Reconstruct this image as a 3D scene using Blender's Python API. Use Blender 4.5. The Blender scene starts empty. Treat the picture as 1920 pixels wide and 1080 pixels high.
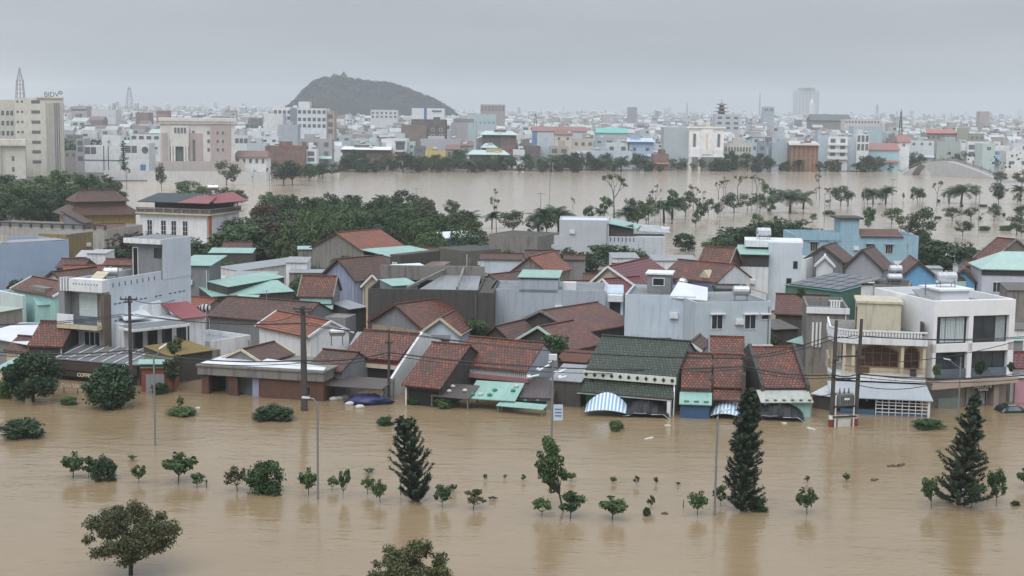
import bpy, math, random
import numpy as np
from mathutils import Vector, Matrix
S = bpy.context.scene
C = S.collection
R = math.radians
# ------------------------------------------------------------------ camera, world, sun, exposure
FL = 2800.0; HCAM = 25.0
PITCH = math.atan(332.0 / FL); ROLL = R(0.70)
cam_d = bpy.data.cameras.new('camera'); cam = bpy.data.objects.new('camera', cam_d); C.objects.link(cam)
cam_d.sensor_width = 36; cam_d.lens = FL / 1920 * 36; cam_d.clip_start = 1; cam_d.clip_end = 20000
RM = Matrix.Rotation(math.pi / 2 - PITCH, 3, 'X') @ Matrix.Rotation(ROLL, 3, 'Z')
cam.matrix_world = Matrix.Translation((0, 0, HCAM)) @ RM.to_4x4()
S.camera = cam
S.render.resolution_x, S.render.resolution_y = 1024, 576
S.view_settings.view_transform = 'Standard'; S.view_settings.look = 'None'
S.view_settings.exposure = 0.0; S.view_settings.gamma = 1.0
S.render.engine = 'CYCLES'
S.cycles.use_denoising = True
S.cycles.max_bounces = 6; S.cycles.diffuse_bounces = 3; S.cycles.glossy_bounces = 2
S.cycles.transparent_max_bounces = 4; S.cycles.volume_bounces = 1
S.cycles.caustics_reflective = False; S.cycles.caustics_refractive = False
SUN_EL, SUN_AZ = R(52), R(200)
w = bpy.data.worlds.new('World'); S.world = w; w.use_nodes = True
nt = w.node_tree; nt.nodes.clear()
def N(t, ty, **k):
    n = t.nodes.new(ty)
    for a, b in k.items():
        if a[0] == '_': setattr(n, a[1:], b)
        else: n.inputs[a].default_value = b
    return n
sky = N(nt, 'ShaderNodeTexSky', _sky_type='NISHITA', _sun_disc=False, _sun_elevation=SUN_EL, _sun_rotation=SUN_AZ, _air_density=1.0, _dust_density=4.0, _ozone_density=1.0)
hsv = N(nt, 'ShaderNodeHueSaturation', Saturation=0.10, Value=1.0)
nt.links.new(sky.outputs[0], hsv.inputs['Color'])
tcw = N(nt, 'ShaderNodeTexCoord'); mpw = N(nt, 'ShaderNodeMapping'); mpw.inputs['Scale'].default_value = (1.0, 1.0, 7.0)
nt.links.new(tcw.outputs['Generated'], mpw.inputs[0])
nzw = N(nt, 'ShaderNodeTexNoise', Scale=2.2, Detail=5.0, Roughness=0.5); nt.links.new(mpw.outputs[0], nzw.inputs['Vector'])
rmw = N(nt, 'ShaderNodeValToRGB'); rmw.color_ramp.elements[0].position = .36; rmw.color_ramp.elements[1].position = .66
rmw.color_ramp.elements[0].color = (3.70, 4.05, 4.52, 1); rmw.color_ramp.elements[1].color = (4.75, 5.08, 5.52, 1)
nt.links.new(nzw.outputs['Fac'], rmw.inputs[0])
mxw = N(nt, 'ShaderNodeMix', _data_type='RGBA'); mxw.inputs[0].default_value = 0.93
nt.links.new(hsv.outputs[0], mxw.inputs[6]); nt.links.new(rmw.outputs[0], mxw.inputs[7])
# an overcast dome is brighter overhead than at the horizon
sxw = N(nt, 'ShaderNodeSeparateXYZ'); nt.links.new(tcw.outputs['Generated'], sxw.inputs[0])
mrw = N(nt, 'ShaderNodeMapRange'); mrw.inputs[1].default_value = .06; mrw.inputs[2].default_value = 1.0; mrw.inputs[3].default_value = 1.0; mrw.inputs[4].default_value = 3.3
nt.links.new(sxw.outputs['Z'], mrw.inputs[0])
vmw = N(nt, 'ShaderNodeVectorMath', _operation='SCALE'); nt.links.new(mxw.outputs[2], vmw.inputs[0]); nt.links.new(mrw.outputs[0], vmw.inputs['Scale'])
bgw = N(nt, 'ShaderNodeBackground', Strength=0.10); nt.links.new(vmw.outputs[0], bgw.inputs[0])
ow = N(nt, 'ShaderNodeOutputWorld'); nt.links.new(bgw.outputs[0], ow.inputs[0])
sd = bpy.data.lights.new('sun', 'SUN'); sd.energy = 1.5; sd.angle = R(40); sd.color = (1.0, .97, .93)
so = bpy.data.objects.new('sun', sd); C.objects.link(so); so.location = (0, 0, 300)
so.rotation_euler = (R(90) - SUN_EL, 0, math.pi - SUN_AZ)
# ------------------------------------------------------------------ pixel <-> world
def ray(px, py):
    return RM @ Vector(((px - 960) / FL, -(py - 540) / FL, -1))
def P(px, py, z=0.0):
    d = ray(px, py); t = (z - HCAM) / d.z
    return Vector((d.x * t, d.y * t, z))
def PY(px, py, Y):
    d = ray(px, py); t = Y / d.y
    return Vector((d.x * t, Y, HCAM + d.z * t))
def proj(p):
    q = RM.transposed() @ (Vector(p) - Vector((0, 0, HCAM)))
    return 960 + FL * q.x / -q.z, 540 - FL * q.y / -q.z
# ------------------------------------------------------------------ materials
MATS = {}
def newmat(key):
    m = bpy.data.materials.new(key); m.use_nodes = True
    t = m.node_tree; b = t.nodes['Principled BSDF']
    MATS[key] = m
    return m, t, b
def coords(t, kind='Object', scale=(1, 1, 1)):
    c = N(t, 'ShaderNodeTexCoord'); mp = N(t, 'ShaderNodeMapping'); mp.inputs['Scale'].default_value = scale
    t.links.new(c.outputs[kind], mp.inputs[0]); return mp.outputs[0]
def mix(t, fac, a, b, mode='MIX'):
    m = N(t, 'ShaderNodeMix', _data_type='RGBA', _blend_type=mode)
    for i, v in ((0, fac), (6, a), (7, b)):
        if isinstance(v, bpy.types.NodeSocket): t.links.new(v, m.inputs[i])
        elif i == 0: m.inputs[0].default_value = v
        else: m.inputs[i].default_value = (*v[:3], 1)
    return m.outputs[2]
def noise(t, vec, sc, det=4.0, rough=.55, lo=.35, hi=.65):
    n = N(t, 'ShaderNodeTexNoise', Scale=sc, Detail=det, Roughness=rough); t.links.new(vec, n.inputs['Vector'])
    r = N(t, 'ShaderNodeMapRange'); r.inputs[1].default_value = lo; r.inputs[2].default_value = hi
    t.links.new(n.outputs['Fac'], r.inputs[0]); return r.outputs[0]
def bump(t, b, h, s=.3, d=.05):
    n = N(t, 'ShaderNodeBump', Strength=s, Distance=d); t.links.new(h, n.inputs['Height']); t.links.new(n.outputs[0], b.inputs['Normal'])
def mul(t, a, v):
    n = N(t, 'ShaderNodeMath', _operation='MULTIPLY'); n.inputs[1].default_value = v
    t.links.new(a, n.inputs[0]); return n.outputs[0]
def dark(c, k): return tuple(x * k for x in c[:3])
def plaster(key, col, grime=.35, gcol=(.07, .07, .065), rough=.8):
    """painted or bare wall, with blotches and rain streaks; col None takes the object's own colour"""
    if key in MATS: return MATS[key]
    m, t, b = newmat(key)
    if col is None:
        oi = N(t, 'ShaderNodeObjectInfo'); base = oi.outputs['Color']
    else: base = col
    v = coords(t); vs = coords(t, 'Object', (1.6, 1.6, .16))
    c = mix(t, mul(t, noise(t, v, .45, 5, .6), .28), base, (0.32, .33, .33) if col is None else dark(col, .62))
    c = mix(t, mul(t, noise(t, vs, 1.5, 5, .65, .5, .78), grime), c, gcol)
    c = mix(t, mul(t, noise(t, v, 2.5, 6, .7, .55, .8), grime * .7), c, gcol)
    t.links.new(c, b.inputs['Base Color']); b.inputs['Roughness'].default_value = rough
    b.inputs['Specular IOR Level'].default_value = .3
    bump(t, b, noise(t, v, 6, 4, .6, 0, 1), .25, .02)
    return m
def tile(key, c1, c2, moss=.5, mcol=(.035, .03, .026), tw=.30, th=.36, mort=.22):
    if key in MATS: return MATS[key]
    m, t, b = newmat(key)
    uv = coords(t, 'UV'); v = coords(t)
    br = N(t, 'ShaderNodeTexBrick', Scale=1.0, _offset=.5)
    br.inputs['Color1'].default_value = (*c1, 1); br.inputs['Color2'].default_value = (*c2, 1)
    br.inputs['Mortar'].default_value = (*dark(c2, mort), 1); br.inputs['Mortar Size'].default_value = .055; br.inputs['Mortar Smooth'].default_value = .3
    br.inputs['Bias'].default_value = 0; br.inputs['Brick Width'].default_value = tw; br.inputs['Row Height'].default_value = th
    t.links.new(uv, br.inputs['Vector'])
    oi = N(t, 'ShaderNodeObjectInfo')
    c = mix(t, mul(t, noise(t, uv, 2.6, 3, .7, .42, .62), .55), br.outputs['Color'], dark(c2, .45))
    c = mix(t, mul(t, noise(t, v, .55, 6, .65, .4, .66), moss), c, mcol)
    vs = coords(t, 'UV', (2.4, .35, 1))
    c = mix(t, mul(t, noise(t, vs, 1.2, 4, .6, .5, .75), moss * .7), c, mcol)
    lt = noise(t, uv, 5.5, 2, .5, .62, .8)
    c = mix(t, mul(t, lt, .45), c, tuple(min(1, x * 1.6 + .05) for x in c1))
    t.links.new(c, b.inputs['Base Color']); b.inputs['Roughness'].default_value = .5
    wv = N(t, 'ShaderNodeTexWave', _wave_type='BANDS', _bands_direction='Y', _wave_profile='SAW', Scale=1 / th / 2 / 3.1416 * 3.1416 * .318 * 2)
    inv = N(t, 'ShaderNodeMath', _operation='SUBTRACT'); inv.inputs[0].default_value = 1.0; t.links.new(br.outputs['Fac'], inv.inputs[1])
    bump(t, b, inv.outputs[0], .9, .07)
    return m
def metal(key, col, rust=.25, rcol=(.12, .06, .035), per=.22, rough=.42, rib=.5):
    if key in MATS: return MATS[key]
    m, t, b = newmat(key)
    uv = coords(t, 'UV'); v = coords(t)
    wv = N(t, 'ShaderNodeTexWave', _wave_type='BANDS', _bands_direction='X', _wave_profile='SIN', Scale=1 / per / 3.1416)
    t.links.new(uv, wv.inputs['Vector'])
    c = mix(t, mul(t, noise(t, v, .5, 5, .6), .35), col, dark(col, .6))
    vs = coords(t, 'UV', (3, .3, 1))
    c = mix(t, mul(t, noise(t, vs, 1.3, 5, .65, .48, .75), rust), c, rcol)
    sh = N(t, 'ShaderNodeMapRange'); sh.inputs[1].default_value = 0; sh.inputs[2].default_value = .25; sh.inputs[3].default_value = .75; sh.inputs[4].default_value = 1
    t.links.new(wv.outputs['Fac'], sh.inputs[0])
    t.links.new(c, b.inputs['Base Color']); b.inputs['Roughness'].default_value = rough
    bump(t, b, wv.outputs['Fac'], rib, .04)
    return m
def plain(key, col, rough=.6, met=0.0, var=.25, sc=2.0):
    if key in MATS: return MATS[key]
    m, t, b = newmat(key)
    if col is None: oi = N(t, 'ShaderNodeObjectInfo'); t.links.new(oi.outputs['Color'], b.inputs['Base Color'])
    else:
        c = mix(t, mul(t, noise(t, coords(t), sc, 5, .6), var), col, dark(col, .5)); t.links.new(c, b.inputs['Base Color'])
    b.inputs['Roughness'].default_value = rough; b.inputs['Metallic'].default_value = met
    return m
def leafmat(key, c1, c2, c3=None):
    if key in MATS: return MATS[key]
    m, t, b = newmat(key)
    at = N(t, 'ShaderNodeAttribute', _attribute_name='tint'); oi = N(t, 'ShaderNodeObjectInfo')
    c = mix(t, at.outputs['Fac'], c1, c2)
    c = mix(t, mul(t, oi.outputs['Random'], .45), c, c3 or dark(c1, .7))
    t.links.new(c, b.inputs['Base Color']); b.inputs['Roughness'].default_value = .55; b.inputs['Specular IOR Level'].default_value = .25
    return m
def glass(key='window_glass', col=(.02, .025, .03), rough=.08):
    if key in MATS: return MATS[key]
    m, t, b = newmat(key)
    c = mix(t, noise(t, coords(t), .7, 3, .5, .3, .7), col, tuple(x * 2.2 for x in col)); t.links.new(c, b.inputs['Base Color'])
    b.inputs['Roughness'].default_value = rough; b.inputs['Specular IOR Level'].default_value = .5
    return m
RED = tile('red_roof_tiles', (.40, .110, .050), (.14, .045, .030), .72)
RED2 = tile('orange_roof_tiles', (.50, .135, .05), (.30, .08, .036), .38)
DRED = tile('dark_brown_roof_tiles', (.26, .092, .05), (.095, .042, .03), .66)
CRIM = tile('crimson_roof_tiles', (.22, .05, .055), (.17, .04, .045), .12, tw=.5, th=.5)
GRN = tile('green_roof_tiles', (.085, .115, .075), (.036, .055, .038), .4, (.03, .035, .028))
BLUT = tile('navy_roof_tiles', (.045, .07, .14), (.035, .05, .1), .25)
WHITE = plaster('white_plaster', (.72, .74, .76), .42)
WCLEAN = plaster('clean_white_paint', (.80, .81, .83), .06)
PBLUE = plaster('pale_blue_plaster', (.50, .58, .66), .34)
SBLUE = plaster('sky_blue_plaster', (.30, .46, .55), .35)
BBLUE = plaster('bright_blue_plaster', (.16, .38, .62), .15)
GBLUE = plaster('grey_blue_plaster', (.40, .45, .51), .38)
SLATE = plaster('slate_blue_plaster', (.33, .42, .56), .08)
CREAM = plaster('cream_plaster', (.55, .48, .36), .35)
YELL = plaster('ochre_plaster', (.34, .25, .11), .75)
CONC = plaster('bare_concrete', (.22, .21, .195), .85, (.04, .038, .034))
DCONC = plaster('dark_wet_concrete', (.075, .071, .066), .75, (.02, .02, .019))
GREY = plaster('grey_plaster', (.22, .23, .24), .5)
BRICK = tile('red_brick', (.27, .125, .085), (.20, .095, .068), .4, tw=.24, th=.1, mort=.75)
AQUA = metal('aqua_metal_sheet', (.27, .45, .40), .4, (.13, .17, .14))
AQWALL = plaster('aqua_plaster', (.36, .58, .56), .2)
WMET = metal('white_metal_sheet', (.68, .71, .75), .12, (.3, .28, .25))
GMET = metal('grey_metal_sheet', (.28, .30, .32), .4)
DMET = metal('dark_brown_metal_sheet', (.085, .072, .068), .5, (.05, .035, .03))
GRMET = metal('green_metal_sheet', (.08, .20, .16), .2)
PKMET = metal('crimson_metal_sheet', (.24, .05, .06), .15)
STEEL = plain('stainless_steel', (.62, .63, .65), .25, .85, .3, 3)
DSTEEL = plain('dark_steel', (.05, .05, .055), .5, .3)
GSTEEL = plain('galvanised_steel', (.27, .28, .29), .45, .5)
WPAINT = plain('white_paint', (.72, .73, .74), .5)
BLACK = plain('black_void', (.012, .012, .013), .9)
DARKW = plain('dark_wood', (.07, .045, .03), .6)
BROWN = plain('brown_frame', (.20, .12, .06), .5)
POLEC = plaster('weathered_pole_concrete', (.075, .07, .065), .4)
CITY_ = [None]
GLASS = glass()
GLASSB = glass('blue_grey_glass', (.06, .08, .1), .12)
CURT = plain('pale_curtain', (.52, .60, .62), .8, 0, .3, 5)
BARK = plain('bark', (.06, .05, .04), .9, 0, .5, 4)
# ------------------------------------------------------------------ mesh builder
class MB:
    def __init__(s): s.v = []; s.f = []; s.m = []
    def face(s, pts, mi=0):
        i = len(s.v); s.v += [tuple(p) for p in pts]; s.f.append(tuple(range(i, i + len(pts)))); s.m.append(mi); return s
    def box(s, x0, y0, z0, x1, y1, z1, mi=0):
        i = len(s.v)
        s.v += [(x0, y0, z0), (x1, y0, z0), (x1, y1, z0), (x0, y1, z0), (x0, y0, z1), (x1, y0, z1), (x1, y1, z1), (x0, y1, z1)]
        for q in ((0, 3, 2, 1), (4, 5, 6, 7), (0, 1, 5, 4), (1, 2, 6, 5), (2, 3, 7, 6), (3, 0, 4, 7)):
            s.f.append(tuple(i + k for k in q)); s.m.append(mi)
        return s
    def prism(s, pts, vec, mi=0):
        """closed polygon pts swept along vec"""
        vec = Vector(vec); a = [Vector(p) for p in pts]; n = len(a); b = [p + vec for p in a]
        nor = Vector((0, 0, 0))
        for k in range(n):
            p, q = a[k], a[(k + 1) % n]
            nor += Vector(((p.y - q.y) * (p.z + q.z), (p.z - q.z) * (p.x + q.x), (p.x - q.x) * (p.y + q.y)))
        if nor.dot(vec) > 0: a.reverse(); b.reverse()
        s.face(a, mi); s.face(b[::-1], mi)
        for k in range(n):
            j = (k + 1) % n
            s.face((a[j], a[k], b[k], b[j]), mi)
        return s
    def slab(s, pts, t=.1, mi=0): return s.prism(pts, (0, 0, -t), mi)
    def bar(s, p, q, wd=.1, h=None, mi=0):
        p, q = Vector(p), Vector(q); h = h or wd; d = (q - p).normalized()
        up = Vector((0, 0, 1)) if abs(d.z) < .95 else Vector((0, 1, 0))
        u = d.cross(up).normalized() * wd / 2; v = u.normalized().cross(d) * h / 2
        return s.prism([p - u - v, p + u - v, p + u + v, p - u + v], q - p, mi)
    def tube(s, pts, rs, n=6, mi=0):
        pts = [Vector(p) for p in pts]
        if not hasattr(rs, '__len__'): rs = [rs] * len(pts)
        i0 = len(s.v)
        for k, p in enumerate(pts):
            d = (pts[min(k + 1, len(pts) - 1)] - pts[max(k - 1, 0)]).normalized()
            up = Vector((0, 0, 1)) if abs(d.z) < .9 else Vector((1, 0, 0))
            u = d.cross(up).normalized(); v = d.cross(u)
            for j in range(n):
                a = 2 * math.pi * j / n; s.v.append(tuple(p + (u * math.cos(a) + v * math.sin(a)) * rs[k]))
        for k in range(len(pts) - 1):
            for j in range(n):
                a, b = i0 + k * n + j, i0 + k * n + (j + 1) % n
                s.f.append((a, a + n, b + n, b)); s.m.append(mi)
        s.f.append(tuple(i0 + j for j in range(n))); s.m.append(mi)
        s.f.append(tuple(i0 + (len(pts) - 1) * n + n - 1 - j for j in range(n))); s.m.append(mi)
        return s
    def mesh(s, name, mats, smooth=False):
        me = bpy.data.meshes.new(name); me.from_pydata(s.v, [], s.f)
        for m in (mats if isinstance(mats, (list, tuple)) else [mats]): me.materials.append(m)
        me.polygons.foreach_set('material_index', s.m)
        if smooth: me.polygons.foreach_set('use_smooth', [True] * len(s.f))
        uvl = me.uv_layers.new(name='UVMap'); uv = []
        Z = Vector((0, 0, 1))
        for p in me.polygons:
            n = p.normal
            if abs(n.z) > .999: u, v = Vector((1, 0, 0)), Vector((0, 1, 0))
            else: v = (Z - n * n.z).normalized(); u = v.cross(n)
            for vi in p.vertices:
                co = me.vertices[vi].co; uv += [co.dot(u), co.dot(v)]
        uvl.data.foreach_set('uv', uv)
        return me
    def build(s, name, mats, parent=None, smooth=False):
        return link(name, s.mesh(name, mats, smooth), parent)
def link(name, me, parent=None):
    o = bpy.data.objects.new(name, me); C.objects.link(o)
    if parent: o.parent = parent
    return o
def tag(o, label, cat, group=None, kind=None):
    if label: o['label'] = label
    if cat: o['category'] = cat
    if group: o['group'] = group
    if kind: o['kind'] = kind
    return o
def empty(name, label, cat, loc, rz=0, group=None):
    o = bpy.data.objects.new(name, None); C.objects.link(o); o.empty_display_size = .5
    o.location = loc; o.rotation_euler = (0, 0, rz)
    return tag(o, label, cat, group)
def dup(o, loc, rz=0, sc=1.0, label=None, group=None, cat=None):
    """a copy of a thing with copies of its parts and sub-parts"""
    r = o.copy(); C.objects.link(r); r.location = loc; r.rotation_euler = (0, 0, rz)
    r.scale = (sc, sc, sc) if not hasattr(sc, '__len__') else sc
    tag(r, label, cat, group)
    for ch in list(o.children):
        c = ch.copy(); C.objects.link(c); c.parent = r
        for g in list(ch.children):
            d = g.copy(); C.objects.link(d); d.parent = c
    return r
# ------------------------------------------------------------------ buildings
SK = -1.3   # walls go down below the flood water
BLD = []
class B:
    """a building frame: local x along its front edge, local y into its depth, z up"""
    def __init__(s, name, label, cat, Ap, Bp, z, group=None, Y=None, ang=None):
        a = P(*Ap, z) if Y is None else PY(*Ap, Y); b = P(*Bp, z) if Y is None else PY(*Bp, Y)
        if ang is not None:      # keep left corner, turn the front to a given angle, keep the drawn width
            d = Vector((math.cos(R(ang)), math.sin(R(ang)))); r = ray(*Bp)
            t = (a.x * r.y - a.y * r.x) / (d.y * r.x - d.x * r.y); b = Vector((a.x + d.x * t, a.y + d.y * t, z))
        s.z = z; s.w = math.hypot(b.x - a.x, b.y - a.y); s.ang = math.atan2(b.y - a.y, b.x - a.x)
        s.o = Vector((a.x, a.y, 0)); s.Y = (a.y + b.y) / 2
        s.root = empty(name, label, cat, s.o, s.ang, group); s.name = name
        s.label = label; BLD.append(s)
        s.M = Matrix.Translation(s.o) @ Matrix.Rotation(s.ang, 4, 'Z'); s.I = s.M.inverted()
    def loc(s, px, py, y=0.0):
        """local (x, z) where the pixel's ray meets the plane local y = y"""
        d = s.I.to_3x3() @ ray(px, py); o = s.I @ Vector((0, 0, HCAM)); t = (y - o.y) / d.y
        return o.x + d.x * t, o.z + d.z * t
    def side(s, px, py, x):
        """local (y, z) where the pixel's ray meets the plane local x = x"""
        d = s.I.to_3x3() @ ray(px, py); o = s.I @ Vector((0, 0, HCAM)); t = (x - o.x) / d.x
        return o.y + d.y * t, o.z + d.z * t
    def part(s, name, mb, mats, parent=None, smooth=False): return mb.build(name, mats, parent or s.root, smooth)
    def win(s, x0, z0, x1, z1, y=0.0, fr=WPAINT, gl=GLASS, nx=2, nz=1, t=.07, kind='window', hood=None, face='f'):
        """frame part with a pane sub-part, standing proud of the wall at local y (face f), x (faces l and r)"""
        f = MB(); g = MB()
        def bx(m, a0, b0, a1, b1, d0, d1):
            if face == 'f': m.box(a0, y - d1, b0, a1, y - d0, b1)
            elif face == 'l': m.box(y - d1, a0, b0, y - d0, a1, b1)
            else: m.box(y + d0, a0, b0, y + d1, a1, b1)
        bx(f, x0 - t, z0 - t, x1 + t, z0, -.05, .07); bx(f, x0 - t, z1, x1 + t, z1 + t, -.05, .07)
        bx(f, x0 - t, z0, x0, z1, -.05, .07); bx(f, x1, z0, x1 + t, z1, -.05, .07)
        for k in range(1, nx):
            xm = x0 + (x1 - x0) * k / nx; bx(f, xm - t / 3, z0, xm + t / 3, z1, .02, .055)
        for k in range(1, nz):
            zm = z0 + (z1 - z0) * k / nz; bx(f, x0, zm - t / 3, x1, zm + t / 3, .02, .052)
        bx(g, x0, z0, x1, z1, -.05, .02)
        o = s.part(kind, f, fr); s.part('pane', g, gl, o)
        if hood:
            h = MB(); bx(h, x0 - .2, z1 + t + .02, x1 + .2, z1 + t + .14, -.05, .45); s.part('hood', h, hood, o)
        return o
    def winpx(s, a, b, c, d, y=0.0, **k):
        x0, z1 = s.loc(a, b, y); x1, z0 = s.loc(c, d, y)
        return s.win(x0, z0, x1, z1, y, **k)
def ground_y(px, py, z): return P(px, py, z).y
def house(name, label, Ap, Bp, z, ry, roof=RED, wall=GREY, pitch=27, axis='u', depth=None, oh=.35, trim=None, group='tile roofed houses by the flooded street', cat='house', af=.5, half=None, ridge=True, sw=.12):
    """pitched-roof house. axis u: the ridge runs along the front and Ap-Bp is the front eave, ry the ridge's pixel row;
    axis v: the gable faces the front, Ap-Bp are its two eaves, ry the apex's pixel row"""
    b = B(name, label, cat, Ap, Bp, z, group); w = b.w; tp = math.tan(R(pitch)); t = .12
    wl = MB(); rf = MB(); tr = MB()
    if axis == 'u':
        mx = (Ap[0] + Bp[0]) / 2; off = -ray(mx, ry).z / ray(mx, ry).y
        r = half or max(1.2, ((HCAM - z) - b.Y * off) / (off + tp)); zr = z + r * tp; b.r, b.zr, b.d = r, zr, 2 * r
        rf.slab([(0, 0, z), (w, 0, z), (w, r, zr), (0, r, zr)], t); rf.slab([(w, 2 * r, z), (0, 2 * r, z), (0, r, zr), (w, r, zr)], t)
        e = oh * tp - t - .01
        wl.prism([(sw, oh, SK), (sw, 2 * r - oh, SK), (sw, 2 * r - oh, z + e), (sw, r, zr - t - .02), (sw, oh, z + e)], (w - 2 * sw, 0, 0))
        if ridge: tr.bar((-.05, r, zr + .03), (w + .05, r, zr + .03), .22, .12)
        if trim:
            for x in (-.06, w + .06):
                tr.bar((x, -.05, z - .02), (x, r, zr), .14, .2, 1); tr.bar((x, 2 * r + .05, z - .02), (x, r, zr), .14, .2, 1)
    else:
        d = depth; xa = w * af; mx = Ap[0] + (Bp[0] - Ap[0]) * af
        zr = b.loc(mx, ry)[1]; b.zr, b.d, b.xa = zr, d, xa; o = oh
        rf.slab([(-.25, -o, z - .25 * (zr - z) / xa), (xa, -o, zr), (xa, d + o, zr), (-.25, d + o, z - .25 * (zr - z) / xa)], t)
        k = .25 * (zr - z) / (w - xa)
        rf.slab([(w + .25, d + o, z - k), (xa, d + o, zr), (xa, -o, zr), (w + .25, -o, z - k)], t)
        wl.prism([(0, 0, SK), (w, 0, SK), (w, 0, z - t - .02), (xa, 0, zr - t - .03), (0, 0, z - t - .02)], (0, d, 0))
        if ridge: tr.bar((xa, -o - .03, zr + .03), (xa, d + o + .03, zr + .03), .22, .12)
        if trim:
            for y in (-o - .05,):
                tr.bar((-.3, y, z - .2), (xa, y, zr - .02), .1, .24, 1); tr.bar((w + .3, y, z - .2), (xa, y, zr - .02), .1, .24, 1)
    b.wall = b.part('wall', wl, wall); b.roof = b.part('roof', rf, roof); r_ = random.Random(label)
    if r_.random() < .5:
        xp = r_.choice((.25, w - .25)); yp = (oh if axis == 'u' else 0) - .06; b.part('drain_pipe', MB().tube([(xp, yp, SK), (xp, yp, z - .25)], .045, 6), r_.choice((WPAINT, GSTEEL)))
    if tr.v: b.part('ridge_cap', tr, [roof, trim or WPAINT], b.roof)
    return b
def block(name, label, Ap, Bp, z, d, wall=WHITE, roof=GREY, par=.5, group='flat roofed houses by the flooded street', cat='house', Y=None, ang=None, sk=SK, pw=.18):
    """flat-roofed block with a parapet; Ap-Bp is the front top edge"""
    b = B(name, label, cat, Ap, Bp, z, group, Y, ang); w = b.w; b.d = d
    m = MB().box(0, 0, sk, w, d, z - par)
    if par > .05:
        m.box(0, 0, z - par + .002, w, pw, z).box(0, d - pw, z - par + .002, w, d, z).box(0, pw + .002, z - par + .002, pw, d - pw - .002, z).box(w - pw, pw + .002, z - par + .002, w, d - pw - .002, z)
    b.wall = b.part('wall', m, wall); r_ = random.Random(label)
    if cat == 'house' and wall is not CITY_[0] and w > 3:
        xp = r_.choice((.3, w - .3)); b.part('drain_pipe', MB().tube([(xp, -.06, SK), (xp, -.06, z - .5)], .05, 6), r_.choice((WPAINT, GSTEEL)))
        if r_.random() < .6: xq = r_.uniform(.2, .75) * w; b.part('air_conditioner', MB().box(xq, -.35, z - 2.2, xq + .8, -.005, z - 1.65).box(xq + .1, -.38, z - 2.12, xq + .5, -.352, z - 1.73), WPAINT)
    b.roof = b.part('roof', MB().box(pw + .01, pw + .01, z - par + .005, w - pw - .01, d - pw - .01, z - par + .03), roof)
    return b
def mono(name, label, Ap, Bp, z, d, rise=.6, roof=AQUA, wall=GREY, group='metal roofed sheds between the houses', cat='shed', posts=False, oh=.2, t=.06, ang=None, low=SK):
    """single-slope roof rising to the back (rise may be negative), on walls or on posts"""
    b = B(name, label, cat, Ap, Bp, z, group, ang=ang); w = b.w; b.d = d
    b.roof = b.part('roof', MB().slab([(0, 0, z), (w, 0, z), (w, d, z + rise), (0, d, z + rise)], t), roof)
    if posts:
        for x in (.12, w - .12):
            for y in (.15, d - .15): b.part('post', MB().tube([(x, y, low), (x, y, z + rise * y / d - t - .01)], .05, 6), GSTEEL)
    else:
        k = rise / d
        b.wall = b.part('wall', MB().prism([(.1, oh, SK), (.1, d - .05, SK), (.1, d - .05, z + rise - t - .03), (.1, oh, z + oh * k - t - .03)], (w - .2, 0, 0)), wall)
    return b
# ------------------------------------------------------------------ setting: water, far ground, hill, haze
def water_mat():
    m, t, b = newmat('muddy_flood_water')
    v = coords(t, 'Object'); v2 = coords(t, 'Object', (.35, 1, 1))
    c = mix(t, noise(t, v, .018, 3, .5, .3, .7), (.245, .180, .104), (.280, .208, .123))
    c = mix(t, mul(t, noise(t, v, .12, 4, .6, .4, .7), .35), c, (.205, .150, .088))
    # far river painted paler, in place of the sky it would reflect
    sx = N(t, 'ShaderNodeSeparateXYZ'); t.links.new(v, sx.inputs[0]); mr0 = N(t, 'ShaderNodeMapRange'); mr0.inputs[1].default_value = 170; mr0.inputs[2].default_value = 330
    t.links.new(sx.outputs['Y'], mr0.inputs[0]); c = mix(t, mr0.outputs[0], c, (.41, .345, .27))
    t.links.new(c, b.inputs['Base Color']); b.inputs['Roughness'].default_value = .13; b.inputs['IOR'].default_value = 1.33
    n1 = N(t, 'ShaderNodeTexNoise', Scale=.9, Detail=4.0, Roughness=.55, Distortion=.4); t.links.new(v2, n1.inputs['Vector'])
    n2 = N(t, 'ShaderNodeTexNoise', Scale=.16, Detail=3.0, Roughness=.5); t.links.new(v, n2.inputs['Vector'])
    n3 = N(t, 'ShaderNodeTexNoise', Scale=3.2, Detail=2.0, Roughness=.5, Distortion=.3); t.links.new(coords(t, 'Object', (.45, 1, 1)), n3.inputs['Vector'])
    ad = N(t, 'ShaderNodeMath', _operation='MULTIPLY_ADD'); ad.inputs[1].default_value = .42; t.links.new(n3.outputs['Fac'], ad.inputs[0]); t.links.new(n1.outputs['Fac'], ad.inputs[2])
    mm = N(t, 'ShaderNodeMath', _operation='MULTIPLY'); t.links.new(ad.outputs[0], mm.inputs[0])
    mr = N(t, 'ShaderNodeMapRange'); mr.inputs[1].default_value = .3; mr.inputs[2].default_value = .7; mr.inputs[3].default_value = .35; mr.inputs[4].default_value = 1.0
    t.links.new(n2.outputs['Fac'], mr.inputs[0]); t.links.new(mr.outputs[0], mm.inputs[1])
    bump(t, b, mm.outputs[0], .7, .12)
    return m
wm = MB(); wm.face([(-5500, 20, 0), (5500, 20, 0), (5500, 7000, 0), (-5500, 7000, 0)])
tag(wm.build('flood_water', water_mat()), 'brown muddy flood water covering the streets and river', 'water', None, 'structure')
wm = MB().box(-5500, 20, -2.2, 5500, 7000, -1.6)
tag(wm.build('ground', plain('drowned_soil', (.1, .08, .06), .9)), 'drowned street ground under the flood water', 'ground', None, 'structure')
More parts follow.
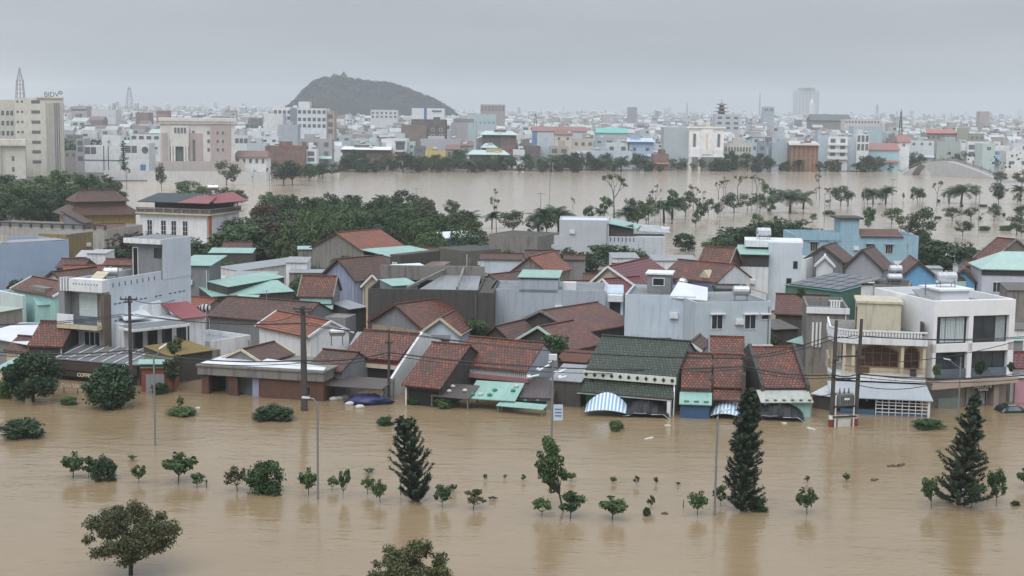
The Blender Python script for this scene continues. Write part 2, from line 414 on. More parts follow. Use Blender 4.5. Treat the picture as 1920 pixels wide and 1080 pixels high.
# far bank land, a little above the water, its edge following the shore in the photo
shore = [(-400, 352), (0, 342), (280, 338), (450, 334), (520, 328), (640, 321), (960, 319), (1280, 318), (1480, 317), (1600, 321), (1700, 318), (1780, 308), (1950, 306), (2600, 310)]
pts = [P(x, y, .25) for x, y in shore]
fb = MB()
for a, c in zip(pts[:-1], pts[1:]):
    fb.face([(a.x, a.y, .25), (c.x, c.y, .25), (c.x * 9.5, 6800, .25), (a.x * 9.5, 6800, .25)])
    fb.face([(a.x, a.y, -1.5), (c.x, c.y, -1.5), (c.x, c.y, .25), (a.x, a.y, .25)])
tag(fb.build('far_bank_ground', plain('wet_bank_soil', (.13, .125, .11), .9, 0, .6, .02)), 'low far bank of the river carrying the distant city', 'ground', None, 'structure')
# wooded hill
HY = 2500.0; hs = FL / HY
prof = [(536, 206), (550, 197), (560, 185), (575, 168), (592, 153), (610, 147), (630, 145), (655, 149), (690, 154), (730, 158), (760, 168), (790, 179), (812, 187), (832, 199), (846, 208), (858, 222)]
def hill_h(x):
    px = 960 + x * hs
    for (a, ya), (c, yc) in zip(prof[:-1], prof[1:]):
        if a <= px <= c:
            y = ya + (yc - ya) * (px - a) / (c - a); return max(0, HCAM + (208 + (px - 960) * .0122 - y) / hs)
    return 0
rng = random.Random(5)
hm = MB(); nx, ny = 90, 34; x0, x1 = (536 - 960) / hs, (856 - 960) / hs
from mathutils import noise as mnoise
for j in range(ny + 1):
    for i in range(nx + 1):
        x = x0 + (x1 - x0) * i / nx; v = -1 + 2 * j / ny
        h = hill_h(x) * math.sqrt(max(0, 1 - v * v)) ** .9
        if h > 3: h += 6.5 * mnoise.noise((x * .10, v * 9, 0)) + 4.0 * mnoise.noise((x * .27, v * 25, 3)) - 3
        hm.v.append((x, HY + v * 120, h))
for j in range(ny):
    for i in range(nx):
        a = j * (nx + 1) + i; hm.f.append((a, a + 1, a + nx + 2, a + nx + 1)); hm.m.append(0)
tag(hm.build('hill', plain('hill_woodland', (.008, .016, .010), .95, 0, .6, .09), None, True), 'dark wooded hill rising in the haze beyond the city', 'hill', None, 'structure')
def haze_box(dens):
    m = bpy.data.materials.new('humid_air'); m.use_nodes = True; t = m.node_tree; t.nodes.clear()
    v = N(t, 'ShaderNodeVolumePrincipled', Density=dens, Anisotropy=0.1); v.inputs['Color'].default_value = (.91, .96, 1.0, 1)
    o = N(t, 'ShaderNodeOutputMaterial'); t.links.new(v.outputs[0], o.inputs['Volume'])
    h = MB().box(-6000, -300, -3.2, 6000, 7500, 130).build('haze', m)
    tag(h, 'thin grey rain haze over the flooded city', 'haze', None, 'stuff')
haze_box(1.8e-4)
# ------------------------------------------------------------------ first row along the flooded street
G1 = 'tile roofed houses by the flooded street'
# red brick shopfront with concrete beam and white roof
b = B('brick_garage_house', 'unfinished low brick shop with concrete beam, two dark openings and white metal roof', 'shop', (370, 683), (606, 697), 2.65, 'low shops facing the flood')
w, d = b.w, 7.0
b.part('wall', MB().box(.25, .3, SK, .9, .8, 1.75).box(2.75, .3, SK, 3.65, .8, 1.75).box(5.7, .3, SK, w - .1, .7, 1.75).box(.1, .8, SK, .35, d, 1.75).box(w - .3, .7, SK, w - .05, d, 1.75).box(.1, d - .3, SK, w - .1, d, 1.75), BRICK)
b.part('inner_wall', MB().box(.4, 3.2, SK, w - .35, 3.4, 1.7), plain('sooty_inner_wall', (.03, .028, .026), .9))  # colour darkened to paint in the unlit shop interior
b.part('door', MB().box(5.0, .45, SK, 5.6, .55, 1.6), plain('lilac_shutter', (.3, .32, .45), .5))
b.part('beam', MB().box(0, 0, 1.76, w, d, 2.5).box(-.1, -.12, 2.5, w + .1, d, 2.66), CONC)
b.part('roof', MB().slab([(.9, .7, 2.95), (w - .1, .7, 2.95), (5.4, 2.6, 3.05), (1.9, 6.2, 3.35)], .06).slab([(.2, .15, 2.75), (w, .15, 2.75), (w, .64, 2.92), (.7, .64, 2.92)], .05), WMET)
b.win(w - 1.9, .5, w - 1.3, 1.2, .3, BROWN, BLACK, 1)
# red-roofed house with the blue tarpaulin
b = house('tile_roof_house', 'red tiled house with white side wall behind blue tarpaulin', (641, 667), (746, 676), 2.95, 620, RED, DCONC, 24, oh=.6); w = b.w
b.part('fascia', MB().box(0, .25, 2.45, w, .5, 2.8), PKMET); b.part('lintel', MB().box(-.05, .2, 2.05, w + .05, .45, 2.43), CREAM)
b.part('side_wall', MB().prism([(w - .02, -2.6, SK), (w - .02, 2 * b.r, SK), (w - .02, 2 * b.r, 3.6), (w - .02, b.r + .3, b.zr + .12), (w - .02, .2, 2.6), (w - .02, -2.6, .9)], (.25, 0, 0)), WHITE)
b.part('opening', MB().box(.3, .54, SK, w - .3, .595, 2.0), BLACK)  # flat black panel painting in the dark under the eave
m = mono('canopy', 'dark corrugated canopy on thin posts beside blue tarpaulin', (603, 722), (716, 730), 1.35, 3.2, .35, DMET, posts=True, cat='canopy')
# house with moss brown roof
b = house('tile_roof_house', 'long moss stained red roof sloping down almost to the water', (752, 721), (826, 728), 1.75, 642, RED, DCONC, 26, oh=.5)
b.part('opening', MB().box(.5, .44, SK, b.w - .4, .495, 1.35), BLACK); b.part('porch_post', MB().box(.3, .2, SK, .42, .32, 1.5), WPAINT)  # black sheet on the wall stands in for shade under the low eave
# wide roof with white balusters
b = house('tile_roof_house', 'wide red tiled house with a row of white balusters under the eave', (843, 683), (987, 697), 2.75, 635, RED, GBLUE, 29, oh=.55); w = b.w
b.part('beam', MB().box(-.05, .05, 1.75, w + .1, .5, 2.12), plaster('faded_rose_plaster', (.33, .17, .17), .3)); k = b.part('baluster_rail', MB().box(0, .3, 2.55, w, .45, 2.63), WHITE)
bal = MB().box(-.055, -.04, 0, .055, .04, .44).mesh('baluster', WHITE)
for i in range(38):
    o = link('baluster', bal, b.root); o.location = (.1 + i * (w - .2) / 37, .3, 2.12)
b.part('opening', MB().box(.4, .49, SK, w - 1.5, .545, 1.7), BLACK); b.win(w - 1.2, .2, w - .7, 1.6, .55, WPAINT, GLASS, 1)  # black panel imitates the deep shade below the balusters and awnings
AW = {}
for nm, lab, a, c, z, dd, rs, mt in (
    ('metal_awning', 'brown corrugated awning under the baluster house', (806, 742), (878, 748), 1.0, 2.6, .7, DMET),
    ('metal_awning', 'faded aqua sheet awning weighed down with bags', (874, 746), (966, 752), .95, 3.0, 1.0, AQUA),
    ('metal_awning', 'aqua lean-to roof lowest over the water', (930, 760), (1018, 768), .62, 1.1, .22, AQUA)):
    AW[lab] = m = mono(nm, lab, a, c, z, dd, rs, mt, DCONC, 'metal awnings along the street', posts=True, cat='awning')
b = mono('metal_roof_shed', 'brown metal roofed shop beside the alley lamp', (958, 744), (1037, 747), 1.05, 4.6, .95, DMET, CONC, 'low shops facing the flood', cat='shop')
b.part('opening', MB().box(.4, .14, SK, b.w - .6, .195, .75), BLACK)  # shade under the shop roof painted as a black panel
b = mono('metal_roof_shed', 'dark grey metal roof strewn with broken sheets beside baluster house', (1030, 712), (1090, 716), 2.25, 4.5, .7, GMET, DCONC, 'low shops facing the flood', cat='shop')
# green roof
b = house('green_roof_house', 'house with large green tiled roof and white diamond patterned fascia', (1097, 694), (1268, 707), 3.1, 633, GRN, GREY, 27, oh=.4, trim=None, group=G1); w = b.w
f = b.part('fascia', MB().box(-.15, -.12, 2.45, w, .08, 3.08), plaster('pale_green_white_plaster', (.62, .66, .60), .2))
dm = MB().prism([(0, -.155, -.2), (.18, -.155, 0), (0, -.155, .2), (-.18, -.155, 0)], (0, .02, 0)).mesh('diamond_opening', plain('dark_opening', (.03, .035, .03), .9))
for i in range(11):
    o = link('diamond_opening', dm, f); o.location = (.15 + i * (w - .45) / 10, 0, 2.78)
b.part('porch_roof', MB().slab([(-.25, -1.6, 1.55), (w + .1, -1.6, 1.55), (w + .1, .2, 2.35), (-.25, .2, 2.35)], .1), GRN)
b.part('porch_beam', MB().box(-.2, -1.5, 1.32, w, -1.35, 1.45), WPAINT)
b.part('shutter', MB().box(.2, -.3, SK, w - .5, -.2, 1.4), plain('green_shutter', (.02, .2, .13), .5, 0, .3))
b.part('pillar', MB().box(w - .35, -1.5, SK, w - .05, -1.2, 1.5), WHITE); b.part('pillar', MB().box(3.4, -1.4, SK, 3.52, -1.28, 1.4), WHITE)
b.part('drain_pipe', MB().tube([(w - .1, -.2, 2.5), (w - .1, -.2, 2.2), (w + .12, -1.0, 1.75), (w + .12, -1.1, 0)], .06), WPAINT)
GH = b
def arch_tarp(name, label, Ap, Bp, z, d, h, mat, group, n=16, sag=0, cat='awning'):
    """sheet arched across its width and rising to the back, front edge low over the water"""
    b = B(name, label, cat, Ap, Bp, z, group); w = b.w; m = MB(); nv = 5; b.d = d
    def q(u, v):
        t = u / n; f = v / nv; a = math.sin(math.pi * t) ** .8
        return (w * t, -.35 + d * f + sag * 1.2 * math.sin(u * 1.9) * (1 - f), z + h * a * (.45 + .55 * f ** .7) + .85 * f * (.35 + .65 * a) + sag * (math.sin(u * 2.3) * .6 + .4 * math.sin(u * 5 + v * 2)) * (1 - .6 * f))
    for k in range(n):
        for v in range(nv): m.slab([q(k, v), q(k + 1, v), q(k + 1, v + 1), q(k, v + 1)], .04)
    b.part('sheet', m, mat)
    for x in (.15, w - .15): b.part('post', MB().tube([(x, .1, SK), (x, .1, z + .05)], .045), GSTEEL)
    b.part('front_bar', MB().tube([q(k, 0) for k in range(0, n + 1, 2)], .035, 5), GSTEEL)
    return b
def stripes(key, c1, c2, per=.5):
    m, t, b = newmat(key); uv = coords(t, 'Object')
    wv = N(t, 'ShaderNodeTexWave', _wave_type='BANDS', _bands_direction='X', Scale=1 / per / 3.1416); t.links.new(uv, wv.inputs['Vector'])
    nz = noise(t, coords(t), .8, 3, .5, .3, .7)
    r = N(t, 'ShaderNodeMapRange'); r.inputs[1].default_value = .4; r.inputs[2].default_value = .6; t.links.new(wv.outputs['Fac'], r.inputs[0])
    t.links.new(mix(t, r.outputs[0], c1, c2), b.inputs['Base Color']); b.inputs['Roughness'].default_value = .4
    bump(t, b, wv.outputs['Fac'], .5, .04); return m
STR = stripes('blue_white_striped_sheet', (.66, .70, .72), (.20, .36, .54), .3)
BTARP = plain('black_tarpaulin', (.012, .012, .014), .5, 0, .3, 1.5)
GA = 'arched awnings over the shop fronts'
arch_tarp('striped_awning', 'blue and white striped arched awning under the green tiled roof', (1097, 771), (1174, 774), .35, 2.0, .5, STR, GA)
arch_tarp('tarpaulin_awning', 'black arched tarpaulin under the green tiled roof', (1168, 778), (1254, 781), .12, 2.0, .55, BTARP, GA, sag=.1)
# narrow houses
b = house('tile_roof_house', 'narrow red tiled house above aqua awning and blue shop front', (1277, 726), (1333, 728), 2.35, 662, RED, CONC, 27, oh=.3, sw=-.02); w = b.w
b.part('awning', MB().slab([(-.1, -1.5, 1.25), (w + .1, -1.5, 1.25), (w + .1, .1, 1.95), (-.1, .1, 1.95)], .08), AQUA)
b.part('shutter', MB().box(0, -1.2, SK, w - .1, -1.1, 1.05), plain('blue_shop_front', (.035, .10, .2), .5))
for i in range(3): b.part('awning_weight', MB().box(.3 + i * .8, -1.3, 1.36, .7 + i * .8, -1.05, 1.47), GRMET)
b = house('tile_roof_house', 'tall narrow red roof with light gable trim standing behind the striped awning house', (1331, 664), (1397, 666), 4.0, 631, RED, CONC, 24, oh=.25, trim=CONC)
b = house('tile_roof_house', 'narrow red tiled house with a second lower roof over blue striped awning', (1337, 725), (1391, 727), 2.3, 664, RED, CONC, 27, oh=.25, sw=-.02); w = b.w
b.part('lower_roof', MB().slab([(0, -1.5, 1.5), (w - .1, -1.5, 1.5), (w - .1, .2, 2.15), (0, .2, 2.15)], .1), RED)
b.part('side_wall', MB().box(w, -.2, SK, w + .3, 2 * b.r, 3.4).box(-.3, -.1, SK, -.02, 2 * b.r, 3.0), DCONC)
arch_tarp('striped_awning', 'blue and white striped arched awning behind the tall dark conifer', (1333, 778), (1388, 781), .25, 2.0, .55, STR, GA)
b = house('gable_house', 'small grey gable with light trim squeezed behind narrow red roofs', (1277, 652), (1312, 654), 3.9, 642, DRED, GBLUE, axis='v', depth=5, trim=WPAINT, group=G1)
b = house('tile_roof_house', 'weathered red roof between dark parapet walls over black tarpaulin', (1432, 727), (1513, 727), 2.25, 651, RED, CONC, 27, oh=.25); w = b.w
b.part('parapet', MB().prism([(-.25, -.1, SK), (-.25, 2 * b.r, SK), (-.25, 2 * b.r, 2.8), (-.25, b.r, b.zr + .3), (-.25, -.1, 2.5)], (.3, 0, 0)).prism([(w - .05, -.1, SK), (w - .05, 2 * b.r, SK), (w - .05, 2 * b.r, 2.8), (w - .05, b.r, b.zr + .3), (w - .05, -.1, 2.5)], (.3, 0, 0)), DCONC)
b.part('awning', MB().slab([(-.6, -1.7, 1.35), (w + .15, -1.7, 1.35), (w + .15, .15, 2.05), (-.6, .15, 2.05)], .07), plaster('mossy_white_sheet', (.45, .47, .43), .5))
b.part('shop_wall', MB().box(-.2, -1.3, SK, w, -1.1, 1.25), AQWALL)
for i in range(6): b.part('awning_weight', MB().box(-.2 + i * .72, -1.6, 1.45, .05 + i * .72, -1.4, 1.55), GRMET)
arch_tarp('tarpaulin_awning', 'black arched tarpaulin slung from the aqua shop front', (1404, 784), (1508, 788), .1, 2.3, .7, BTARP, GA, sag=.12)
# alley sheds
mono('metal_roof_shed', 'long white patched metal roof along the alley beside the cream villa', (1520, 738), (1570, 745), 1.25, 14, 1.6, WMET, DCONC, 'metal roofed sheds between the houses')
# cream villa with round balconies
v = B('balcony_villa', 'weathered cream villa with curved balconies, arched brown windows and rooftop tower', 'house', (1556, 702), (1735, 712), 2.95, 'townhouses by the flooded street', ang=-10)
w = v.w; d = 11.0; fz = 6.05
def rrect(x0, y0, x1, y1, r, n=5):
    """balcony outline with a rounded front-left corner"""
    return [(x1, y0)] + [(x1, y1), (x0, y1)] + [(x0 + r - r * math.cos(R(90) * k / n), y0 + r - r * math.sin(R(90) * k / n)) for k in range(n + 1)]
def slab_out(z0, z1, o, r): return MB().prism([(x, y, z0) for x, y in rrect(-.0 - o, -o, w + o * .3, d * .75, r)], (0, 0, z1 - z0))
v.part('wall', MB().prism([(x, y, SK) for x, y in rrect(1.3, 1.5, w - .15, d, .5)], (0, 0, fz + .0 - SK)), CREAM)
v.part('balcony_floor', slab_out(2.55, 2.95, .1, 2.4), WHITE)
v.part('balcony_floor', slab_out(5.7, 6.2, .15, 2.4), WHITE)
v.part('roof', MB().prism([(x, y, 6.2) for x, y in rrect(.2, .2, w, d, 2.2)], (0, 0, .05)), CONC)
def outline(o, r): return [(x, y) for x, y in rrect(-o, -o, w + o * .3, d * .72, r)]
pts = outline(.05, 2.3); path = pts[2:] + [pts[0]]
rail = MB(); rail2 = MB()
for (xa, ya), (xb, yb) in zip(path[:-1], path[1:]):
    rail.bar((xa, ya, 6.82), (xb, yb, 6.82), .16, .12); rail.bar((xa, ya, 6.25), (xb, yb, 6.25), .16, .1)
    rail2.bar((xa, ya, 3.75), (xb, yb, 3.75), .05, .05); rail2.bar((xa, ya, 3.4), (xb, yb, 3.4), .03, .03)
v.part('parapet', MB().prism([(x, y, 2.95) for x, y in rrect(-.1, d * .3, .1, d * .72, .05)], (0, 0, .9)), CREAM)
rb = v.part('balustrade', rail, WHITE); v.part('balcony_rail', rail2, BROWN)
bm = MB().tube([(0, 0, 6.3), (0, 0, 6.5), (0, 0, 6.76)], [.05, .085, .05], 6).mesh('baluster', WHITE)
run = 0; nb = 0
for (xa, ya), (xb, yb) in zip(path[:-1], path[1:]):
    L = math.hypot(xb - xa, yb - ya); n = max(1, round(L / .26))
    for k in range(n):
        if nb < 58: o = link('baluster', bm, rb); o.location = (xa + (xb - xa) * k / n, ya + (yb - ya) * k / n, 0); nb += 1
col = MB().box(-.13, -.13, 2.95, .13, .13, 5.7).mesh('column', CREAM)
for x, y in ((1.15, .35), (1.9, .25), (w - 1.95, .25), (w - .15, .25), (.25, 2.6), (.15, 5.2)):
    o = link('column', col, v.root); o.location = (x, y, 0)
def arch(b, x0, x1, z0, z1, y, nx, rise, kind='window', fr=BROWN, gl=GLASS):
    n = 8; top = [(x0 + (x1 - x0) * k / n, z1 - rise + rise * math.sin(math.pi * k / n)) for k in range(n + 1)]
    g = MB().prism([(x0, y - .03, z0), (x1, y - .03, z0)] + [(x, y - .03, z) for x, z in top[::-1]], (0, .08, 0))
    f = MB()
    for (xa, za), (xb, zb) in zip(top[:-1], top[1:]): f.bar((xa, y - .03, za), (xb, y - .03, zb), .12, .14)
    f.bar((x0, y - .03, z0), (x0, y - .03, z1 - rise), .1, .12).bar((x1, y - .03, z0), (x1, y - .03, z1 - rise), .1, .12).bar((x0, y - .03, z0), (x1, y - .03, z0), .12, .1)
    for k in range(1, nx):
        x = x0 + (x1 - x0) * k / nx; f.bar((x, y - .05, z0), (x, y - .05, z1 - rise * .3), .06, .06)
    f.bar((x0, y - .052, z1 - rise * 1.15), (x1, y - .052, z1 - rise * 1.15), .06, .06)
    o = b.part(kind, f, fr); b.part('pane', g, gl, o); return o
WINE = glass('wine_dark_glass', (.035, .018, .014), .15)
arch(v, 2.25, w - 2.2, 3.55, 5.45, 1.5, 5, .6, gl=WINE); arch(v, w - 1.75, w - .45, 3.5, 5.4, 1.5, 2, .55, gl=WINE)
v.win(2.25, 2.97, 3.3, 3.5, 1.5, BROWN, plain('brown_door_panel', (.12, .06, .03), .5), 1, kind='door')
for y in (3.2, 4.9, 6.8): v.win(y, 3.2, y + .7, 5.3, 1.3, BROWN, WINE, 1, face='l')
v.part('tower', MB().box(2.3, 3.6, 6.25, 6.0, 7.6, 8.75).box(2.15, 3.45, 8.752, 6.15, 7.75, 8.95), plaster('flaking_cream_plaster', (.54, .50, .39), .8, (.12, .1, .07)))
v.win(4.2, 6.3, 5.1, 8.2, 2.3, BROWN, BLACK, 1, face='l', kind='door')
v.part('rear_wall', MB().box(6.02, 7.4, 6.25, w - .1, 7.7, 7.5).box(w - .25, 2.2, 6.25, w - .05, 7.38, 7.3), DCONC)
v.part('awning', MB().slab([(.1, -2.2, 1.45), (w + .5, -2.2, 1.45), (w + .1, .0, 2.4), (-.2, .0, 2.4)], .07), metal('pale_grey_metal_sheet', (.42, .46, .50), .2, (.3, .3, .3)))
gr = MB()
for z in (.25, .55, .85, 1.1): gr.bar((3.8, -1.9, z), (w + .25, -1.9, z), .06)
for k in range(9): gr.bar((3.8 + k * (w - 3.6) / 8, -1.9, SK), (3.8 + k * (w - 3.6) / 8, -1.9, 1.3), .06)
for k in range(9): gr.bar((.4 + k * (w) / 9, -1.92, 1.15), (.4 + k * w / 9, -1.92, 1.35), .04)
v.part('grille', gr, WPAINT)
gt = MB().box(.9, -1.95, SK, 3.7, -1.9, .42)
for k in range(22): gt.box(.95 + k * .125, -1.99, SK, 1.0 + k * .125, -1.952, .46)
gt.box(3.85, -1.84, SK, w + .2, -1.8, .3)
v.part('gate', gt, plain('blue_gate_paint', (.06, .14, .24), .5))
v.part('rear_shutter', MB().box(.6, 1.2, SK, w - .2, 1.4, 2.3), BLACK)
v.part('post', MB().box(w + .1, -2.0, SK, w + .3, -1.8, 1.35), WHITE)
v.part('chair', MB().box(w - 1.2, .5, 2.97, w - .7, 1.0, 3.4).box(w - 1.2, .95, 3.4, w - .7, 1.02, 3.85), DSTEEL)
# white modern building
q = B('modern_white_building', 'clean white three storey building with tall dark glass windows and taupe shopfront', 'building', (1753, 565), (1905, 561), 9.3, 'townhouses by the flooded street'); w = q.w; d = 10.2; yw = .45
q.part('wall', MB().box(0, yw, 2.5, w, d, 8.6).box(0, .0, 7.95, w, yw - .002, 9.3).box(0, .0, 4.85, w, yw - .002, 5.55).box(0, .0, 2.55, .32, yw - .002, 7.945).box(w - .55, .0, 2.55, w, yw - .002, 7.945).box(3.42, .0, 2.55, 3.85, yw - .002, 7.945)
       .box(0, yw, 8.602, .2, d, 9.3).box(w - .2, yw, 8.602, w, d, 9.3).box(.2, d - .2, 8.602, w - .2, d, 9.3), WCLEAN)
q.part('roof', MB().box(.2, yw, 8.605, w - .2, d - .2, 8.64), GREY)
for (x0, x1) in ((.4, 3.34), (3.93, w - .63)):
    for (z0, z1, cur) in ((5.6, 7.85, 1), (2.62, 4.8, 0)):
        o = q.win(x0, z0, x1, z1, yw, DSTEEL, GLASS, 3, 1, .06)
        if cur:
            ct = MB(); n = 16; a, e = (x0 + .5, x1 - .1) if x0 < 2 else (x1 - 1.0, x1 - .05)
            for k in range(n):
                xa, xb = a + (e - a) * k / n, a + (e - a) * (k + 1) / n; ct.box(xa, yw - .032 - .012 * (k % 2), z0 + .05, xb - .03, yw - .022, z1 - .05)
            q.part('curtain', ct, CURT, o)
        else: q.part('glass_rail', MB().box(x0, .05, z0, x1, .09, z0 + .75), GLASSB, o)
TAUPE = plaster('taupe_plaster', (.33, .28, .235), .12)
q.part('base_wall', MB().box(0, yw + .3, SK, w, d, 2.496), TAUPE)
q.part('shop_canopy', MB().prism([(-.35, -.75, 1.75), (w + .15, -.75, 2.1), (w + .15, -.75, 2.58), (-.35, -.75, 2.35)], (0, 1.5, 0)), plaster('beige_canopy_paint', (.44, .36, .30), .1))
q.part('shutter', MB().box(.3, yw + .15, SK, 3.0, yw + .28, 1.7).box(3.9, yw + .15, SK, 6.0, yw + .28, 1.7), plain('grey_shutter', (.30, .31, .30), .5, 0, .2, 6))
q.part('fence_panel', MB().box(.6, -.3, SK, 2.8, -.25, .9), plain('green_grey_fence', (.16, .19, .17), .6, 0, .5, 5))
q.win(5.0, SK, 5.75, 1.1, yw + .15, DSTEEL, plain('grey_door_panel', (.4, .4, .4), .5), 1, kind='door')
q.part('side_column', MB().box(6.05, -.3, SK, 6.55, yw + .28, 1.95), TAUPE)
sgn = MB().box(4.2, -.2, 1.35, 6.0, -.12, 2.0); sg = q.part('sign_board', sgn, plain('dark_sign_board', (.03, .028, .027), .5))
def text(body, size, loc, mat, parent, ext=.03, rx=90, name='lettering', align='LEFT', rz=0):
    cu = bpy.data.curves.new(name, 'FONT'); cu.body = body; cu.size = size; cu.extrude = ext; cu.align_x = align
    cu.materials.append(mat); t = bpy.data.objects.new(name, cu); C.objects.link(t)
    me = bpy.data.meshes.new_from_object(t.evaluated_get(bpy.context.evaluated_depsgraph_get())); bpy.data.objects.remove(t); bpy.data.curves.remove(cu)
    o = link(name, me, parent); o.location = loc; o.rotation_euler = (R(rx), 0, R(rz)); return o
LIT = plain('white_letters', (.85, .85, .83), .5, 0, .05)
text('ARON', .62, (4.05, -.24, 1.62), LIT, sg); text('CENTER', .27, (4.5, -.24, 1.38), LIT, sg)
q.part('stair_room', MB().box(2.6, 3.2, 8.645, 5.4, 6.2, 9.75).box(2.3, 2.9, 9.752, 5.7, 6.5, 9.92), WCLEAN)
q.part('roof_pipe', MB().tube([(1.5, 4, 8.65), (1.5, 4, 10.6)], .05).tube([(1.0, 4, 9.9), (1.9, 4, 9.9)], .03), GSTEEL)
q.part('roof_panel', MB().slab([(.6, 2.6, 8.9), (1.6, 2.6, 8.9), (1.9, 5.2, 9.7), (.9, 5.2, 9.7)], .08), GSTEEL)
def tank_at(loc, rz, label, r=.42, L=1.5, stand=.5):
    e = empty('water_tank', label, 'water tank', loc, rz, 'steel water tanks on the roofs')
    pts = [(-L / 2, 0, stand + r), (-L / 2 + .12, 0, stand + r), (L / 2 - .12, 0, stand + r), (L / 2, 0, stand + r)]
    MB().tube(pts, [r * .6, r, r, r * .6], 14).build('barrel', STEEL, e)
    MB().tube([(0, 0, stand + 2 * r - .02), (0, 0, stand + 2 * r + .1)], .16, 8).build('lid', STEEL, e)
    s = MB()
    for x in (-L * .35, L * .35):
        for y in (-r * .8, r * .8): s.bar((x, y, 0), (x, y, stand + r * .5), .05)
        s.bar((x, -r, stand + .1), (x, r, stand + .1), .05)
    s.build('stand', GSTEEL, e); return e
def tank_px(px, py, Y, rz, label, **k):
    p = PY(px, py, Y); return tank_at(p, rz, label, **k)
tank_at(q.M @ Vector((3.9, 4.6, 9.93)), .1, 'steel water tank on the white modern building with dark windows', .5, 1.9, .35)
# right edge
b = house('tile_roof_house', 'dark red tiled porch roof at the edge beside the white modern building', (1899, 690), (1960, 690), 3.1, 660, CRIM, WHITE, 25, oh=.6)
b.part('door', MB().box(.5, .5, SK, 1.3, .62, 2.0), DSTEEL)
mono('metal_roof_shed', 'pink walled stall with white sheet roof beside the drowned car', (1903, 707), (1970, 709), 2.3, 1.5, .2, WMET, plaster('pink_plaster', (.5, .28, .34), .1), 'metal roofed sheds between the houses')
# ------------------------------------------------------------------ second row and the block behind it
G2 = 'tile roofed houses packed behind the street'; G3 = 'plain walled blocks packed behind the street'; G4 = 'metal roofed sheds between the houses'
# --- left cluster
b = block('blank_wall_building', 'large building with a blank slate blue side wall cut by the picture edge', (-70, 462), (129, 451), 7.2, 9, SLATE, GMET, .35, G3)
for i in range(2): b.part('vent_pipe', MB().tube([(b.w - 8.5 + i * .45, 1.5, 6.9), (b.w - 8.5 + i * .45, 1.5, 8.2)], .16, 8), CREAM)
b.part('deck', MB().box(b.w - 9, .4, 7.22, b.w, 4, 7.3), GMET)
b = house('tile_roof_house', 'aqua walled house with red roof, white gable trim and small roof hatch', (20, 541), (99, 556), 4.6, 523, RED, AQWALL, 24, trim=WPAINT, group=G2, oh=.3); w = b.w
b.part('front_wall', MB().box(-1.6, -1.3, SK, w * .55, -.9, 4.4).box(-1.6, -.898, SK, -1.3, 6, 4.3), plaster('pale_aqua_plaster', (.55, .64, .65), .3))
b.part('hatch', MB().box(w * .42, .3, 4.55, w * .75, 1.3, 5.25), CONC)
mono('metal_roof_shed', 'pale aqua lean-to wedged between aqua house and townhouse', (70, 572), (113, 570), 3.6, 2.5, .5, AQUA, AQWALL, G4)
b = house('gable_house', 'white triangular gable with brown trim beside the three storey townhouse', (78, 528), (128, 533), 4.8, 509, DRED, WHITE, axis='v', depth=6, trim=DARKW, group=G2)
b = house('tile_roof_house', 'long red roof running behind the three storey townhouse', (112, 520), (192, 520), 5.0, 497, RED2, GREY, 22, group=G2)
mono('metal_roof_shed', 'mould streaked grey shed with pale green flat roof beside aqua house', (-30, 590), (46, 577), 3.7, 6, .05, metal('pale_green_metal_sheet', (.36, .44, .36), .3), plaster('mouldy_plaster', (.28, .28, .24), .85), G4)
b = B('metal_roof_shed', 'long white corrugated roof sloping beside dark red tiled roofs', 'shed', (-12, 634), (22, 640), 2.6, G4)
b.part('roof', MB().slab([(-3, 0, 2.6), (b.w + 3.6, -.2, 2.6), (b.w + 5.6, 7, 3.9), (b.w + 4.0, 8, 4.1), (-3, 5, 3.3)], .07), WMET)
b.part('wall', MB().box(-2.8, .4, SK, b.w + 3.2, .6, 2.4).box(b.w + 3.3, .4, SK, b.w + 3.5, 6, 2.4), GREY)
b = house('tile_roof_house', 'low dark red roof at the picture edge under the white corrugated roof', (5, 656), (58, 660), 2.0, 630, DRED, CREAM, 24, group=G1)
b = house('tile_roof_house', 'steep dark red roof pressed against the townhouse foot', (50, 648), (117, 650), 2.9, 602, RED, DCONC, 30, group=G1)
b = mono('metal_roof_shed', 'aqua sheet porch beside the big dark tree', (-10, 690), (52, 696), 1.5, 3.2, .7, AQUA, CREAM, G4)
# --- three storey townhouse with long vented side wall
t = B('townhouse', 'narrow three storey townhouse with balcony, striped parapet and long vented blue side wall', 'house', (113, 521), (193, 526), 8.9, 'townhouses by the flooded street'); w = t.w; d = 14.5
SIDE = plaster('pale_blue_side_wall', (.58, .65, .71), .14)
t.part('wall', MB().box(.0, 1.0, SK, w, d, 8.0).box(w - .15, 1.0, 8.002, w, d - 5.2, 8.9).box(0, 1.0, 8.002, .15, d, 8.7), SIDE)
t.part('roof', MB().box(.15, 1.0, 8.005, w - .15, d, 8.04), CONC)
t.part('pilaster', MB().box(-.15, -.1, SK, .5, .995, 7.7), plaster('mid_grey_paint', (.24, .25, .27), .15)); t.part('pilaster', MB().box(w - .2, -.1, SK, w + .12, .995, 7.5), plaster('brown_stone_cladding', (.15, .115, .09), .4))
pp = MB().box(1.05, -.15, 7.75, w, .995, 8.9); t.part('parapet', pp, WHITE)
st = MB().box(-.15, -.12, 7.75, 1.04, .99, 8.95)
for k in range(3): st.box(.1 + k * .32, -.2, 7.72, .27 + k * .32, -.122, 8.97, 1)
t.part('striped_panel', st, [plaster('mid_grey_paint', None), WHITE])
hole = MB().box(-.05, -.16, -.07, .05, -.13, .07).mesh('parapet_hole', BLACK)
for k in range(9):
    o = link('parapet_hole', hole, t.root); o.location = (1.6 + k * .33, 0, 8.45)
t.part('balcony_floor', MB().box(.2, -.9, 4.3, w - .1, .99, 4.75), CREAM)
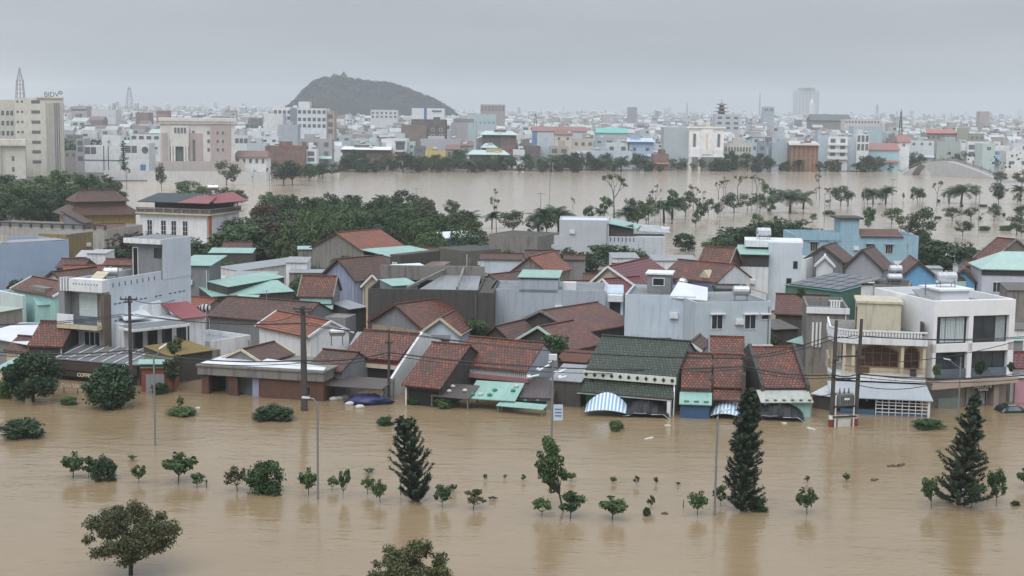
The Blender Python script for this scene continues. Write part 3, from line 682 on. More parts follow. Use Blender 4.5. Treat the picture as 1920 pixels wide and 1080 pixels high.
t.part('balcony_wall', MB().box(.25, -.95, 4.752, 2.1, -.8, 5.65), WHITE); t.part('balcony_rail', MB().box(2.1, -.9, 4.76, w - .1, -.86, 5.6), GLASSB)
t.win(1.5, 4.8, 3.3, 7.2, 1.0, WPAINT, CURT, 2, 2, .09); t.win(.6, 4.9, 1.25, 7.4, 1.0, GSTEEL, GREY, 1, 10, .09, kind='louvre'); t.win(3.5, 4.9, 4.0, 7.4, 1.0, GSTEEL, GREY, 1, 10, .07, kind='louvre')
t.win(1.9, 1.2, 3.6, 3.8, 1.0, WPAINT, GLASS, 3, 2, .12); t.win(.65, 1.2, 1.2, 3.8, 1.0, WPAINT, GLASS, 1, 2, .1, kind='door')
vent = MB().box(-.005, -.2, -.06, .03, .2, .06).mesh('wall_vent', plain('vent_shadow', (.10, .12, .14), .8))
n = 0
for z, ys in ((6.5, (1.8, 2.5, 3.2, 5.9, 6.6, 8.4, 9.1, 10.8, 11.6, 12.5, 13.2)), (4.9, (1.8, 2.5, 3.2, 4.6, 5.4, 6.6, 8.4, 9.1, 11.6, 13.2)), (9.4, (10.2, 11.2, 12.2, 13.2)), (10.9, (10.2, 11.2, 12.2, 13.2))):
    for y in ys:
        o = link('wall_vent', vent, t.wall if hasattr(t, 'wall') else t.root); o.location = (w, y, z)
for k in range(8):
    o = link('wall_vent', vent, t.root); o.location = (w, 1.5 + k * .95, 8.3); o.rotation_euler = (R(90), 0, 0)
tw = MB().box(1.0, d - 4.6, 8.045, w - .002, d - .2, 11.5); t.part('tower', tw, GREY)
t.part('tower_side', MB().box(w - .001, d - 4.9, 8.0, w + .04, d, 12.0), SIDE)
t.part('tower_roof', MB().box(.5, d - 5.3, 11.52, w + .03, d, 12.0).box(.7, d - 5.1, 12.002, w - .2, d - .2, 12.03, 1), [WHITE, GREY])
t.win(w - 1.1, 10.2, w - .4, 11.0, d - 4.6, DSTEEL, GLASS, 1); t.win(1.2, 8.1, 1.7, 11.0, d - 4.6, WPAINT, BLACK, 1, kind='door')
tank_at(t.M @ Vector((1.3, 6.0, 8.05)), .2, 'steel water tank on the vented townhouse roof', .42, 1.5, .5)
t.part('solar_panel', MB().slab([(.6, 3.4, 8.4), (2.0, 3.4, 8.4), (2.0, 4.8, 9.1), (.6, 4.8, 9.1)], .08), CREAM)
# --- veranda house
b = block('veranda_house', 'white bungalow with plant filled veranda, pergola beams and crimson gable', (232, 609), (384, 593), 4.7, 6, WHITE, WMET, .02, 'flat roofed houses by the flooded street'); w = b.w
Zv = 4.7
b.part('pergola', MB().box(-.6, -2.6, Zv - .35, w * .62, -2.45, Zv - .12).box(-.6, -2.448, Zv - .35, -.45, .0, Zv - .12).box(w * .62 - .15, -2.448, Zv - .35, w * .62, 0, Zv - .12).box(w * .3, -2.448, Zv - .35, w * .3 + .15, 0, Zv - .12), WHITE)
b.part('pergola_roof', MB().slab([(-.4, -2.4, Zv - .08), (w * .6, -2.4, Zv - .08), (w * .6, 0, Zv), (-.4, 0, Zv)], .03), GSTEEL)
for x in (-.5, w * .3, w * .6): b.part('post', MB().box(x, -2.55, SK, x + .12, -2.43, Zv - .36), DSTEEL)
b.part('upper_roof', MB().slab([(.2, .2, Zv + .45), (w * .36, .2, Zv + .45), (w * .5, 4, Zv + .9), (1.8, 4.6, Zv + .9)], .12), WMET)
b.part('crimson_roof', MB().slab([(w * .68, -.4, Zv + .05), (w + .1, -.4, Zv + .05), (w, 3, Zv + 1.2), (w * .66, 3, Zv + 1.2)], .1), PKMET)
b.part('gable_wall', MB().prism([(w * .36, 3.0, Zv), (w * .8, 3.0, Zv), (w * .66, 3.0, Zv + 1.5), (w * .36, 3.0, Zv + 1.1)], (0, .3, 0)), WHITE)
for x in (1.0, 2.6, 4.2, 5.8): b.win(x, 2.1, x + .9, 3.8, 0, DARKW, GLASS, 2)
b.part('porch_floor', MB().box(-.6, -2.6, SK, w, -.01, 1.75), CONC)
b.part('bench', MB().box(1.2, -1.6, 1.76, 2.8, -1.0, 2.2), WPAINT)
# --- coffee shop with ribbed metal roof
b = mono('coffee_shop', 'low dark coffee shop with grey ribbed roof half hidden by trees', (96, 672), (262, 685), 1.9, 4.0, .75, metal('mid_grey_ribbed_sheet', (.17, .18, .19), .4), DCONC, 'low shops facing the flood', cat='shop'); w = b.w
rb = MB()
for k in range(7): rb.bar((.4 + k * w / 7.5, .02, 1.96), (.9 + k * w / 7.5, 3.95, 2.71), .1, .06)
b.part('roof_batten', rb, WPAINT)
b.part('front_board', MB().box(.2, -.15, .95, w - .2, .0, 1.75), plain('dark_brown_board', (.05, .035, .025), .6)); 
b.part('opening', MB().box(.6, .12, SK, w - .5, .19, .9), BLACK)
sg = b.part('sign_board', MB().box(1.3, -.3, .42, 4.6, -.2, .9), plain('dark_sign_board', (.03, .028, .027), .5))
text('COFFEE', .46, (3.0, -.32, .5), plain('cream_letters', (.75, .65, .42), .5, 0, .05), sg)
tag(text('Cafe Up', .5, (0, 0, 0), plain('pink_white_letters', (.75, .6, .55), .5, 0, .1), None, name='shop_sign'), 'small pale cafe sign standing in the water between two big trees', 'sign')
cs = S.objects['shop_sign']; cs.location = P(113, 738, .0) + Vector((0, 0, .55))
MB().bar((.3, .1, -.6 - .9), (.3, .1, .05), .06).bar((1.5, .1, -.6 - .9), (1.5, .1, .05), .06).build('post', DSTEEL, cs).rotation_euler = (R(-90), 0, 0)
b = mono('metal_roof_shed', 'mossy flat roofed garage with rust red wall and grey metal gate', (262, 690), (330, 690), 2.2, 5, .4, plaster('mossy_roof', (.12, .11, .07), .6), plaster('rust_red_wall', (.24, .075, .045), .4), 'low shops facing the flood', cat='garage', ang=8)
b.part('gate', MB().box(.5, .05, SK, 2.1, .15, 1.6), GMET); b.part('awning_sheet', MB().slab([(-.3, .4, 2.5), (2.0, .2, 2.5), (2.2, 1.2, 2.75), (-.2, 1.4, 2.75)], .05), AQUA)
b = mono('metal_roof_shed', 'ochre mossy sheet roof beside the veranda house', (318, 668), (402, 656), 2.6, 4, .5, plaster('ochre_moss_roof', (.20, .15, .05), .6), DCONC, G4)
fr = MB()
b = B('gate_frame', 'white pipe gate frame reaching out beside the leafy street pole', 'gate', (212, 690), (322, 668), 2.1, None)
fr.bar((0, 0, 2.1), (b.w, .0, 2.1), .1).bar((0, 0, SK), (0, 0, 2.05), .1).bar((b.w * .5, 0, SK), (b.w * .5, 0, 2.05), .28)
b.part('frame', fr, WPAINT)
# --- middle rows
b = house('tile_roof_house', 'long dark brown tiled roof spread low behind the street', (386, 592), (560, 606), 2.7, 560, DRED, GREY, 22, group=G2)
b = block('low_wall_block', 'low whitewashed yard walls beside the long dark brown roof', (395, 640), (470, 628), 2.0, 6, WHITE, GMET, .5, G3)
b = house('tile_roof_house', 'bright orange red tiled house with white front wall and stained gable', (479, 611), (578, 632), 3.3, 596, RED2, WHITE, 27, group=G2, half=2.6, trim=WPAINT)
b = house('tile_roof_house', 'small dark red roof jutting over the white garage roof', (491, 680), (552, 664), 2.9, 644, DRED, GREY, 25, group=G2, trim=CREAM)
b = house('tile_roof_house', 'dark red roof tucked behind the leaning utility pole', (572, 690), (640, 697), 2.3, 656, DRED, GREY, 24, group=G2)
b = block('small_block', 'small grey block with an oval window behind orange roof', (609, 594), (648, 596), 3.6, 3, GREY, CONC, .1, G3); b.win(.8, 2.3, 1.3, 2.8, 0, WPAINT, WHITE, 1, kind='oval_window')
tank_px(632, 648, 139, .2, 'steel water tank on tall legs beside orange red roof', r=.38, L=1.5, stand=.9)
b = house('tile_roof_house', 'red tiled house with grey gable and aqua band above aqua awnings', (558, 556), (624, 557), 4.2, 517, RED, GREY, 30, group=G2, trim=CONC); w = b.w
b.part('aqua_band', MB().box(.2, .2, 3.4, w - .2, .34, 4.0), AQWALL); b.part('awning', MB().slab([(-.3, -1.6, 2.4), (w, -1.6, 2.4), (w, .3, 3.2), (-.3, .3, 3.2)], .07), AQUA)
mono('metal_roof_shed', 'thin aqua roof with upturned end above another aqua sheet', (428, 538), (536, 519), 4.4, 3, .5, AQUA, DCONC, G4)
mono('metal_roof_shed', 'long aqua sheet roof slanting down beside the long brown roof', (396, 556), (552, 546), 3.4, 4.5, .9, AQUA, DCONC, G4)
mono('metal_roof_shed', 'crumpled small aqua sheet over the long brown roof', (437, 566), (478, 567), 3.2, 2.2, .6, AQUA, DCONC, G4, posts=True)
b = block('grey_block', 'tall narrow grey block with aqua metal roof beside dark trees', (331, 498), (392, 499), 6.6, 7, GREY, AQUA, .05, G3, ang=0); b.part('metal_roof', MB().slab([(-.2, -.3, 6.7), (b.w + .3, -.3, 6.7), (b.w + .8, 7, 7.2), (.6, 7, 7.2)], .08), AQUA)
b.win(1, 4.4, 1.6, 5.6, 0, DSTEEL, GLASS, 1)
b = house('tile_roof_house', 'red roof nestled against the townhouse side wall and grey block', (332, 535), (384, 536), 4.2, 504, RED, GREY, 28, group=G2)
house('tile_roof_house', 'short red roof below the grey block beside patterned tarp', (332, 573), (386, 578), 3.0, 557, RED2, GREY, 25, group=G2)
# concrete house on the tree edge
b = house('concrete_gable_house', 'tall unpainted concrete house with red gable roof and aqua flat annex', (585, 462), (682, 470), 5.2, 436, RED2, CONC, axis='v', depth=9, af=.5, group=G2); w = b.w
b.part('annex_wall', MB().box(w + .0, 0, SK, w + 4.8, 9, 4.6), CONC); b.part('annex_roof', MB().slab([(w - .6, -.2, 5.4), (w + 5, -.2, 4.7), (w + 6.6, 9, 4.75), (w + 1, 9, 5.4)], .08), AQUA)
b.win(w + 1.0, 2.6, w + 1.6, 3.2, 0, DCONC, BLACK, 1)
b.part('parapet', MB().box(w + 4.81, 0, SK, w + 6.6, 9, 5.0), DCONC); b.win(w + 5.3, 2.4, w + 6.0, 3.9, 0, WPAINT, CURT, 1)
b = house('gable_house', 'peeling blue gable with brown tile edge below the concrete house', (606, 516), (668, 524), 3.8, 485, DRED, plaster('peeling_blue_plaster', (.28, .33, .46), .7), axis='v', depth=7, trim=DARKW, group=G2)
b = mono('metal_roof_shed', 'long low white stained wall with thin rusty roof below the trees', (449, 508), (585, 489), 3.3, 4, .3, GMET, plaster('mould_spotted_white', (.60, .61, .60), .5), G4)
b = house('gable_house', 'small cream gable beside the dark long wall', (680, 535), (715, 535), 3.0, 515, DRED, CREAM, axis='v', depth=4, trim=WPAINT, group=G2)
# dark wall and roofs behind
b = block('dark_concrete_hall', 'wide dark weathered concrete wall with open roof beams behind', (690, 541), (898, 552), 6.2, 12, DCONC, DMET, 1.6, G3, ang=-2); w = b.w
b.part('roof_beam', MB().box(0, 10.5, 6.0, w, 11.0, 7.6).bar((w * .35, .5, 6.3), (w * .62, 10.5, 7.2), .25).bar((w * .8, .5, 6.3), (w * .8, 10.5, 7.4), .25), CONC)
b.part('metal_roof', MB().slab([(w * .3, .6, 5.0), (w - .4, .6, 5.0), (w - .4, 10.4, 6.6), (w * .6, 10.4, 6.6)], .08), GMET)
b.part('side_wall', MB().box(w + .01, -.5, SK, w + 1.6, 12, 6.0), DCONC)
mono('metal_roof_shed', 'pale aqua patched sheet roof on top of the dark concrete wall', (735, 536), (786, 533), 6.4, 3, .4, AQUA, GREY, G4)
mono('metal_roof_shed', 'white broken sheet roof beside the concrete annex', (757, 508), (812, 505), 4.9, 3.5, .5, WMET, GREY, G4)
mono('metal_roof_shed', 'grey corrugated lean-to below the small cream gable', (655, 580), (690, 575), 2.8, 3.0, .5, GMET, DCONC, G4)
# gables facing the street
b = house('gable_house', 'red tiled gable with grey face and timber band under the dark wall', (698, 600), (792, 613), 3.2, 570, RED, GREY, axis='v', depth=6.5, trim=RED, group=G2)
b.part('timber_band', MB().box(.2, -.25, 2.0, b.w, -.05, 2.8), plain('bleached_timber', (.36, .28, .2), .8, 0, .6))
b = house('gable_house', 'small pale blue gable with cream trim between red roofs', (791, 622), (862, 625), 2.9, 596, RED, PBLUE, axis='v', depth=5.5, trim=CREAM, group=G2)
b.part('eave_gutter', MB().tube([(b.w + .3, -.3, 2.75), (b.w + .3, 6, 2.75)], .07), CONC)
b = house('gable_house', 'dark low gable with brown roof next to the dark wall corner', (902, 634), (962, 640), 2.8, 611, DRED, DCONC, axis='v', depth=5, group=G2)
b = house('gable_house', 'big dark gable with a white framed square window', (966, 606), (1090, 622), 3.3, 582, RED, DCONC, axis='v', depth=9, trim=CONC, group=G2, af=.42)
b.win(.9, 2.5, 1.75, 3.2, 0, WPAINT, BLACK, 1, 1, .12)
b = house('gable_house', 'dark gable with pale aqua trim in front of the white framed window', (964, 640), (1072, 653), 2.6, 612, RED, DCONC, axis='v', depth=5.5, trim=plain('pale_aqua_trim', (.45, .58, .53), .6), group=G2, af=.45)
mono('metal_roof_shed', 'rust brown lean-to beside the alley behind lamp', (1040, 676), (1100, 680), 2.3, 3.2, .6, plaster('rust_brown_sheet', (.12, .05, .035), .5), DCONC, G4)
house('tile_roof_house', 'dark brown roof between small pale blue gable and baluster house', (822, 663), (905, 660), 2.6, 646, DRED, DCONC, 20, group=G2)
# grey-blue long building
b = block('long_grey_building', 'long grey blue rendered building with raised stair room and balcony end', (920, 541), (1136, 553), 6.0, 8, GBLUE, GREY, .35, G3, ang=-4); w = b.w
x0, z0 = b.loc(974, 523); x1, _ = b.loc(1046, 523)
b.part('stair_room', MB().box(x0, .0, 5.66, x1, 5.5, 7.1), GBLUE); b.part('stair_roof', MB().slab([(x0 - .2, -.2, 7.35), (x1 + .2, -.2, 7.35), (x1 + .3, 5.6, 7.55), (x0, 5.6, 7.55)], .1).box(x0 - .1, -.1, 7.12, x1 + .1, 5.4, 7.2, 1), [AQUA, RED])
b.part('end_wall', MB().box(w + .0, .3, SK, w + 1.9, 7.8, 5.8), PBLUE); b.part('balcony', MB().box(w + .2, -.5, 2.6, w + 1.8, .29, 3.4).box(w + .2, -.5, 4.9, w + 1.8, .29, 5.6), WHITE)
b.win(w + .5, 3.5, w + 1.5, 4.8, .3, DSTEEL, GLASS, 1)
b.part('air_conditioner', MB().box(x1 + .5, 2, 5.7, x1 + 1.9, 3, 6.6), WPAINT)
# modern crimson roof house
b = house('gable_house', 'new crimson tiled house with two white gables beside dark trees', (1098, 540), (1212, 548), 4.5, 499, CRIM, CREAM, axis='v', depth=12, trim=WPAINT, group=G2, af=.38)
b = house('gable_house', 'low crimson roofed gable porch with white trim in front of the crimson house', (1096, 550), (1172, 562), 4.0, 523, CRIM, CREAM, axis='v', depth=5, trim=WPAINT, group=G2)
house('tile_roof_house', 'crimson side roof wing beside the twin white gables', (1062, 540), (1110, 540), 4.2, 526, CRIM, WHITE, 20, group=G2)
# light blue blocks
b = block('pale_blue_building', 'big blank pale blue walled building behind the green roof', (1172, 552), (1304, 567), 7.0, 9, PBLUE, GREY, .35, G3, ang=-10); w = b.w
b.part('stair_room', MB().box(1.8, 4.5, 6.7, 4.2, 7.5, 8.6), GREY); b.part('stair_roof', MB().box(1.6, 4.3, 8.6, 4.4, 7.7, 8.75), WHITE); b.win(2.4, 7.5, 3.5, 8.2, 4.5, WPAINT, GLASS, 1)
tank_at(b.M @ Vector((5.3, 5.5, 6.7)), 1.3, 'round steel tank on the blank pale blue building', .5, 1.2, .5)
b.part('white_canopy', MB().slab([(w - 2.6, .0, 6.9), (w + 1.2, -.6, 6.75), (w + 1.0, 4, 7.5), (w - 2.0, 4, 8.0)], .1), WMET)
b = block('pale_blue_building', 'pale grey blue block with two hooded dark windows behind narrow red roofs', (1305, 567), (1447, 565), 6.9, 8, plaster('grey_pale_blue_plaster', (.46, .52, .56), .15), GREY, .3, G3); w = b.w
for (a, c, e, f) in ((1335, 591, 1354, 616), (1397, 591, 1416, 616)): b.winpx(a, c, e, f, fr=WPAINT, gl=GLASS, nx=2, hood=WHITE)
b.winpx(1428, 591, 1440, 598, fr=WPAINT, nx=1, hood=WHITE)
tank_at(b.M @ Vector((w - 2.2, 2.6, 6.65)), 0, 'steel water tank on the block with two hooded windows', .5, 1.7, .5)
b.part('roof_rail', MB().tube([(w - .4, .3, 7.6), (w - .4, 7, 7.6)], .05).tube([(w - .4, .3, 6.9), (w - .4, .3, 7.6)], .05), GSTEEL)
# red roof cluster
b = house('tile_roof_house', 'wide mossy red roof with a small triangular dormer', (1237, 518), (1345, 529), 5.2, 489, RED, WHITE, 26, group=G2); w = b.w
b.part('dormer', MB().prism([(w * .62, .6, 5.4), (w * .82, .6, 5.4), (w * .72, .6, 6.4)], (0, 1.4, 0)), CREAM)
b = house('tile_roof_house', 'higher red roof with brick gable behind the dormer roof', (1306, 500), (1365, 503), 6.2, 463, RED, BRICK, 30, group=G2, trim=CONC)
b = house('tile_roof_house', 'red roof stepping down beside dark gable over blue roof', (1280, 532), (1352, 533), 4.6, 505, RED, DCONC, 26, group=G2)
b = house('blue_roof_house', 'low navy blue tiled roof behind the pale blue buildings', (1246, 552), (1340, 552), 5.0, 529, BLUT, GREY, 24, group=G2)
block('dark_box', 'dark brown flat box between navy roof and terrace house', (1343, 541), (1408, 542), 5.4, 5, DCONC, DMET, .2, G3)
# white terrace house
b = block('terrace_house', 'tall white house with aqua roofed terrace enclosed in dark mesh', (1379, 499), (1441, 504), 5.8, 8, WHITE, GREY, .05, G3, ang=-8); w = b.w
b.part('mesh_screen', MB().box(.1, .1, 5.8, w, 6, 7.35), plain('dark_mesh_screen', (.05, .045, .045), .8)); b.part('terrace_roof', MB().slab([(-.2, -.3, 7.4), (w + .1, -.3, 7.4), (w + .4, 7, 7.95), (.3, 7, 7.95)], .08), AQUA)
b.part('tall_wall', MB().box(w + .01, 1.6, SK, w + 4.2, 9, 8.8), plaster('blue_white_plaster', (.60, .66, .72), .15)); b.part('roof_slab', MB().box(w - 3, 3.5, 8.0, w + 4.4, 9, 8.82), WHITE)
b.win(w + 2.4, 3.2, w + 2.9, 4.2, 1.6, DSTEEL, GLASS, 1); b.win(w + 3.2, 5.6, w + 3.6, 6.4, 1.6, DSTEEL, GLASS, 1)
tank_at(b.M @ Vector((w - .6, 6, 8.83)), .1, 'steel water tank on the terrace house with aqua roof', .6, 1.9, .3)
block('white_annex', 'low white annex with stepped parapet beside terrace house', (1474, 484), (1512, 486), 5.6, 5, WHITE, GREY, .3, G3)
house('gable_house', 'small white gabled pavilion beside terrace house', (1531, 496), (1562, 497), 5.2, 481, WMET, WHITE, axis='v', depth=3, trim=WPAINT, group=G2)
# solar roof
b = mono('solar_roof_building', 'green metal clad hall with solar panel roof', (1470, 534), (1576, 547), 5.0, 9, .9, GRMET, GRMET, G4, cat='hall'); w = b.w
sp = plain('solar_cells', (.045, .055, .075), .12, 0, .2); pm = MB().box(0, 0, 0, 1.35, 1.9, .05).mesh('solar_panel', [sp])
for i in range(5):
    for j in range(4):
        o = link('solar_panel', pm, b.roof); o.location = (.35 + i * 1.5, .4 + j * 2.1, 5.06 + (.4 + j * 2.1) * .1); o.rotation_euler = (math.atan(.1), 0, 0)
house('tile_roof_house', 'tilted brick red roof below the green hall', (1452, 588), (1556, 592), 3.6, 552, tile('brick_red_roof_tiles', (.24, .085, .06), (.15, .06, .045), .5), DCONC, 27, group=G2)
mono('metal_roof_shed', 'dark sagging roof littered with planks under the brick red roof', (1448, 618), (1500, 616), 2.8, 4.5, .4, DMET, DCONC, G4)
mono('metal_roof_shed', 'pale aqua sheet shed beside the stained concrete house', (1474, 640), (1508, 646), 2.2, 4, .7, AQUA, GREY, G4)
# stained concrete house
b = block('concrete_house', 'stained concrete house with white parapet rails and slatted vents', (1514, 577), (1592, 582), 6.4, 9, CONC, GREY, .9, G3, ang=-8); w = b.w
b.part('parapet_band', MB().box(-.1, -.25, 5.9, w + .05, -.01, 6.45), WHITE)
for k in range(3): b.part('slat', MB().box(.5 + k * .35, -.16, 2.6, .68 + k * .35, -.01, 5.0), WHITE)
sl = MB()
for k in range(4): sl.box(2.2 + k * .25, .1, 6.5, 2.35 + k * .25, .2, 7.1)
b.part('rail_post', sl.box(2.0, .08, 7.102, 3.3, .22, 7.2), WHITE)
b = block('concrete_house', 'grey concrete box house carrying two stacked steel tanks', (1638, 533), (1706, 536), 6.3, 6, CONC, DCONC, .15, G3); w = b.w
b.part('side_slab', MB().box(-1.4, 1, SK, -.01, 5, 6.0), WHITE); b.part('lean_roof', MB().slab([(-1.8, .6, 6.2), (.4, .6, 6.8), (.6, 4, 6.9), (-1.6, 4, 6.3)], .1), CONC)
tank_at(b.M @ Vector((w * .55, 2, 6.2)), 0, 'lower steel tank on the concrete box house', .5, 1.7, .2); tank_at(b.M @ Vector((w * .55, 3.6, 6.9)), 0, 'upper steel tank on the concrete box house', .5, 1.5, .3)
# blue gables on the right
b = house('gable_house', 'bright blue gable with red roof in front of the round tree', (1684, 524), (1764, 526), 4.4, 490, RED, BBLUE, axis='v', depth=8, trim=DARKW, group=G2, af=.46)
house('gable_house', 'smaller bright blue gable nearer the aqua roof', (1783, 525), (1828, 527), 4.2, 505, RED, BBLUE, axis='v', depth=5, trim=DARKW, group=G2)
block('pale_aqua_block', 'long pale aqua parapet block below the blue gables', (1714, 527), (1812, 528), 4.2, 4, AQWALL, GREY, .3, G3)
house('tile_roof_house', 'low red roof between the two blue gables', (1752, 526), (1812, 526), 4.3, 516, RED, GREY, 22, group=G2)
b = block('aqua_roof_building', 'white walled building with wide pale aqua hipped roof at picture edge', (1842, 505), (1980, 508), 6.0, 7, plaster('lilac_white_plaster', (.52, .54, .62), .2), GREY, .02, G3)
b.part('hipped_roof', MB().slab([(-.3, -.4, 6.1), (b.w, -.4, 6.1), (b.w, 5, 7.9), (3.4, 5, 7.9)], .1).slab([(-.3, 7.4, 6.1), (-.3, -.4, 6.1), (3.4, 5, 7.9)], .1), metal('pale_aqua_sheet', (.36, .52, .48), .2))
b.win(1.4, 3.2, 2.3, 4.4, 0, WPAINT, GLASS, 2); b.part('band', MB().box(-.1, -.1, 5.3, b.w, -.01, 5.9), DSTEEL)
house('tile_roof_house', 'red roof with grey gable beyond the round tree near the water', (1825, 484), (1860, 488), 5.6, 444, RED, plaster('brown_grey_plaster', (.2, .18, .16), .5), 30, group=G2, trim=CONC)
b = house('gable_house', 'grey double gable with brown roof beside sky blue building', (1586, 500), (1654, 504), 4.8, 468, DRED, plaster('cool_grey_plaster', (.34, .35, .38), .2), axis='v', depth=6, trim=DARKW, group=G2, af=.45)
b = house('gable_house', 'leafy grey gable in front of the sky blue building', (1508, 486), (1580, 490), 5.2, 461, DRED, GREY, axis='v', depth=6, trim=DARKW, group=G2)
# sky blue big building
b = block('sky_blue_building', 'large weathered sky blue building with roof tower and crenellated parapet', (1491, 440), (1723, 438), 7.0, 10, SBLUE, GREY, .9, G3, ang=0); w = b.w
x0, _ = b.loc(1577, 430); x1, _ = b.loc(1612, 430)
b.part('tower', MB().box(x0, .4, 6.2, x1, 5, 9.4), SBLUE); b.part('tower_roof', MB().box(x0 - .6, .0, 9.4, x1 + .6, 5.4, 9.65), DCONC)
b.part('upper_parapet', MB().box(0, -.2, 6.2, x0, -.02, 7.4), SBLUE)
b.part('tile_roof', MB().slab([(x1 + .1, -.3, 6.9), (x1 + 6.6, -.3, 6.9), (x1 + 6.4, 3, 7.8), (x1 + .3, 3, 7.8)], .12), RED)
for (a, c, e, f) in ((1520, 454, 1532, 470), (1556, 455, 1568, 472), (1625, 458, 1637, 474), (1661, 459, 1673, 475)): b.winpx(a, c, e, f, fr=CREAM, gl=GLASS, nx=3, hood=SBLUE)
# white building by the park
b = block('white_park_building', 'broad pale grey windowless wall building backing onto the flooded park', (1049, 412), (1142, 420), 7.6, 9, plaster('pale_grey_wall', (.48, .51, .55), .15), WMET, .25, G3, ang=-3); w = b.w
x1, zz = b.loc(1247, 449)
b.part('lower_wing', MB().box(w + .01, .2, SK, x1, 8, 5.0), plaster('streaked_white_wall', (.52, .56, .60), .4)); b.part('terrace', MB().box(w + .02, .8, 5.0, w + 4, 7, 6.7), DCONC)
b.part('terrace_roof', MB().slab([(w - .2, -.3, 7.2), (w + 4.5, .4, 6.3), (w + 5.5, 7, 6.5), (w + .5, 7, 7.5)], .1), AQUA)
for k in range(7): b.part('slot', MB().box(w + .25 + k * .62, .15, 4.2, w + .38 + k * .62, .195, 4.85), BLACK)
b.part('tarp_roof', MB().slab([(w + 4.6, 2, 5.9), (x1 + 1, 2, 5.6), (x1 + .6, 7.5, 6.2), (w + 5.0, 7.5, 6.6)], .12), plain('grey_white_tarp', (.4, .42, .44), .5, 0, .6, 1.2))
tank_at(b.M @ Vector((x1 + .2, 6, 5.1)), .2, 'steel water tank behind the streaked white wing near the park', .5, 1.7, .2)
block('dark_concrete_block', 'dark concrete side block joined to the pale grey park building', (1008, 443), (1049, 436), 6.6, 8, CONC, DCONC, .1, G3)
b = block('white_rail_house', 'low house with white balustrade parapet next to dark concrete block', (973, 441), (1008, 444), 6.3, 6, WHITE, GREY, .7, G3); b.part('recess', MB().box(.3, -.05, 5.6, b.w - .3, -.005, 6.1), CONC)
block('mossy_concrete_block', 'long low mossy concrete wall at the foot of the trees', (872, 471), (987, 464), 4.4, 8, plaster('mossy_concrete', (.13, .125, .105), .7), DCONC, .1, G3)
house('gable_house', 'small concrete gable with red roof below the pale grey park building', (958, 508), (1030, 512), 4.2, 481, RED2, CONC, axis='v', depth=8, group=G2)
house('tile_roof_house', 'faded low tile roof beside round shrub behind grey building', (945, 535), (1010, 527), 4.0, 510, DRED, CONC, 24, group=G2)
b = block('turquoise_hut', 'tiny bright blue hut with rusty sheet roof among the trees', (856, 446), (889, 445), 4.2, 4, BBLUE, GMET, .02, G3); b.part('sheet_roof', MB().slab([(-2.5, -.8, 4.3), (b.w + .5, -.8, 4.35), (b.w + .3, 4, 5.0), (-2, 4, 4.9)], .08), WMET); b.win(.6, 1.8, 1.5, 3.2, 0, plain('blue_shutter', (.03, .14, .3), .5), GLASS, 1)
# --- left middle distance
b = block('terrace_villa', 'white two storey villa with balustraded roof terrace and crimson canopy roofs', (262, 399), (392, 412), 6.6, 11, WHITE, GREY, .05, G3, ang=-17); w = b.w
b.part('terrace_slab', MB().box(-.5, -.7, 6.55, w + .6, 11.5, 6.8), CREAM)
rl = MB().box(-.4, -.6, 7.45, w + .5, -.4, 7.65)
for k in range(9): rl.box(-.4 + k * (w + .6) / 8, -.62, 6.8, -.1 + k * (w + .6) / 8, -.38, 7.45)
rl.box(w + .3, -.39, 7.45, w + .5, 11, 7.65); b.part('balustrade', rl, CONC)
b.part('rail_infill', MB().box(-.3, -.52, 6.81, w + .4, -.48, 7.4).box(w + .38, -.39, 6.81, w + .42, 11, 7.4), plain('shadowed_lattice', (.12, .1, .09), .8))
b.part('pillar', MB().box(w - .0, -.3, SK, w + .4, .2, 6.5), plaster('rust_red_pillar', (.3, .09, .05), .2))
for (x, hh) in ((1.5, 1), (4.2, 1), (6.2, 1), (8.4, 1)): b.win(x, 2.8, x + .9, 5.4, 0, WPAINT, GLASS, 2, 3)
b.part('terrace_house', MB().box(1.5, 2.5, 6.81, w - .5, 10, 8.6), DCONC)
b.part('canopy_roof', MB().slab([(w - 5.5, -1.2, 8.7), (w + .6, -1.2, 8.7), (w - .5, 4, 9.7), (w - 4.0, 4, 9.7)], .1).slab([(w + .4, 1, 8.6), (w + 2.4, 10, 8.7), (w - 1.2, 11, 10.1), (w - 1.6, 4, 9.9)], .1), PKMET)
b.part('dark_tarp_roof', MB().slab([(-.6, .2, 8.6), (w - 4.8, .2, 8.6), (w - 4, 6, 9.9), (.2, 6, 9.8)], .12), plain('dark_teal_tarp', (.03, .05, .055), .6, 0, .6, 1))
tank_at(b.M @ Vector((w - 2.4, 6, 9.9)), .1, 'white capped steel tank above the crimson terrace canopy', .5, 2.0, .6)
# yellow pavilion
b = B('pavilion', 'old ochre pavilion with two tiers of mossy red tile roof', 'pavilion', (126, 404), (262, 401), 5.0, None); w = b.w; d = 10
def hip(m, x0, y0, x1, y1, z0, ix, iy, z1, t=.12):
    a = [(x0, y0, z0), (x1, y0, z0), (x1, y1, z0), (x0, y1, z0)]; c = [(x0 + ix, y0 + iy, z1), (x1 - ix, y0 + iy, z1), (x1 - ix, y1 - iy, z1), (x0 + ix, y1 - iy, z1)]
    for k in range(4):
        j = (k + 1) % 4; m.slab([a[k], a[j], c[j], c[k]], t)
    return m
b.part('wall', MB().box(.6, .6, SK, w - .6, d - .6, 4.9), YELL)
b.part('lower_roof', hip(MB(), -.5, -.5, w + .5, d + .5, 5.0, 2.4, 2.4, 6.6), DRED)
b.part('upper_wall', MB().box(2.0, 2.0, 6.2, w - 2.0, d - 2.0, 7.4), plaster('blackened_plaster', (.1, .095, .085), .7))
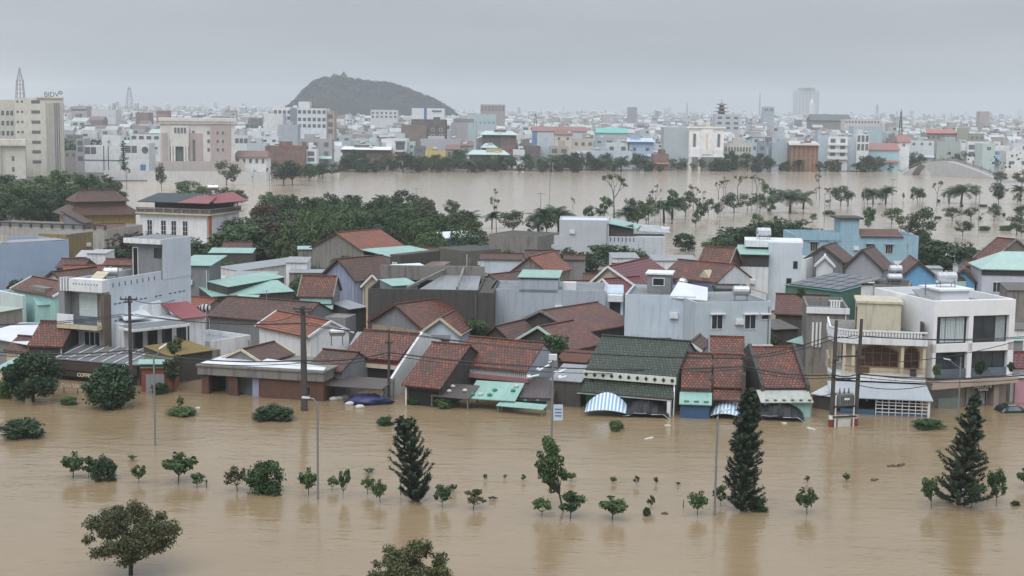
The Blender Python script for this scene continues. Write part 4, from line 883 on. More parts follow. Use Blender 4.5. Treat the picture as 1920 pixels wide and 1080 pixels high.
b.part('upper_roof', hip(MB(), 1.5, 1.5, w - 1.5, d - 1.5, 7.4, 1.9, 3.3, 9.2), tile('mossy_red_tiles', (.26, .09, .06), (.12, .05, .04), .85))
b.part('ridge_cap', MB().bar((3.2, d / 2, 9.28), (w - 3.2, d / 2, 9.28), .4, .35).bar((3.2, d / 2, 9.3), (2.7, d / 2, 9.9), .3).bar((w - 3.2, d / 2, 9.3), (w - 2.7, d / 2, 9.9), .3), DCONC)
house('tile_roof_house', 'low faded red roof in front of the ochre pavilion', (172, 446), (246, 444), 3.6, 419, tile('faded_roof_tiles', (.27, .12, .09), (.19, .09, .07), .35), CREAM, 22, group=G2)
b = block('terrace_wall_building', 'long old flat roof with dark balustrade walls before the ochre pavilion', (-60, 422), (200, 436), 5.2, 12, plaster('stained_white_wall', (.36, .355, .34), .7), DCONC, .5, G3, ang=-14); w = b.w
rl = MB().box(0, -.2, 5.75, w, .05, 5.95)
for k in range(14): rl.box(k * w / 13.2, -.22, 5.2, .35 + k * w / 13.2, .06, 5.75)
b.part('balustrade', rl, DCONC); b.part('stair_room', MB().prism([(w - 9.5, 3, 5), (w - 6, 3, 5), (w - 6, 3, 6.0), (w - 9.5, 3, 7.6)], (0, 2.5, 0)), GREY); b.part('stair_roof', MB().slab([(w - 9.8, 2.7, 7.8), (w - 5.6, 2.7, 5.9), (w - 5.6, 5.8, 5.9), (w - 9.8, 5.8, 7.8)], .15), DRED)
block('ochre_wall_block', 'mouldy ochre wall block with flat slab roof behind slate blue wall', (124, 440), (174, 434), 5.6, 5, plaster('dark_ochre_plaster', (.26, .20, .10), .85), CONC, .02, G3)
# ------------------------------------------------------------------ small roofs filling the gaps of the packed block
def inside(x, y, mg=.6):
    for q in BLD:
        p = q.I @ Vector((x, y, 0)); d = getattr(q, 'd', 4)
        if -mg < p.x < q.w + mg and -mg - 1.2 < p.y < d + mg: return q
    return None
lrng = random.Random(31); cnt = 0; tries = 0
FR = [('dark brown tiled', DRED), ('red tiled', RED), ('grey sheet', GMET), ('dark sheet', DMET), ('grey sheet', GMET), ('rusty sheet', metal('rusty_metal_sheet', (.16, .11, .09), .7)), ('pale sheet', metal('pale_dull_sheet', (.4, .42, .42), .5)), ('dull aqua', AQUA), ('red tiled', RED), ('dark brown tiled', DRED)]
used_l = set()
while cnt < 70 and tries < 9000:
    tries += 1; px = lrng.uniform(-10, 1900); Y = lrng.uniform(135, 222); p = PY(px, 500, Y); x = p.x
    wd, d = lrng.uniform(2.6, 6.5), lrng.uniform(2.5, 5.5)
    if any(inside(x + a, Y + e, .15) for a in (0, wd / 2, wd) for e in (0, d / 2, d)): continue
    z = lrng.uniform(2.0, 3.6) + (.9 if Y > 175 else 0); A_ = proj((x, Y, z)); B_ = proj((x + wd, Y + lrng.uniform(-.5, .5), z)); rn, rm = FR[lrng.randrange(len(FR))]
    near = min((q for q in BLD if 'squeezed' not in q.label), key=lambda q: (q.M @ Vector((q.w / 2, getattr(q, 'd', 4) / 2, 0)) - Vector((x, Y, 0))).length)
    lab = '%s roof squeezed in by the ' % rn + ' '.join(near.label.split()[:8])
    for w_ in (' with', ' and', ' by the', ' in', ' beside', ' behind', ' of', ' a', ' the', ' under', ' between', ' on', ' over', ' to', ' at'):
        while lab.endswith(w_): lab = lab[:-len(w_)]
    if lab in used_l: continue
    used_l.add(lab); wl_ = lrng.choice((GREY, WHITE, WHITE, CONC, PBLUE, CREAM, DCONC))
    if 'tiled' in rn: house('tile_roof_house', lab, A_, B_, z, 0, rm, wl_, lrng.uniform(18, 26), half=d / 2, oh=.25, group='small roofs filling the packed block')
    else: mono('metal_roof_shed', lab, A_, B_, z, d, lrng.uniform(-.2, .7), rm, wl_, 'small roofs filling the packed block')
    cnt += 1
# ------------------------------------------------------------------ vegetation
LEAF = leafmat('leaf_green', (.024, .056, .020), (.062, .118, .036))
LEAFD = leafmat('leaf_dark_green', (.015, .038, .017), (.040, .080, .031))
LEAFL = leafmat('leaf_light_green', (.045, .090, .026), (.105, .165, .05))
LEAFH = leafmat('leaf_hill', (.006, .014, .009), (.016, .028, .018))
LEAFO = leafmat('leaf_olive', (.034, .054, .020), (.078, .105, .038))
LEAFS = leafmat('leaf_sapling_green', (.026, .058, .019), (.075, .128, .040))
LEAFB = leafmat('leaf_olive_brown', (.050, .058, .022), (.100, .105, .040))
LEAFR = leafmat('leaf_russet', (.045, .032, .022), (.075, .050, .034))
LEAFP = leafmat('leaf_pine', (.014, .028, .014), (.034, .056, .027))
LEAFY = leafmat('leaf_yellow_green', (.08, .09, .03), (.13, .13, .05))
def leaf_mesh(name, clumps, n, size, seed, mat, asp=.55, shell=.55, up=.35):
    """many leaf-sized faces spread through clumps (x, y, z, r)"""
    g = np.random.default_rng(seed); V = []; T = []
    for (x, y, z, r) in clumps:
        k = max(4, int(n * (r ** 2) / (clumps[0][3] ** 2))) if len(clumps) else n
        d = g.normal(size=(k, 3)); d /= np.linalg.norm(d, axis=1)[:, None]
        rad = r * (shell + (1 - shell) * g.random(k)) ** .7 * (.75 + .35 * g.random(k))
        p = np.array([x, y, z]) + d * rad[:, None] * np.array([1, 1, .8])
        nr = d * .7 + g.normal(size=(k, 3)) * .55 + np.array([0, 0, up]); nr /= np.linalg.norm(nr, axis=1)[:, None]
        a = np.cross(nr, g.normal(size=(k, 3))); a /= np.linalg.norm(a, axis=1)[:, None]; b = np.cross(nr, a)
        s = size * (.55 + .8 * g.random(k))[:, None]
        V.append(np.stack([p - a * s, p + b * s * asp, p + a * s, p - b * s * asp], 1).reshape(-1, 3))
        T.append(np.clip(g.random() * .6 + g.random(k) * .45, 0, 1))
    V = np.concatenate(V); T = np.concatenate(T); nf = len(T)
    me = bpy.data.meshes.new(name); me.vertices.add(nf * 4); me.loops.add(nf * 4); me.polygons.add(nf)
    me.vertices.foreach_set('co', V.astype(np.float32).ravel()); me.loops.foreach_set('vertex_index', np.arange(nf * 4, dtype=np.int32))
    me.polygons.foreach_set('loop_start', np.arange(nf, dtype=np.int32) * 4)
    at = me.attributes.new('tint', 'FLOAT', 'FACE'); at.data.foreach_set('value', T.astype(np.float32))
    me.materials.append(mat); me.update(); me.validate(); return me
def limbs(m, base, tips, r0, rng, lean=(0, 0), fork=.45, top=None, zf=None):
    """trunk that splits into limbs reaching each tip"""
    bx, by, bz = base; top = top or (max(t[2] for t in tips))
    if zf is not None: fork = (zf - bz) / (top - bz)
    fk = Vector((bx + lean[0] * fork, by + lean[1] * fork, bz + (top - bz) * fork))
    m.tube([(bx, by, bz), (bx + (fk.x - bx) * .5 + rng.uniform(-.05, .05), by + (fk.y - by) * .5, bz + (fk.z - bz) * .5), fk], [r0, r0 * .8, r0 * .65], 6)
    for t in tips:
        q = Vector(t[:3]); mid = (fk + q) / 2 + Vector((rng.uniform(-.2, .2), rng.uniform(-.2, .2), -.12 * (q - fk).length))
        m.tube([fk, mid, q], [r0 * .5, r0 * .3, r0 * .1], 4)
def make_tree(name, label, cat, group, seed, h, rad, mat, n=46, size=.3, nc=26, crown0=.35, r0=.2, clump=.33, lean=(0, 0), flat=1.0, skew=0, sk=-1.5, shell=.5, asp=.55):
    """tapered trunk, limbs and a crown of leaf clumps; h above the water, rad the crown radius"""
    rng = random.Random(seed); cl = []; zc = h * (crown0 + 1) / 2; hz = h * (1 - crown0) / 2
    for k in range(nc):
        while 1:
            x, y, z = rng.uniform(-1, 1), rng.uniform(-1, 1), rng.uniform(-1, 1); q = x * x + y * y + z * z
            if .25 < q < 1: break
        if z < 0: z *= flat
        s = rad * clump * rng.uniform(.65, 1.25); e = 1 - s / rad * .6
        cl.append((x * rad * e + lean[0], y * rad * e + lean[1], zc + z * hz * e, s))
    cl.sort(key=lambda c: -c[3]); cl[0] = (*cl[0][:3], rad * clump)
    t = empty(name, label, cat, (0, 0, -500), 0, group)
    m = MB(); tips = rng.sample(cl, min(9, nc)); limbs(m, (0, 0, sk), tips, r0, rng, lean, zf=h * max(.2, crown0 * .95 + .03))
    m.build('trunk', BARK, t); link('crown', leaf_mesh('crown', cl, n, size, seed, mat, asp, shell), t)
    return t
def make_palm(name, label, group, seed, h, L, mat=None, nf=20, wind=(.35, 0), sk=-1.5, r0=.16, cat='palm tree', droop=1.0):
    rng = random.Random(seed); t = empty(name, label, cat, (0, 0, -500), 0, group)
    lx = rng.uniform(-.1, .1) * h
    MB().tube([(0, 0, sk), (lx * .3, 0, h * .45), (lx, 0, h)], [r0 * 1.25, r0, r0 * .85], 7).build('trunk', BARK, t)
    V = []; T = []
    for k in range(nf):
        a = 2 * math.pi * k / nf + rng.uniform(-.2, .2); e = rng.uniform(.0, 1.45); l = L * rng.uniform(.8, 1.1)
        d = Vector((math.cos(a) + wind[0], math.sin(a) + wind[1], 0)); d = d.normalized() if d.length > .1 else Vector((1, 0, 0))
        p = Vector((lx, 0, h)); el = e; prev = p.copy(); ns = 9; tn = rng.random()
        for s in range(ns):
            v = d * math.cos(el) + Vector((0, 0, 1)) * math.sin(el); q = prev + v * (l / ns); el -= (.19 + .05 * s * .5) * droop
            side = v.cross(Vector((0, 0, 1))).normalized(); f = (s + .5) / ns; lw = l * .24 * math.sin(math.pi * min(.97, .15 + f * .85)) + .05
            for sg in (-1, 1):
                for c in range(2):
                    o = prev.lerp(q, c * .5); tip = o + side * sg * lw + v * lw * .55 + Vector((0, 0, -lw * .45))
                    V += [o, o + v * l / ns * .42, tip + v * .04, tip]; T.append(min(1, tn * .6 + rng.random() * .4))
            prev = q
    me = bpy.data.meshes.new('crown'); me.from_pydata([tuple(v) for v in V], [], [tuple(range(i, i + 4)) for i in range(0, len(V), 4)])
    at = me.attributes.new('tint', 'FLOAT', 'FACE'); at.data.foreach_set('value', T); me.materials.append(mat or LEAF)
    link('crown', me, t); return t
def make_bare(name, label, group, seed, h, rad, mat, r0=.16, leaf=10):
    rng = random.Random(seed); t = empty(name, label, 'tree', (0, 0, -500), 0, group); m = MB(); tips = []
    def grow(p, d, l, r, depth):
        q = p + d * l; m.tube([p, (p + q) / 2 + Vector((rng.uniform(-.06, .06) * l, rng.uniform(-.06, .06) * l, 0)), q], [r, r * .8, r * .6], 4 if depth else 6)
        if depth == 4: tips.append((q.x, q.y, q.z, .45)); return
        for k in range(rng.choice((2, 3, 3))):
            a = rng.uniform(0, 6.28); s = rng.uniform(.35, .85); nd = (d + Vector((math.cos(a) * s, math.sin(a) * s, rng.uniform(-.05, .25)))).normalized()
            grow(q, nd, l * rng.uniform(.5, .78) * (1.0 if depth else .55), r * .58, depth + 1)
    grow(Vector((0, 0, -1.5)), Vector((rng.uniform(-.08, .08), 0, 1)).normalized(), h * .5 + 1.5, r0, 0)
    m.build('trunk', BARK, t); link('crown', leaf_mesh('crown', [(x, y, z, max(.3, rad * .13)) for x, y, z, _ in tips], leaf, .16, seed, mat, .5, .3), t); return t
def top_h(px, py, ytop):
    """height above the water of a thing standing at (px, py) whose top is at pixel row ytop"""
    b = P(px, py, 0); return b, PY(px, ytop, b.y).z
PROTO = {}
def proto(k, f, *a, **kw):
    if k not in PROTO:
        t = f(*a, **kw); PROTO[k] = (t, [False])
    return PROTO[k]
def plant(key, loc, h, h0, label, group=None, wscale=1.0, rz=None, cat=None, rng=random.Random(77), tilt=(0, 0)):
    """place a copy (the first time the prototype itself) with its own height and width"""
    t, used = PROTO[key]; s = h / h0; sc = (s * wscale, s * wscale, s); rz = rng.uniform(0, 6.28) if rz is None else rz
    if not used[0]:
        used[0] = True; t.location = loc; t.rotation_euler = (0, 0, rz); t.scale = sc; r = tag(t, label, cat, group)
    else: r = dup(t, loc, rz, sc, label, group, cat)
    if tilt != (0, 0): r.rotation_euler = (tilt[0], tilt[1], rz)
    return r
NB = 7
for i in range(NB):
    mt = (LEAF, LEAFD, LEAFS, LEAFD, LEAFL, LEAFR, LEAFO)[i]
    proto('broad%d' % i, make_tree, 'broadleaf_tree', None, 'tree', None, 100 + i, 8.0, 3.6 + .3 * (i % 3), mt, 78, .25, 44, -.12, .22, .30, flat=1.0)
for i in range(3): proto('palm%d' % i, make_palm, 'palm_tree', None, None, 200 + i, 2.5, 3.1, (LEAFD, LEAF, LEAFD)[i], 22, ((-.6, .1), (.55, 0), (-.3, .3))[i], droop=.72)
for i in range(3): proto('bare%d' % i, make_bare, 'sparse_tree', None, None, 300 + i, 7.0, 3.0, LEAFB)
for i in range(4): proto('park%d' % i, make_tree, 'park_tree', None, 'tree', None, 400 + i, 5.0, 2.3, (LEAFD, LEAF, LEAFL, LEAFO)[i], 64, .17, 20, .16, .12, .36, flat=.9, shell=.35)
for i in range(5): proto('sapling%d' % i, make_tree, 'sapling', None, 'sapling', None, 500 + i, 2.0, .88, (LEAFS, LEAFS, LEAFL, LEAF, LEAFB)[i], 46, .135, 12, .16, .045, .40, lean=((.1, 0), (-.12, 0), (0, 0), (.2, .1), (-.05, 0))[i], flat=.7, asp=.5, shell=.25)
for i in range(3): proto('bush%d' % i, make_tree, 'bush', None, 'bush', None, 600 + i, 1.6, 1.15, (LEAF, LEAFL, LEAFD)[i], 130, .115, 30, -.25, .05, .40, sk=-.8, asp=.4, shell=.12)
# ---- forest behind the houses
frng = random.Random(9)
FZ = [(510, 'the long stained white wall'), (565, 'the low rusty roofed wall'), (625, 'the concrete gable house'), (690, 'the aqua flat annex'), (740, 'the broken white sheet roof'), (800, 'the dark hall roof beams'), (860, 'the bright blue hut')]
def forest(n, poly, hts, keys, lab, group, sep=14):
    placed = []; tries = 0
    while len(placed) < n and tries < 6000:
        tries += 1; x = frng.uniform(poly[0], poly[2]); y = frng.uniform(poly[1], poly[3])
        if any((x - a) ** 2 + ((y - c) * 2.2) ** 2 < sep ** 2 for a, c in placed): continue
        placed.append((x, y))
    placed.sort(key=lambda q: q[0])
    for x, y in placed:
        k = frng.choice(keys); h = frng.uniform(*hts); plant(k, P(x, y, -.2), h, 8.0, lab + min(FZ, key=lambda t: abs(t[0] - x))[1], group, frng.uniform(.85, 1.15) * (8 / h) ** .4, rng=frng)
GF = 'trees of the leafy belt behind the houses'
for px, py, top, key, ws, lab in (
    (30, 402, 332, 'broad4', 1.4, 'light green tree cut by the picture edge before the cream bank tower'), (70, 396, 322, 'broad4', 1.3, 'light green tree just in front of the cream bank tower'), (120, 392, 312, 'broad4', 1.2, 'light crowned tree at the corner of the cream bank tower'),
    (165, 390, 318, 'broad0', 1.2, 'green tree rising behind the ochre pavilion ridge'), (205, 388, 326, 'broad6', 1.2, 'tree at the water end of the belt behind the pavilion'), (20, 432, 358, 'broad1', 1.3, 'dark tree behind the flat roof with the balustrade'), (75, 428, 350, 'broad1', 1.2, 'dark tree beside the small stair roof of the old terrace'),
    (105, 420, 345, 'broad3', 1.2, 'dark tree pressed against the left end of the ochre pavilion'), (140, 410, 338, 'broad0', 1.2, 'tree whose crown tops the ochre pavilion roof'), (50, 415, 335, 'broad0', 1.3, 'mid green tree in the middle of the thick belt before the bank tower'),
    (190, 398, 335, 'broad2', 1.0, 'small tree between the pavilion and the river'), (5, 388, 318, 'broad0', 1.2, 'tree under the columned porch wing of the cream bank'), (215, 398, 342, 'broad6', .9, 'narrow tree beside the pavilion ridge horn'),
    (262, 508, 424, 'broad5', 1.5, 'large russet brown tree beside the vented townhouse tower'), (214, 515, 452, 'broad3', 1.3, 'small dark tree behind the vented townhouse parapet'), (305, 500, 430, 'broad5', 1.2, 'russet tree touching the white terrace villa'),
    (352, 372, 335, 'broad4', 1.5, 'pale green tree rising behind the crimson canopy tank'), (385, 376, 346, 'broad4', 1.4, 'pale green tree behind the crimson canopies by the river'), (420, 380, 350, 'broad6', 1.4, 'green tree behind the end of the crimson canopy'), (445, 385, 352, 'broad0', 1.2, 'dark green tree on the river edge beyond the crimson canopy'),
    (352, 508, 434, 'broad3', 1.5, 'dark tree in front of the white terrace villa windows'), (392, 510, 446, 'broad1', 1.4, 'dark palm like tree beside the grey block with aqua roof'), (428, 508, 426, 'broad0', 1.5, 'tall green tree before the villa corner pillar'), (455, 500, 410, 'broad0', 1.5, 'tallest green tree hiding the villa side wall'),
    (475, 492, 402, 'broad2', 1.3, 'bright leafed tree right of the villa terrace'), (440, 470, 405, 'broad6', 1.2, 'tree tight against the villa terrace rail'), (500, 488, 395, 'broad1', 1.4, 'dark tree where the belt thickens beside the villa'),
    (1095, 520, 465, 'broad1', 1.69, 'dark round shrub tree below the pale grey park building'), (1138, 512, 452, 'broad0', 1.82, 'green round tree in front of the pale grey park building'), (1175, 512, 465, 'broad0', 1.56, 'green tree under the slotted terrace wall'), (1222, 512, 475, 'broad3', 1.56, 'dark loose tree beside the streaked white wing'),
    (905, 548, 508, 'broad2', 1.1, 'light leafy tree rising through the dark roof beams'), (1285, 470, 432, 'broad3', 1.1, 'dark tree at the corner of the streaked white wing'),
    (1383, 470, 417, 'broad3', 2.08, 'broad dark domed tree behind the terrace house'), (1350, 480, 440, 'broad0', 1.56, 'green tree between mossy dormer roof and park water'), (1450, 462, 406, 'broad1', 2.08, 'wide dark domed tree beside the sky blue building'), (1490, 468, 408, 'broad1', 1.82, 'dark domed tree touching the sky blue parapet'), (1420, 470, 415, 'broad3', 1.82, 'dark domed tree between the two wide ones'),
    (1775, 520, 440, 'broad3', 1.95, 'big round dark tree behind the bright blue gable'), (1742, 525, 468, 'broad1', 1.3, 'dark tree at the foot of the big round tree'), (1810, 510, 455, 'broad3', 1.2, 'dark tree between the round tree and red roof'), (1668, 512, 470, 'broad0', 1.0, 'leafy tree hiding the sky blue building base'), (1560, 508, 478, 'broad3', 1.0, 'dark bush tree before the grey gables'), (1612, 520, 488, 'broad3', 1.0, 'dark low tree between grey gables and steel tanks'),
    (1728, 480, 420, 'broad3', .8, 'dark upright tree beside the sky blue building end'), (1915, 560, 520, 'broad3', 1.0, 'dark tree beside the white modern building at picture edge'), (985, 478, 452, 'broad0', 1.0, 'low tree in front of the white balustrade house')):
    b, h = top_h(px, py, top); plant(key, b, h, 8.0, lab, GF, ws * (8 / max(h, 3)) ** .35, rng=frng)
forest(46, (490, 440, 890, 512), (6.0, 8.4), ['broad0', 'broad1', 'broad2', 'broad3', 'broad6', 'broad5', 'broad0', 'broad6', 'broad2', 'broad4'], 'tree in the unbroken leafy belt behind ', GF, 24)
forest(18, (490, 408, 800, 440), (5.6, 7.4), ['broad0', 'broad1', 'broad6', 'broad2', 'broad4'], 'river edge tree of the leafy belt behind ', GF, 30)
# ---- drowned park
GP = 'trees standing in the flooded park'
for px, py, top, key, ws, lab in (
    (847, 410, 372, 'park0', 1.0, 'umbrella shaped tree standing clear above the leafy belt'), (782, 425, 370, 'park3', .6, 'twin topped dark tree poking out of the leafy belt'), (800, 425, 375, 'bare0', .8, 'ragged tree leaning out of the leafy belt'), (880, 440, 392, 'palm1', 1.1, 'fan palm at the end of the leafy belt'), (865, 440, 396, 'park1', 1.0, 'grey green tree beside the fan palm'), (930, 443, 374, 'bare1', .6, 'bare snag beside fan palms'), (922, 428, 394, 'palm0', 1.0, 'pale fan palm beside the bare snag'),
    (962, 440, 390, 'park1', 1.3, 'full green tree left of the lamp pair'), (1008, 440, 388, 'palm0', 1.2, 'palm beside the short double lamp'), (1025, 440, 388, 'park0', 1.2, 'bushy tree between the two lamp poles'), (1048, 438, 383, 'palm1', 1.2, 'palm with a long bent frond right of the tall pole'), (1073, 412, 372, 'bare2', .3, 'topped palm stump behind the pale grey building'), (1098, 412, 386, 'park3', .5, 'small ragged tree behind the pale grey building'), (1125, 416, 388, 'palm2', 1.0, 'low bushy palm above the pale grey roof'),
    (1151, 410, 334, 'bare0', 1.0, 'tall nearly leafless tree standing alone over the river'), (1178, 428, 385, 'palm0', 1.2, 'dark palm behind the aqua terrace roof'), (1180, 404, 369, 'park0', 1.0, 'dark crown just above the palm group'), (1195, 428, 377, 'park3', 1.0, 'dark tall tree amid palms behind aqua roof'), (1216, 414, 366, 'park3', 1.0, 'dark slim tree beside the wispy one'), (1228, 402, 358, 'bare1', .9, 'wispy tree in the park group above white wing'), (1245, 418, 371, 'palm2', 1.2, 'bushy palm on flooded park edge'), (1260, 411, 367, 'palm0', 1.2, 'palm with swept fronds next to bushy palm'),
    (1285, 406, 362, 'park3', 1.0, 'dark tree between swept palm and bare sapling'), (1299, 396, 350, 'bare2', .7, 'thin bare tree in park centre'), (1308, 390, 370, 'park0', .9, 'low dark tree right of thin bare tree'), (1328, 403, 369, 'park2', .9, 'pale tree standing alone in the water'), (1318, 386, 360, 'bare0', .4, 'tiny bare tree farther out in the river'), (1304, 427, 396, 'park1', .7, 'slim staked tree in open flood water'),
    (1356, 372, 340, 'bare1', .8, 'first of three wispy trees over dark clump'), (1382, 370, 333, 'bare0', 1.1, 'middle wispy tree over dark clump'), (1417, 372, 332, 'bare2', 1.1, 'last wispy tree over dark clump'), (1376, 399, 360, 'park0', 1.5, 'wide dark clump tree in the park'), (1401, 394, 362, 'park3', 1.2, 'dark clump tree beside drooping palm fronds'), (1425, 398, 360, 'park1', .9, 'slim leafy tree right of dark clump'), (1420, 428, 397, 'park2', 1.0, 'pale loose tree behind dark domed trees'), (1447, 392, 350, 'park3', 1.1, 'two tiered dark tree beside swept palms'),
    (1481, 400, 353, 'palm0', 1.4, 'large windswept palm, left of a pair'), (1506, 391, 355, 'palm1', 1.4, 'large windswept palm, right of a pair'), (1536, 375, 329, 'bare1', .6, 'tall thin bare tree near lamp pole'), (1553, 383, 373, 'park3', 1.4, 'low shrub lying in park water'), (1576, 386, 346, 'park0', 1.2, 'dark crown with trailing branches'), (1590, 386, 355, 'palm2', .8, 'small palm beside trailing dark crown'), (1524, 418, 398, 'park2', 1.0, 'pale green tree behind sky blue parapet'),
    (1618, 382, 359, 'palm2', .4, 'mop headed little palm beside big palms'), (1637, 383, 352, 'palm0', 1.3, 'leaning palm in front of long bridge view'), (1660, 382, 347, 'palm1', 1.3, 'full palm right of the leaning palm'), (1694, 375, 360, 'park3', .5, 'small leaning column tree in water'), (1712, 382, 347, 'park1', .5, 'feathery slim tree near the bridge foot'), (1720, 380, 350, 'palm2', .5, 'slim palm near the bridge foot'), (1756, 386, 343, 'bare0', .8, 'ragged tree below the bridge ramp'), (1779, 380, 350, 'palm0', 1.3, 'left palm of the wide fronded pair below the bridge'), (1802, 383, 343, 'palm1', 1.4, 'right palm of the wide fronded pair below the bridge'),
    (1830, 374, 345, 'park2', 1.2, 'yellowish tree behind tall thin lamp'), (1872, 383, 340, 'park0', 1.0, 'two tiered dark tree at park corner'), (1876, 345, 319, 'park3', 1.0, 'round dark crown beside the bridge end'), (1914, 374, 346, 'palm0', 1.2, 'palm at the picture edge'), (1916, 350, 316, 'park3', 1.2, 'dark round crown at picture edge by the bridge'),
    (1672, 420, 386, 'park2', 1.6, 'spreading yellow green tree alone in the park'), (1628, 430, 408, 'park2', 1.0, 'pale small tree behind sky blue tower'), (1700, 448, 402, 'park3', 1.3, 'dense dark cone tree behind sky blue building'), (1730, 450, 382, 'park1', 1.0, 'tall loose tree beside dense dark cone'), (1785, 414, 386, 'park1', 1.7, 'wide low branching tree in open water'), (1820, 412, 386, 'park3', 1.4, 'low branching tree joined to the wide one'), (1805, 442, 412, 'park0', 1.5, 'dark low tree in front of the branching pair'), (1868, 406, 392, 'park1', 1.8, 'mound shaped shrub tree in open water'), (1843, 416, 400, 'bare2', .8, 'broken bare shrub beside mound shaped tree'), (1906, 440, 400, 'park1', 1.3, 'dark leafy tree at picture edge over park path'), (1915, 412, 383, 'park0', 1.2, 'upper dark tree at picture edge')):
    b, h = top_h(px, py, top); k0 = {'b': 7.0, 'p': 5.0}[key[0]] if key[:4] != 'palm' else 4.4
    plant(key, b, h, k0, lab, GP, ws, rng=frng)
PK_ = [o for o in C.objects if o.get('group') == GP]
for i, o in enumerate(PK_):
    if i % 4 != 3 and o.location.x > 0:
        wd_ = o['label'].split()[:9]
        while wd_[-1] in ('the', 'of', 'in', 'to', 'a', 'over', 'by', 'with', 'beside', 'at', 'behind', 'and', 'from', 'below', 'above', 'before', 'out'): wd_ = wd_[:-1]
        p = o.location + Vector((frng.uniform(-7, 7), frng.uniform(-9, 14), 0)); k = frng.choice(('bare0', 'park3', 'park1', 'sapling3', 'park1', 'bush0', 'park0', 'park2')); plant(k, Vector((p.x, p.y, 0)), frng.uniform(2.6, 5.2) if k[:4] != 'bush' else .9, {'b': 7.0, 's': 2.0, 'p': 5.0}[k[0]] if k[:4] != 'bush' else 1.6, 'lesser plant near the ' + ' '.join(wd_), 'lesser plants of the flooded park', .9, rng=frng, cat='plant')
# ---- far bank trees
GB = 'trees lining the far river bank'
LMK = [(60, 'the cream bank tower'), (200, 'the white modernist houses'), (370, 'the columned bank'), (470, 'the brown roofed annex'), (585, 'the white apartment block'), (690, 'the long dark hall'), (745, 'the two balcony white house'), (805, 'the charcoal block'), (865, 'the grey rendered block'), (920, 'the broad aqua roof'), (990, 'the charcoal box house'), (1050, 'the cream balcony house'), (1147, 'the turquoise hall'), (1200, 'the light blue house'), (1300, 'the wedding hall'), (1365, 'the pagoda block'), (1430, 'the deep blue shop house'), (1510, 'the timber cafe'), (1570, 'the stacked balconies'), (1620, 'the slim glass house'), (1660, 'the crimson roofed aqua house'), (1730, 'the pale bank house'), (1790, 'the olive school'), (1835, 'the white office'), (1890, 'the blue awning stall')]

for px, py, top, key, ws, lab in (
    (237, 357, 312, 'bare2', .6, 'bare tree before the long bank wall'), (303, 357, 303, 'park3', .55, 'vine wrapped slim tree before the bank wall'), (360, 334, 298, 'park0', 1.4, 'round dark tree before the pink columned bank'), (397, 335, 299, 'park1', 1.2, 'second round tree before the pink columned bank'), (425, 347, 298, 'park3', 1.2, 'dark umbrella tree at corner of the pink columned bank'), (437, 345, 328, 'park0', .9, 'small dark tree beside the umbrella tree'), (465, 332, 306, 'park1', 1.2, 'low leaning tree before the brown roofed annex'), (505, 347, 315, 'bare0', .8, 'broken bare tree before the annex wall'), (475, 350, 330, 'bare1', .4, 'dead stub in the water before the annex'),
    (532, 348, 298, 'park0', 1.5, 'large dark tree before the long brick wall'), (548, 346, 302, 'park3', 1.3, 'dark tree beside the large one at brick wall'), (580, 340, 308, 'park1', 1.5, 'bushy tree before the grey shop houses'), (605, 334, 302, 'park0', 1.5, 'dark leafy tree before the grey shop houses'), (630, 330, 304, 'park3', 1.3, 'dark tree beside the grey shop houses')):
    b, h = top_h(px, py, top); plant(key, b, h, 5.0 if key[0] == 'p' and key[:4] != 'palm' else 7.0 if key[0] == 'b' else 4.4, lab, GB, ws, rng=frng)
brng = random.Random(21); x = 650
while x < 1900:
    sy = 321 if x < 960 else 320 if x < 1650 else 318 - (x - 1650) * .035
    for rep in range(2):
        px = x + brng.uniform(-6, 6); py = sy + brng.uniform(-4, 3); b = P(px, py, 0)
        k = brng.choice(['park0', 'park1', 'park3', 'broad1', 'broad3', 'broad0', 'broad1', 'palm2', 'park3']); h = brng.uniform(4, 9.5) * (.75 if rep else 1)
        plant(k, b, h, 8.0 if k[0] == 'b' else 5.0, 'dark bank tree in the long row before ' + min(LMK, key=lambda t: abs(t[0] - px))[1], GB, brng.uniform(.9, 1.35), rng=brng)
    x += brng.uniform(8, 19)
for i in range(16):
    px = 318 + i * 20.5 + brng.uniform(-6, 6); b = P(px, 338 - max(0, px - 420) * .055 + brng.uniform(-2, 3), 0); plant(brng.choice(('broad1', 'broad0', 'park0', 'broad3')), b, brng.uniform(3.2, 5.6), 8.0, 'low dark bank tree before ' + min(LMK, key=lambda t: abs(t[0] - px))[1], GB, brng.uniform(.9, 1.3), rng=brng)
